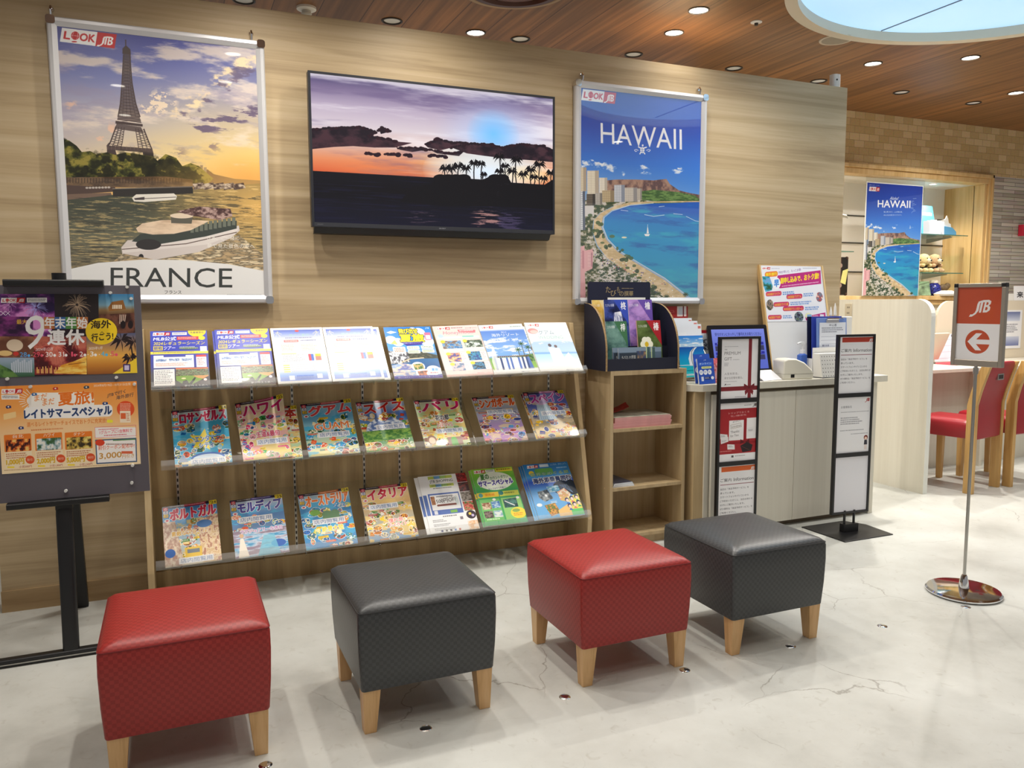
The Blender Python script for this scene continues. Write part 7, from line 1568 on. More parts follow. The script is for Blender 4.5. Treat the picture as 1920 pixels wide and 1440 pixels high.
# leaning white board with poster
lb = thing('leaning_board', 'tall white board with pale wood edge leaning on the wall', 'board', (3.822, -0.162, CTZ + 0.003), (math.radians(-12.2), 0, math.radians(0)))
m = MB(); m.box(-0.262, 0.262, -0.004, 0.016, 0.0, 0.738); m.build('panel', mat('board_white', (228, 230, 232), rough=0.4), lb)
m = MB()
for xa, xb in ((-0.272, -0.260), (0.260, 0.272)): m.box(xa, xb, -0.010, 0.018, 0.0, 0.742)
m.box(-0.26, 0.26, -0.006, 0.018, 0.738, 0.742); m.build('edge_strip', M_NICHEWOOD, lb)
o = sheet('poster', 0.515, 0.375, None).build('travel_poster', [printed('early_poster_print', art_early(), rough=0.35), M_PAPER]); tag(o, 'white poster with magenta and yellow lettering on the leaning board', 'poster'); o.location = (0.0, -0.0045, 0.362); o.matrix_basis = lb.matrix_basis @ o.matrix_basis
# slip printer
pr = thing('slip_printer', 'small off white ticket printer on the counter beside the monitor', 'printer', (3.632, -0.264, CTZ), (0, 0, math.radians(-38)))
M_PLAST = mat('printer_plastic', (226, 222, 206), rough=0.4)
m = MB(); R_ = []
W_ = 0.065
sec = [(-0.105, 0.0), (0.105, 0.0), (0.105, 0.044), (0.092, 0.062), (0.042, 0.105), (-0.02, 0.130), (-0.075, 0.130), (-0.105, 0.118)]
m.prism(sec, 'x', -W_, W_); m.build('body', M_PLAST, pr, bevel=0.008, smooth=40)
MB().hexa([(-0.04, 0.084, 0.0665), (0.04, 0.084, 0.0665), (0.04, 0.05, 0.0955), (-0.04, 0.05, 0.0955)], [(-0.04, 0.086, 0.0690), (0.04, 0.086, 0.0690), (0.04, 0.052, 0.0980), (-0.04, 0.052, 0.0980)]).build('paper_window', mat('printer_window', (170, 168, 156), rough=0.15), pr)
MB().box(-0.02, 0.02, 0.104, 0.1062, 0.020, 0.028).build('name_plate', mat('dark_plate', (90, 90, 90)), pr)
MB().box(0.0640, 0.0662, -0.055, -0.03, 0.012, 0.032).build('socket', M_BLACK, pr)
MB().box(-W_ - 0.0006, W_ + 0.0006, -0.1056, 0.1056, 0.034, 0.036).build('seam_line', mat('seam_grey', (160, 156, 142)), pr)
pr.rotation_euler = (0, 0, math.radians(-100))
# sanitiser bottle
sb_ = thing('pump_bottle', 'clear pump bottle with blue label behind the ticket printer', 'bottle', (3.768, -0.196, CTZ))
MB().rings([rsq(0.030, 0.022, 0.014, z, 4) for z in (0, 0.004, 0.13, 0.142)] + [rsq(0.014, 0.014, 0.013, 0.152, 4)]).build('body', mat('bottle_blue', (60, 100, 190), rough=0.2), sb_, smooth=True)
MB().cyl((0, 0, 0.152), (0, 0, 0.176), 0.015, n=16).cyl((0, 0, 0.176), (0, 0, 0.215), 0.005, n=10).build('pump_collar', mat('frosted_white', (232, 234, 238), rough=0.3), sb_, smooth=True)
m = MB(); m.rings([rsq(0.014, 0.011, 0.008, z, 4) for z in (0.215, 0.228)]); m.tube([(0, 0, 0.222), (-0.03, -0.004, 0.223), (-0.048, -0.006, 0.216)], 0.005, 8); m.build('pump_nozzle', mat('frosted_white', (232, 234, 238)), sb_, smooth=True)
# pegboard style box with a name card
pb = thing('dotted_box', 'white box with rows of small dark holes on the right of the counter', 'box', (3.905, -0.300, CTZ + 0.0008), (0, 0, math.radians(1)))
c = Cv(360, 180, bg=(238, 236, 230)); c.lw = 3.6
for i in range(12):
    for j in range(6): c.ell(5 + i * 8, 6 + j * 8, 1.0, 1.1, (60, 56, 54))
m = MB(); m.hexa([(-0.10, -0.038, 0), (0.16, -0.038, 0), (0.16, 0.04, 0), (-0.10, 0.04, 0)], [(-0.112, -0.020, 0.155), (0.16, -0.020, 0.155), (0.16, 0.04, 0.155), (-0.112, 0.04, 0.155)]); m.build('body', mat('box_white', (236, 234, 228), rough=0.5), pb)
MB().pic((-0.10, -0.0386, 0.0), (0.16, -0.0386, 0.0), (0.16, -0.0206, 0.155), (-0.112, -0.0206, 0.155)).build('punched_front', printed('punched_front_print', c, rough=0.5), pb)
MB().box(-0.102, 0.16, -0.041, 0.042, -0.0005, 0.004).build('base_tray', M_BLACK, pb)
c = Cv(180, 120, bg=(240, 242, 248)); c.lw = 1.8; c.text('株式会社', (16, 34), (84, 31), 15, (60, 60, 66))
upright('name_card', 'small white name card leaning on the dotted box', 'card', 4.010, -0.3475, CTZ + 0.001, 0.15, 0.095, 9, PR('name_card_print', c), th=0.002, yaw=1)
# clipboards in a holder
hd_ = thing('clipboard_holder', 'open white file holder behind the dotted box holding clipboards', 'file holder', (3.975, -0.215, CTZ))
MB().box(-0.165, 0.17, -0.03, -0.026, 0, 0.19).box(-0.165, 0.17, 0.031, 0.035, 0, 0.12).box(-0.165, -0.162, -0.026, 0.031, 0, 0.12).box(0.166, 0.17, -0.026, 0.031, 0, 0.12).box(-0.165, 0.17, -0.03, 0.035, 0, 0.004).build('holder', M_WHITE, hd_)
def clipboard(label, x, y, c_, form, lean, yaw, h=0.33):
    r_ = thing('clipboard', label, 'clipboard', (x, y, CTZ + 0.006), (math.radians(-lean), 0, math.radians(yaw)), 'clipboards in the holder')
    MB().box(-0.13, 0.13, -0.003, 0.0, 0, h).build('backing_board', mat('clip_%d_%d_%d' % c_, c_, rough=0.4), r_, bevel=0.001)
    if form:
        q = sheet('form', 0.225, h - 0.05, None, curl=0.004).build('form_sheet', [PR('form_print', art_leaflet('form')), M_PAPER], r_); q.location = (0.004, -0.0035, 0.02)
    if not form: return r_
    m = MB(); m.box(-0.055, 0.055, -0.012, -0.003, h - 0.03, h - 0.008); m.cyl((-0.05, -0.012, h - 0.006), (0.05, -0.012, h - 0.006), 0.007, n=12); m.tube([(0.05, -0.012, h - 0.006), (0.085, -0.01, h - 0.002), (0.095, -0.008, h - 0.01)], 0.003, 6); m.build('clip', M_CHROME, r_, smooth=True)
    return r_
clipboard('front clipboard holding a white application form on the counter', 3.990, -0.2315, (120, 150, 214), True, 3, 0, 0.375)
clipboard('dark navy clipboard edge behind the form clipboard', 3.945, -0.196, (20, 26, 60), False, 3, 0, 0.385)
clipboard('bright blue clipboard between the navy one and the form', 3.966, -0.213, (50, 70, 170), False, 3, 0, 0.385)
for x, y, lab, ln in ((4.006, -0.2055, 'shorter white pen standing in the clipboard holder', 0.0), (4.043, -0.2055, 'taller white pen standing in the clipboard holder', 0.025)):
    p = MB(); p.cyl((0, 0, 0), (0.004, 0, 0.392), 0.0055, n=12).cyl((0.004, 0, 0.392), (0.006, 0, 0.425 + ln), 0.010, 0.007, 12).cyl((0.006, 0, 0.425 + ln), (0.0065, 0, 0.448 + ln), 0.006, 0.002, 12)
    o = p.build('pen', M_WHITE, smooth=True); tag(o, lab, 'pen', 'white pens on the counter'); o.location = (x, y, CTZ + 0.006); o.rotation_euler = (math.radians(-3), 0, 0)
ws = thing('document_stand', 'white upright document stand at the right rear end of the counter', 'document stand', (4.262, -0.07, CTZ))
MB().box(-0.028, 0.028, -0.03, 0.03, 0, 0.385).build('body', M_WHITE, ws, bevel=0.003)

# ================================================================ two slim information stands
def info_stand(label, x, y, rz, prints):
    s_ = thing('information_stand', label, 'sign stand', (x, y, 0), (0, 0, math.radians(rz)))
    Wd, Hb, Ht = 0.140, 0.118, 1.222
    y0 = 0.0
    rel = -math.radians(rz)
    def rt(px, py): return (px * math.cos(rel) - py * math.sin(rel), px * math.sin(rel) + py * math.cos(rel))
    m = MB(); bq = [(-0.195, -0.165), (0.195, -0.165), (0.215, 0.06), (0.150, 0.185), (-0.20, 0.185)]
    m.prism([rt(*p) for p in bq], 'z', 0.0, 0.006); m.build('base_plate', M_BLACK, s_, bevel=0.002)
    m = MB(); m.box(-0.055, 0.055, -0.026, 0.014, 0.006, 0.055); m.build('bracket', M_BLACK, s_, bevel=0.002)
    for px in (-0.038, 0.034): MB().cyl((px, -0.006, 0.05), (px, -0.006, Hb + 0.02), 0.0075, n=12).build('post', M_BLACK, s_, smooth=True)
    m = MB(); fw = 0.014
    cuts = [Hb, Hb + (Ht - Hb) * .333, Hb + (Ht - Hb) * .666, Ht]
    m.box(-Wd, -Wd + fw, y0 - 0.014, y0 + 0.010, Hb, Ht).box(Wd - fw, Wd, y0 - 0.014, y0 + 0.010, Hb, Ht)
    for i, z in enumerate(cuts):
        za, zb = (z, z + fw) if i == 0 else (z - fw, z) if i == 3 else (z - 0.013, z + 0.013)
        m.box(-Wd + fw, Wd - fw, y0 - 0.014, y0 + 0.010, za, zb)
    m.box(-Wd + fw, Wd - fw, y0 + 0.004, y0 + 0.008, Hb + fw, Ht - fw)
    m.build('frame', M_BLACK, s_, bevel=0.0015)
    for i, p in enumerate(prints):
        zb = cuts[2 - i] + 0.013; zt = cuts[3 - i] - 0.013
        q = MB(); q.box(-Wd + fw, Wd - fw, y0 - 0.006, y0 + 0.003, zb, zt, 1); q.pic((-Wd + fw, y0 - 0.0065, zb), (Wd - fw, y0 - 0.0065, zb), (Wd - fw, y0 - 0.0065, zt), (-Wd + fw, y0 - 0.0065, zt), 0)
        q.build('notice_sheet', [p, M_PAPER], s_)
    return s_
ip = PR('info_print', art_info('info')); blank = mat('blank_sheet', (236, 236, 242), rough=0.35)
info_stand('black slim stand with a blank lowest sheet, right of the dark stool', 3.802, -0.600, -4, [ip, PR('letter_print', art_info('letter')), blank])
info_stand('black slim stand with red ribbon notice, behind the right dark stool', 2.995, -0.520, -3, [PR('premium_print', art_info('premium')), PR('gift_print', art_info('gift')), PR('info2_print', art_info('info_orange'))])

# ================================================================ four leather stools
M_RED = leather('red_leather', (146, 38, 35), (162, 47, 43), 0.40); M_DARK = leather('dark_leather', (58, 60, 62), (68, 70, 72), 0.36)
def make_stool(name, label, body_m, pipe_c):
    s_ = thing(name, label, 'stool', group='low leather stools')
    n = 7
    R_ = [rsq(0.231, 0.236, 0.012, 0.152, n), rsq(0.233, 0.238, 0.014, 0.156, n), rsq(0.239, 0.244, 0.014, 0.25, n), rsq(0.242, 0.247, 0.014, 0.35, n), rsq(0.241, 0.246, 0.014, 0.410, n), rsq(0.2385, 0.2435, 0.015, 0.4195, n)]
    side = MB().rings(R_).build('body', body_m, s_, smooth=50)
    T_ = [rsq(0.2385, 0.2435, 0.015, 0.4195, n), rsq(0.2375, 0.2425, 0.017, 0.424, n), rsq(0.226, 0.231, 0.022, 0.4345, n), rsq(0.195, 0.2, 0.03, 0.4445, n), rsq(0.14, 0.145, 0.04, 0.4515, n), rsq(0.07, 0.072, 0.03, 0.455, n), rsq(0.012, 0.012, 0.01, 0.456, n)]
    MB().rings(T_).build('cushion_top', body_m, s_, smooth=60)
    MB().tube(rsq(0.2395, 0.2445, 0.016, 0.4205, 7), 0.0022, 6, closed=True).build('piping', pipe_c, s_, smooth=True)
    for sx in (-1, 1):
        for sy in (-1, 1):
            def sq(h, z, cx, cy): return [(cx - h, cy - h, z), (cx + h, cy - h, z), (cx + h, cy + h, z), (cx - h, cy + h, z)]
            m = MB(); m.hexa(sq(0.0200, 0.0, sx * 0.203, sy * 0.203), sq(0.030, 0.156, sx * 0.198, sy * 0.203)); m.build('leg', M_LEG, s_, bevel=0.0015)
    return s_
pr_, pd_ = mat('red_piping', (120, 26, 28), rough=0.4), mat('dark_piping', (44, 45, 47), rough=0.4)
s1 = make_stool('leather_stool', 'red leather stool nearest the left, in front of the magazine rack', M_RED, pr_); s1.location = (0.000, -1.478, 0)
s2 = make_stool('leather_stool', 'dark grey leather stool between the two red ones', M_DARK, pd_); s2.location = (0.752, -1.492, 0)
s3 = copy_tree(s1); s3['label'] = 'red leather stool between the two dark grey ones'; s3.location = (1.566, -1.494, 0)
s4 = copy_tree(s2); s4['label'] = 'dark grey leather stool furthest right, behind the right red one'; s4.location = (2.240, -1.500, 0)

# ================================================================ steel floor studs
for i, (x, y, lab) in enumerate([(0.208, -1.762, 'small steel floor stud in front of the left red stool'), (0.726, -1.755, 'small steel floor stud in front of the left dark stool'), (1.250, -1.752, 'small steel floor stud between the left dark stool and the right red stool'), (1.773, -1.749, 'small steel floor stud at the front right foot of the right red stool'), (2.302, -1.745, 'small steel floor stud in front of the right dark stool'), (2.815, -1.747, 'small steel floor stud alone on open floor, right of the right dark stool'), (3.350, -1.741, 'small steel floor stud at the rim of the arrow sign base')]):
    o = MB().lathe([(0.0215, 0.0), (0.0200, 0.0018), (0.013, 0.0038), (0.0005, 0.0046)], 24).build('floor_stud', M_CHROME, smooth=True)
    tag(o, lab, 'floor stud', 'steel studs in a row on the floor'); o.location = (x, y, 0)

# ================================================================ arrow sign on a pole
ss = thing('sign_stand', 'red and white arrow sign on a chrome pole with round base', 'sign stand', (3.505, -1.610, 0), (0, 0, 0))
MB().lathe([(0.158, 0.0), (0.167, 0.006), (0.168, 0.013), (0.160, 0.020), (0.11, 0.024), (0.03, 0.028), (0.0005, 0.028)], 64).build('base', M_CHROME, ss, smooth=True)
MB().lathe([(0.024, 0.026), (0.021, 0.05), (0.014, 0.086), (0.010, 0.092), (0.0005, 0.092)], 28).build('pole_socket', M_CHROME, ss, smooth=True)
MB().cyl((0, 0, 0.08), (0, 0, 1.115), 0.0075, n=20).build('pole', M_STEEL, ss, smooth=True)
MB().cyl((0, 0, 1.075), (0, 0, 1.105), 0.0115, n=18).build('collar', M_STEEL, ss, smooth=True)
SG = Matrix.Translation((0.012, 0.006, 0)) @ Matrix.Rotation(math.radians(-80), 4, 'Z')
gw, g0, g1 = 0.118, 1.110, 1.502; rw = 0.018; rb = 0.030
m = MB(); m.box(-gw, -gw + rw, -0.014, 0.014, g0, g1 - rw).box(gw - rw, gw, -0.014, 0.014, g0, g1 - rw).box(-gw + 0.02, gw - 0.02, -0.014, 0.014, g1 - rw, g1).box(-gw + rw, gw - rw, -0.014, 0.014, g0, g0 + rb).box(-gw + rw, gw - rw, -0.004, 0.012, g0 + rb, g1 - rw)
m.build('sign_frame', mat('champagne_metal', (176, 168, 156), rough=0.35, metal=0.7), ss, bevel=0.002, xf=SG)
for sx in (-1, 1): MB().box(min(sx * gw, sx * (gw - 0.019)), max(sx * gw, sx * (gw - 0.019)), -0.0145, 0.0145, g1 - rw, g1 + 0.0006).build('corner_cap', M_BLACK, ss, bevel=0.002, xf=SG)
MB().pic((-gw + rw, -0.0048, g0 + rb), (gw - rw, -0.0048, g0 + rb), (gw - rw, -0.0048, g1 - rw), (-gw + rw, -0.0048, g1 - rw)).build('sign_sheet', printed('arrow_sign_print', art_sign(), rough=0.3, coat=0.6), ss, xf=SG)

# ================================================================ consulting desks beyond the counter
ps = thing('partition_screen', 'pale wooden partition screen with rounded top corner beyond the counter', 'partition screen', (5.06, 0.55, 0)); pi_ = inv(ps)
P_ = [(1.20, 0.0), (-0.105, 0.0), (-0.105, 1.31)] + [(-0.105 + 0.125 * (1 - math.cos(a)), 1.31 + 0.125 * math.sin(a)) for a in [PI / 2 * i / 8 for i in range(1, 9)]] + [(1.20, 1.435)]
m = MB(); n = len(P_); vs = [(5.045, p[0], p[1]) for p in P_] + [(5.088, p[0], p[1]) for p in P_]
m.add(vs, [tuple(range(n))[::-1], tuple(range(n, 2 * n))], 0); m.build('panel', M_ASH, ps, xf=pi_)
m = MB(); m.add(vs, [(i, (i + 1) % n, n + (i + 1) % n, n + i) for i in range(n)], 0); m.build('edge_band', mat('edge_white', (226, 228, 222), rough=0.4), ps, xf=pi_)
ou = thing('power_outlet', 'beige power outlet on the partition screen behind the counter', 'outlet', (5.0435, 0.66, 1.345), (0, 0, math.radians(-90)))
m = MB(); m.box(-0.035, 0.035, -0.006, 0, -0.058, 0.058); m.build('plate', mat('outlet_beige', (196, 184, 160), rough=0.5), ou, bevel=0.002)
m = MB()
for z in (-0.025, 0.02):
    for x in (-0.008, 0.008): m.box(x - 0.003, x + 0.003, -0.0068, -0.006, z, z + 0.014)
m.build('slots', mat('slot_dark', (60, 54, 46)), ou)
dk = thing('consulting_desk', 'long pale wooden desk with front panel behind the red chairs', 'desk', (6.6, 0.65, 0)); di = inv(dk)
m = MB(); m.box(5.09, 8.6, 0.32, 0.98, 0.838, 0.868); m.build('desk_top', M_ASH, dk, bevel=0.003, xf=di)
m = MB(); m.box(5.09, 8.6, 0.55, 0.575, 0.0, 0.838); m.build('front_panel', M_ASH, dk, xf=di)
for x in (6.35, 7.7): MB().box(x, x + 0.03, 0.42, 0.98, 0.0, 0.838).build('side_panel', M_ASH, dk, xf=di)
mp_ = thing('privacy_panel', 'beige panel with rounded corner standing on the far side of the desk', 'privacy panel', (7.5, 1.0, 0.868)); mi = inv(mp_)
P_ = [(6.46, 1.115)] + [(6.46 + 0.16 * (1 - math.cos(a)), 1.262 + 0.16 * math.sin(a)) for a in [PI / 2 * i / 8 for i in range(9)]] + [(9.5, 1.422), (9.5, 0.868), (6.95, 0.868), (6.95, 1.115)]
m = MB(); m.prism(P_, 'y', 0.985, 1.010); m.build('panel', mat('panel_beige', (226, 214, 192), rough=0.55), mp_, xf=mi)
o = MB(); o.box(7.32, 7.62, 0.981, 0.9845, 0.96, 1.33, 1); o.pic((7.32, 0.9805, 0.96), (7.62, 0.9805, 0.96), (7.62, 0.9805, 1.33), (7.32, 0.9805, 1.33), 0); o = o.build('notice_sheet', [PR('desk_notice_print', art_leaflet('notice')), M_PAPER]); tag(o, 'white notice with violet photos on the beige desk panel, right edge', 'notice')
c = Cv(160, 160, bg=(244, 244, 246)); c.lw = 1.6; c.text('来', (20, 80), (60, 80), 40, (40, 40, 44), bold=.03)
upright('paper_sign', 'white paper sign with black lettering on top of the beige desk panel', 'sign', 7.62, 0.998, 1.423, 0.22, 0.14, 4, PR('paper_sign_print', c), th=0.003)
upright('small_box', 'small white leaflet box on top of the beige desk panel', 'box', 7.44, 0.998, 1.423, 0.10, 0.065, 0, M_WHITE, th=0.012)
upright('small_box', 'small cream box at the left of the white leaflet box on the desk panel', 'box', 7.33, 0.998, 1.423, 0.08, 0.075, 0, mat('cream_box', (236, 226, 210)), th=0.012)
dm = thing('desk_monitor', 'back of a cream monitor tilted on the desk behind the partition', 'monitor', (6.13, 0.80, 0.8845), (math.radians(12), 0, math.radians(8)))
m = MB(); m.hexa([(-0.22, -0.012, 0.02), (0.15, -0.012, 0.02), (0.15, 0.012, 0.02), (-0.22, 0.012, 0.02)], [(-0.22, -0.012, 0.26), (0.23, -0.012, 0.26), (0.23, 0.012, 0.26), (-0.22, 0.012, 0.26)]); m.build('housing', mat('monitor_cream', (224, 216, 192), rough=0.5), dm, bevel=0.004)
m = MB(); m.box(-0.05, 0.05, -0.05, 0.06, -0.004, 0.008).box(-0.02, 0.02, -0.01, 0.02, 0.0, 0.06); m.build('foot', mat('monitor_foot', (120, 116, 110)), dm)
o = MB().box(6.18, 6.62, 0.55, 0.86, 0.8685, 0.8705).build('desk_mat', mat('red_mat', (186, 30, 52), rough=0.5)); tag(o, 'red desk mat lying on the pale desk behind the arrow sign', 'desk mat')
cw = Cv(200, 150, bg=(236, 238, 250)); cw.lw = 2
for k in range(4): cw.line([(0, 15 + k * 17), (100, 15 + k * 17)], .7, (170, 176, 196))
for k in range(6): cw.rect(8 + k * 15, 2, 11 + k * 15, 8, (120, 120, 130))
upright('desk_calendar', 'white ringed sheet standing on the desk left of the arrow sign', 'calendar', 6.52, 0.90, 0.871, 0.34, 0.25, 8, PR('calendar_print', cw), th=0.004)

def make_chair(label):
    t = thing('dining_chair', label, 'chair', group='red chairs at the consulting desk')
    M_CR = mat('chair_red', (152, 28, 40), rough=0.34, spec=0.5)
    hw = 0.215
    # seat: front towards +y
    R_ = [[(p[0], 0.24 + p[1], z) for p in rsq(a, b, 0.03, 0, 4)] for z, a, b in ((0.405, 0.185, 0.205), (0.41, 0.190, 0.212), (0.50, 0.192, 0.215), (0.525, 0.186, 0.208), (0.538, 0.160, 0.185), (0.543, 0.08, 0.1))]
    m = MB().rings(R_).build('seat', M_CR, t, smooth=50)
    yb = lambda z: -0.0 if z < 0.66 else -0.09 * ((z - 0.66) / 0.32) ** 1.2
    zs = [0.40, 0.41, 0.55, 0.66, 0.76, 0.86, 0.945, 0.965, 0.975]
    B_ = []
    for z in zs:
        ins = 0.012 if z in (0.40, 0.975) else 0.004 if z in (0.965,) else 0.0
        B_.append([(p[0], yb(z) + p[1], z) for p in rsq(0.178 - ins, 0.030 - ins, 0.014, 0, 4)])
    MB().rings(B_).build('backrest', M_CR, t, smooth=50)
    m = MB(); m.box(-0.044, 0.044, yb(0.865) - 0.040, yb(0.865) - 0.024, 0.842, 0.888, 0); m.box(-0.034, 0.034, yb(0.865) - 0.0406, yb(0.865) - 0.039, 0.850, 0.880, 1); m.build('handle_plate', [M_STEEL, mat('handle_hole', (40, 30, 30))], t, bevel=0.001)
    for sx in (-1, 1):
        m = MB(); st = []
        for z in (0.0, 0.30, 0.45, 0.58, 0.66, 0.76, 0.86, 0.95, 0.972):
            y_ = yb(z); d0 = 0.034 if z < .9 else 0.028; x0, x1 = (sx * 0.180, sx * 0.215)
            st.append([(min(x0, x1), y_ - 0.034, z), (max(x0, x1), y_ - 0.034, z), (max(x0, x1), y_ + d0, z), (min(x0, x1), y_ + d0, z)])
        m.rings(st); m.build('leg', M_CHAIRWOOD, t, bevel=0.003)
        m = MB(); cx = sx * 0.175; m.hexa([(cx - 0.018, 0.392, 0), (cx + 0.018, 0.392, 0), (cx + 0.018, 0.430, 0), (cx - 0.018, 0.430, 0)], [(cx - 0.022, 0.386, 0.41), (cx + 0.022, 0.386, 0.41), (cx + 0.022, 0.436, 0.41), (cx - 0.022, 0.436, 0.41)]); m.build('leg', M_CHAIRWOOD, t, bevel=0.002)
    return t
c1 = make_chair('red leather chair with pale wooden frame directly behind the arrow sign pole'); c1.location = (5.565, -0.185, 0); c1.rotation_euler = (0, 0, math.radians(11))
c2 = copy_tree(c1); c2['label'] = 'red leather chair cut by the right edge of the picture'; c2.location = (6.055, -0.175, 0); c2.rotation_euler = (0, 0, math.radians(2))

# ================================================================ display niche
hp_ = thing('hanging_poster', 'blue bay poster with white lettering hanging in the wooden framed niche', 'poster', (6.105, 1.20, 1.462)); hi = inv(hp_)
m = MB(); m.box(5.755, 6.462, 1.200, 1.203, 1.470, 2.484, 1); m.pic((5.765, 1.1995, 1.470), (6.455, 1.1995, 1.470), (6.455, 1.1995, 2.475), (5.765, 1.1995, 2.475), 0); m.build('print', [printed('niche_poster_print', art_beach(True, 460, 680), rough=0.25, coat=0.7), M_PAPER], hp_, xf=hi)
MB().box(5.742, 6.472, 1.192, 1.196, 1.462, 2.53).build('acrylic_cover', M_CLEAR, hp_, xf=hi)
def glass_shelf(label, x0, x1, z):
    t = thing('glass_shelf', label, 'glass shelf', ((x0 + x1) / 2, 1.5, z), group='glass shelves in the niche'); q = inv(t)
    MB().box(x0, x1, 1.30, 1.68, z - 0.004, z + 0.004).build('glass', M_GLASS, t, xf=q)
    MB().box(x0, x1, 1.298, 1.300, z - 0.004, z + 0.004).build('front_edge', mat('glass_edge', (70, 120, 104), rough=0.1), t, xf=q)
    for x in (x0 + 0.12, x1 - 0.10): MB().prism([(1.681, z - 0.005), (1.681, z - 0.05), (1.40, z - 0.012), (1.40, z - 0.005)], 'x', x - 0.006, x + 0.006).build('bracket', M_STEEL, t, xf=q)
glass_shelf('upper right glass shelf in the niche, under the blue box', 6.50, 7.22, 2.055)
glass_shelf('lower right glass shelf in the niche, under the plush toys', 6.50, 7.18, 1.690)
glass_shelf('left glass shelf in the niche, cut by the end of the wooden wall', 5.25, 5.74, 1.87)
# things on the upper shelf
bb = thing('sky_blue_box', 'sky blue picture box tilted on the upper glass shelf', 'box', (6.90, 1.50, 2.062), (math.radians(-12), 0, math.radians(6)))
MB().box(-0.17, 0.13, -0.02, 0.02, 0, 0.30).build('board', mat('sky_blue', (90, 190, 236), rough=0.35, noise=0.12, nscale=8), bb); MB().box(-0.10, 0.10, -0.0212, -0.02, 0.20, 0.23).build('white_stripe', M_WHITE, bb)
for i in range(5):
    q = upright('leaflet', ['leftmost', 'second', 'middle', 'fourth', 'rightmost'][i] + ' white leaflet of the fan standing on the upper glass shelf' if i in (0, 2, 4) else ['', 'second from the left', '', 'second from the right'][i] + ' white leaflet of the fan standing on the upper glass shelf', 'leaflet', 6.77 + i * 0.05, 1.40, 2.060, 0.055, 0.15 - 0.008 * abs(i - 2), 8, mat('leaflet_grey', (214, 220, 232), rough=0.4), th=0.006, yaw=-35, group='white leaflets on the upper glass shelf')
wc = thing('paper_cutout', 'white and sky blue cloud shaped cutout at the right of the upper glass shelf', 'ornament', (7.10, 1.44, 2.060))
m = MB(); m.prism([(-0.10, 0.0), (0.13, 0.0), (0.125, 0.045), (0.07, 0.085), (-0.10, 0.10)], 'y', -0.006, 0.006); m.build('blue_wave', mat('wave_blue', (100, 180, 236), rough=0.4), wc)
m = MB(); m.prism([(-0.11, 0.06), (0.07, 0.06), (0.06, 0.12), (0.03, 0.13), (0.02, 0.17), (0.0, 0.20), (-0.015, 0.17), (-0.03, 0.16), (-0.10, 0.14)], 'y', 0.006, 0.014); m.build('white_ship', M_WHITE, wc)
upright('postcard', 'white postcard with faint drawing at the left of the upper glass shelf', 'postcard', 6.63, 1.44, 2.060, 0.17, 0.19, 12, PR('postcard_print', (lambda c: (c.npoly([(20, 40), (60, 20), (90, 60), (50, 110)], [(240, 240, 246), (150, 170, 206)], .1, .06, 3), c)[-1])(Cv(120, 140, bg=(244, 244, 246)))), th=0.003, yaw=18)
# plush toys
def plush(label, x, fur):
    t = thing('plush_toy', label, 'plush toy', (x, 1.40, 1.695), (0, 0, math.radians(6)), 'plush toys in the niche')
    M_F = mat('fur_%d_%d_%d' % fur, fur, rough=0.95, noise=0.10, nscale=90, bump=0.6); M_V = mat('plush_vest', (32, 28, 30), rough=0.9)
    MB().sphere((0, 0.01, 0.055), 0.052, sc=(1.0, .8, 1.0)).build('body', M_V, t, smooth=True)
    MB().sphere((0, -0.005, 0.125), 0.062, sc=(1.05, .95, .95)).build('head', M_F, t, smooth=True)
    MB().sphere((0, -0.06, 0.112), 0.028, sc=(1.1, .9, .8)).build('muzzle', mat('muzzle_pale', (240, 222, 188), rough=0.9), t, smooth=True)
    for sx in (-1, 1):
        MB().sphere((sx * 0.058, 0.01, 0.120), 0.026, sc=(.6, .8, 1.5)).build('ear', M_F, t, smooth=True)
        MB().sphere((sx * 0.022, -0.058, 0.136), 0.006).build('eye', M_BLACK, t, smooth=True)
        MB().sphere((sx * 0.04, -0.05, 0.022), 0.026, sc=(.9, 1.4, .85)).build('foot', M_F, t, smooth=True)
        MB().sphere((sx * 0.052, -0.03, 0.07), 0.02, sc=(.8, 1.5, .9)).build('arm', M_F, t, smooth=True)
    MB().sphere((0, -0.085, 0.116), 0.008).build('nose', M_BLACK, t, smooth=True)
    return t
plush('pale beige plush toy nearest the hanging poster on the glass shelf', 6.598, (226, 196, 150)); plush('cream plush toy in the middle of the three on the glass shelf', 6.745, (236, 214, 160)); plush('tan plush toy at the right end of the three on the glass shelf', 6.892, (214, 180, 140))
# niche floor
upright('picture_book', 'pink backed picture book leaning at the left of the niche floor', 'book', 6.62, 1.42, 1.472, 0.14, 0.17, 14, mat('book_pink', (190, 150, 176), rough=0.4, noise=0.3, nscale=18), th=0.014, yaw=-28)
upright('picture_book', 'green picture book leaning in front of the pink backed one', 'book', 6.72, 1.36, 1.472, 0.15, 0.14, 14, mat('book_green', (126, 150, 120), rough=0.4, noise=0.35, nscale=18), th=0.014, yaw=-12)
gb = thing('star_jar', 'round dark blue jar with white dots and a cream lid in the niche', 'jar', (6.885, 1.38, 1.472))
MB().lathe([(0.03, 0.0), (0.058, 0.02), (0.068, 0.06), (0.058, 0.10), (0.035, 0.122), (0.0005, 0.122)], 28).build('body', mat('jar_blue', (40, 44, 110), rough=0.25, noise=0.6, nscale=60), gb, smooth=True); MB().lathe([(0.036, 0.122), (0.04, 0.126), (0.036, 0.152), (0.0005, 0.154)], 24).build('lid', mat('jar_lid', (232, 222, 200), rough=0.5), gb, smooth=True)
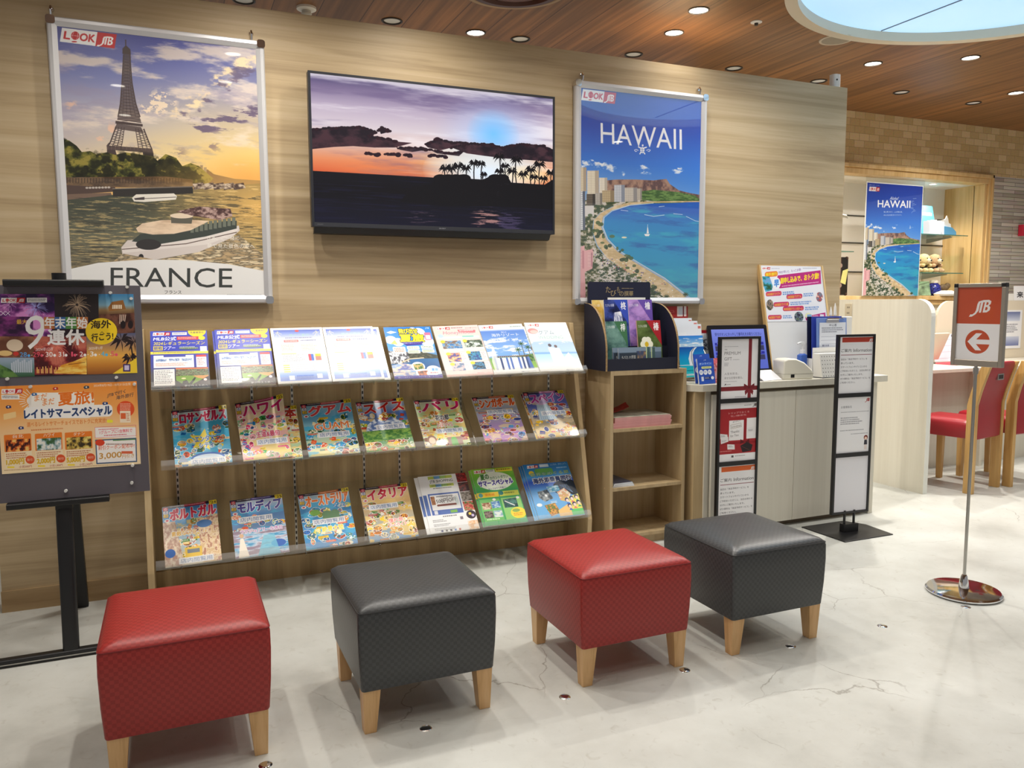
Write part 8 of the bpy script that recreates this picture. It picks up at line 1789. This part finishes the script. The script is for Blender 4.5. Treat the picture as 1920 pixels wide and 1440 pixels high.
o = MB().sphere((0, 0, 0.04), 0.045, sc=(1.3, .9, .8)); o.sphere((0.04, -0.01, 0.06), 0.028); o = o.build('brown_ornament', mat('ornament_brown', (110, 90, 66), rough=0.7, noise=0.3, nscale=40), smooth=True); tag(o, 'small brown rounded ornament right of the star jar, partly behind the arrow sign', 'ornament'); o.location = (7.02, 1.38, 1.51)
o = MB().rings([[(p[0], p[1], z) for p in rsq(a, b, b * .8, 0, 5)] for z, a, b in ((0, .13, .05), (0.018, .14, .055), (0.035, .10, .045), (0.05, .05, .03))]).build('white_ornament', M_WHITE, smooth=True); tag(o, 'white wavy ornament lying in front of the jar in the niche', 'ornament'); o.location = (6.90, 1.250, 1.4715)
# left of the hanging poster
su = thing('suitcase', 'black toy suitcase with stickers and brown straps in the niche', 'suitcase', (5.57, 1.42, 1.4765))
m = MB(); m.rings([[(p[0], y, 0.175 + p[1]) for p in rsq(0.17, 0.172, 0.02, 0, 4)] for y in (0.06, -0.06)]); m.build('shell', mat('case_black', (24, 22, 24), rough=0.5), su, smooth=True)
for x in (-0.09, 0.075): MB().box(x - 0.015, x + 0.015, -0.0625, -0.06, 0.005, 0.345).build('strap', mat('strap_brown', (84, 56, 46), rough=0.6), su)
for z in (0.09, 0.27):
    for x in (-0.09, 0.075):
        m = MB(); m.lathe([(0.020, 0.0), (0.020, 0.004), (0.0005, 0.005)], 18); bu = m.build('buckle', mat('buckle', (206, 176, 160), rough=0.3, metal=0.5), su, smooth=True); bu.location = (x, -0.0625, z); bu.rotation_euler = (PI / 2, 0, 0)
for i, (x, z, w, h, q) in enumerate(((0.125, 0.17, 0.045, 0.09, (240, 236, 150)), (0.0, 0.21, 0.035, 0.07, (236, 236, 240)), (0.005, 0.07, 0.05, 0.06, (206, 90, 90)))):
    m = MB(); m.hexa([(x - w, -0.0632, z - h * .6), (x + w * .4, -0.0632, z - h * .8), (x + w * .4, -0.0605, z - h * .8), (x - w, -0.0605, z - h * .6)], [(x - w * .4, -0.0632, z + h * .6), (x + w, -0.0632, z + h * .8), (x + w, -0.0605, z + h * .8), (x - w * .4, -0.0605, z + h * .6)]); m.build('sticker', mat('sticker_%d' % i, q, rough=0.4), su)
for x in (-0.16, 0.16):
    for z in (0.012, 0.338): MB().sphere((x, -0.05, z), 0.016, 8, 6).build('corner_guard', mat('strap_brown', (84, 56, 46)), su, smooth=True)
upright('framed_picture', 'grey framed picture leaning behind the black suitcase', 'picture', 5.70, 1.53, 1.472, 0.13, 0.25, 8, mat('frame_grey', (120, 122, 112), rough=0.4, noise=0.2, nscale=20), th=0.012, yaw=30)
o = MB(); o.tube([(0, 0, 0), (0.03, 0, 0.12), (0.02, 0, 0.30)], 0.012, 10); o = o.build('wooden_stick', M_NICHEWOOD, smooth=True); tag(o, 'pale wooden stick ornament on the left glass shelf in the niche', 'ornament'); o.location = (5.50, 1.42, 1.885)
ap = thing('toy_airplane', 'small grey model airplane high in the left part of the niche', 'model airplane', (5.63, 1.42, 2.22), (math.radians(20), math.radians(25), math.radians(30)))
M_GREY = mat('toy_grey', (186, 184, 178), rough=0.4)
m = MB(); m.sphere((0, 0, 0), 0.02, sc=(4.5, 1, 1)); m.build('fuselage', M_GREY, ap, smooth=True)
MB().hexa([(-0.02, -0.11, -0.004), (0.03, -0.11, -0.004), (0.045, 0.11, -0.004), (-0.005, 0.11, -0.004)], [(-0.02, -0.11, 0.004), (0.03, -0.11, 0.004), (0.045, 0.11, 0.004), (-0.005, 0.11, 0.004)]).build('wing', M_GREY, ap)
MB().box(-0.085, -0.06, -0.004, 0.004, 0.0, 0.05).build('tail_fin', M_GREY, ap)
ro = MB(); ro.tube([(0.02, 0, -0.0), (0.0, 0.0, -0.34)], 0.0015, 5); ro.build('stand_rod', M_STEEL, ap)
nl = thing('niche_downlight', 'small warm light in the top of the display niche, right part', 'ceiling light', (6.85, 1.42, NZ1 - 0.001))
MB().lathe([(0.04, 0.0), (0.04, -0.006), (0.030, -0.008), (0.030, -0.001)], 24, cap=False).build('ring', M_WHITE, nl, smooth=True); MB().lathe([(0.0005, -0.003), (0.03, -0.003)], 24, cap=False).build('lamp', emis('niche_lamp', (255, 240, 214), 8), nl)
def niche_spot(par, w):
    ld = bpy.data.lights.new('niche_beam', 'SPOT'); ld.energy = w; ld.color = (1, 0.93, 0.82); ld.spot_size = math.radians(130); ld.spot_blend = 0.8; ld.shadow_soft_size = 0.03
    lo = bpy.data.objects.new('niche_beam', ld); COL.objects.link(lo); lo.location = (0, 0, -0.012); lo.parent = par
niche_spot(nl, 36)
n2 = thing('niche_downlight', 'small warm light in the top of the display niche, left part', 'ceiling light', (5.55, 1.42, NZ1 - 0.001))
for ch in nl.children:
    if ch.type == 'MESH': q = ch.copy(); COL.objects.link(q); q.parent = n2
niche_spot(n2, 26)
o = MB(); o.rings([rsq(0.035, 0.03, 0.012, z, 4) for z in (0.0, 0.01, 0.10, 0.11)]); o = o.build('red_wall_lamp', mat('red_plastic', (206, 40, 70), rough=0.35), smooth=True); tag(o, 'small red box fixed on the grey slat wall at the right edge', 'wall box'); o.location = (7.93, 1.238, 2.07)
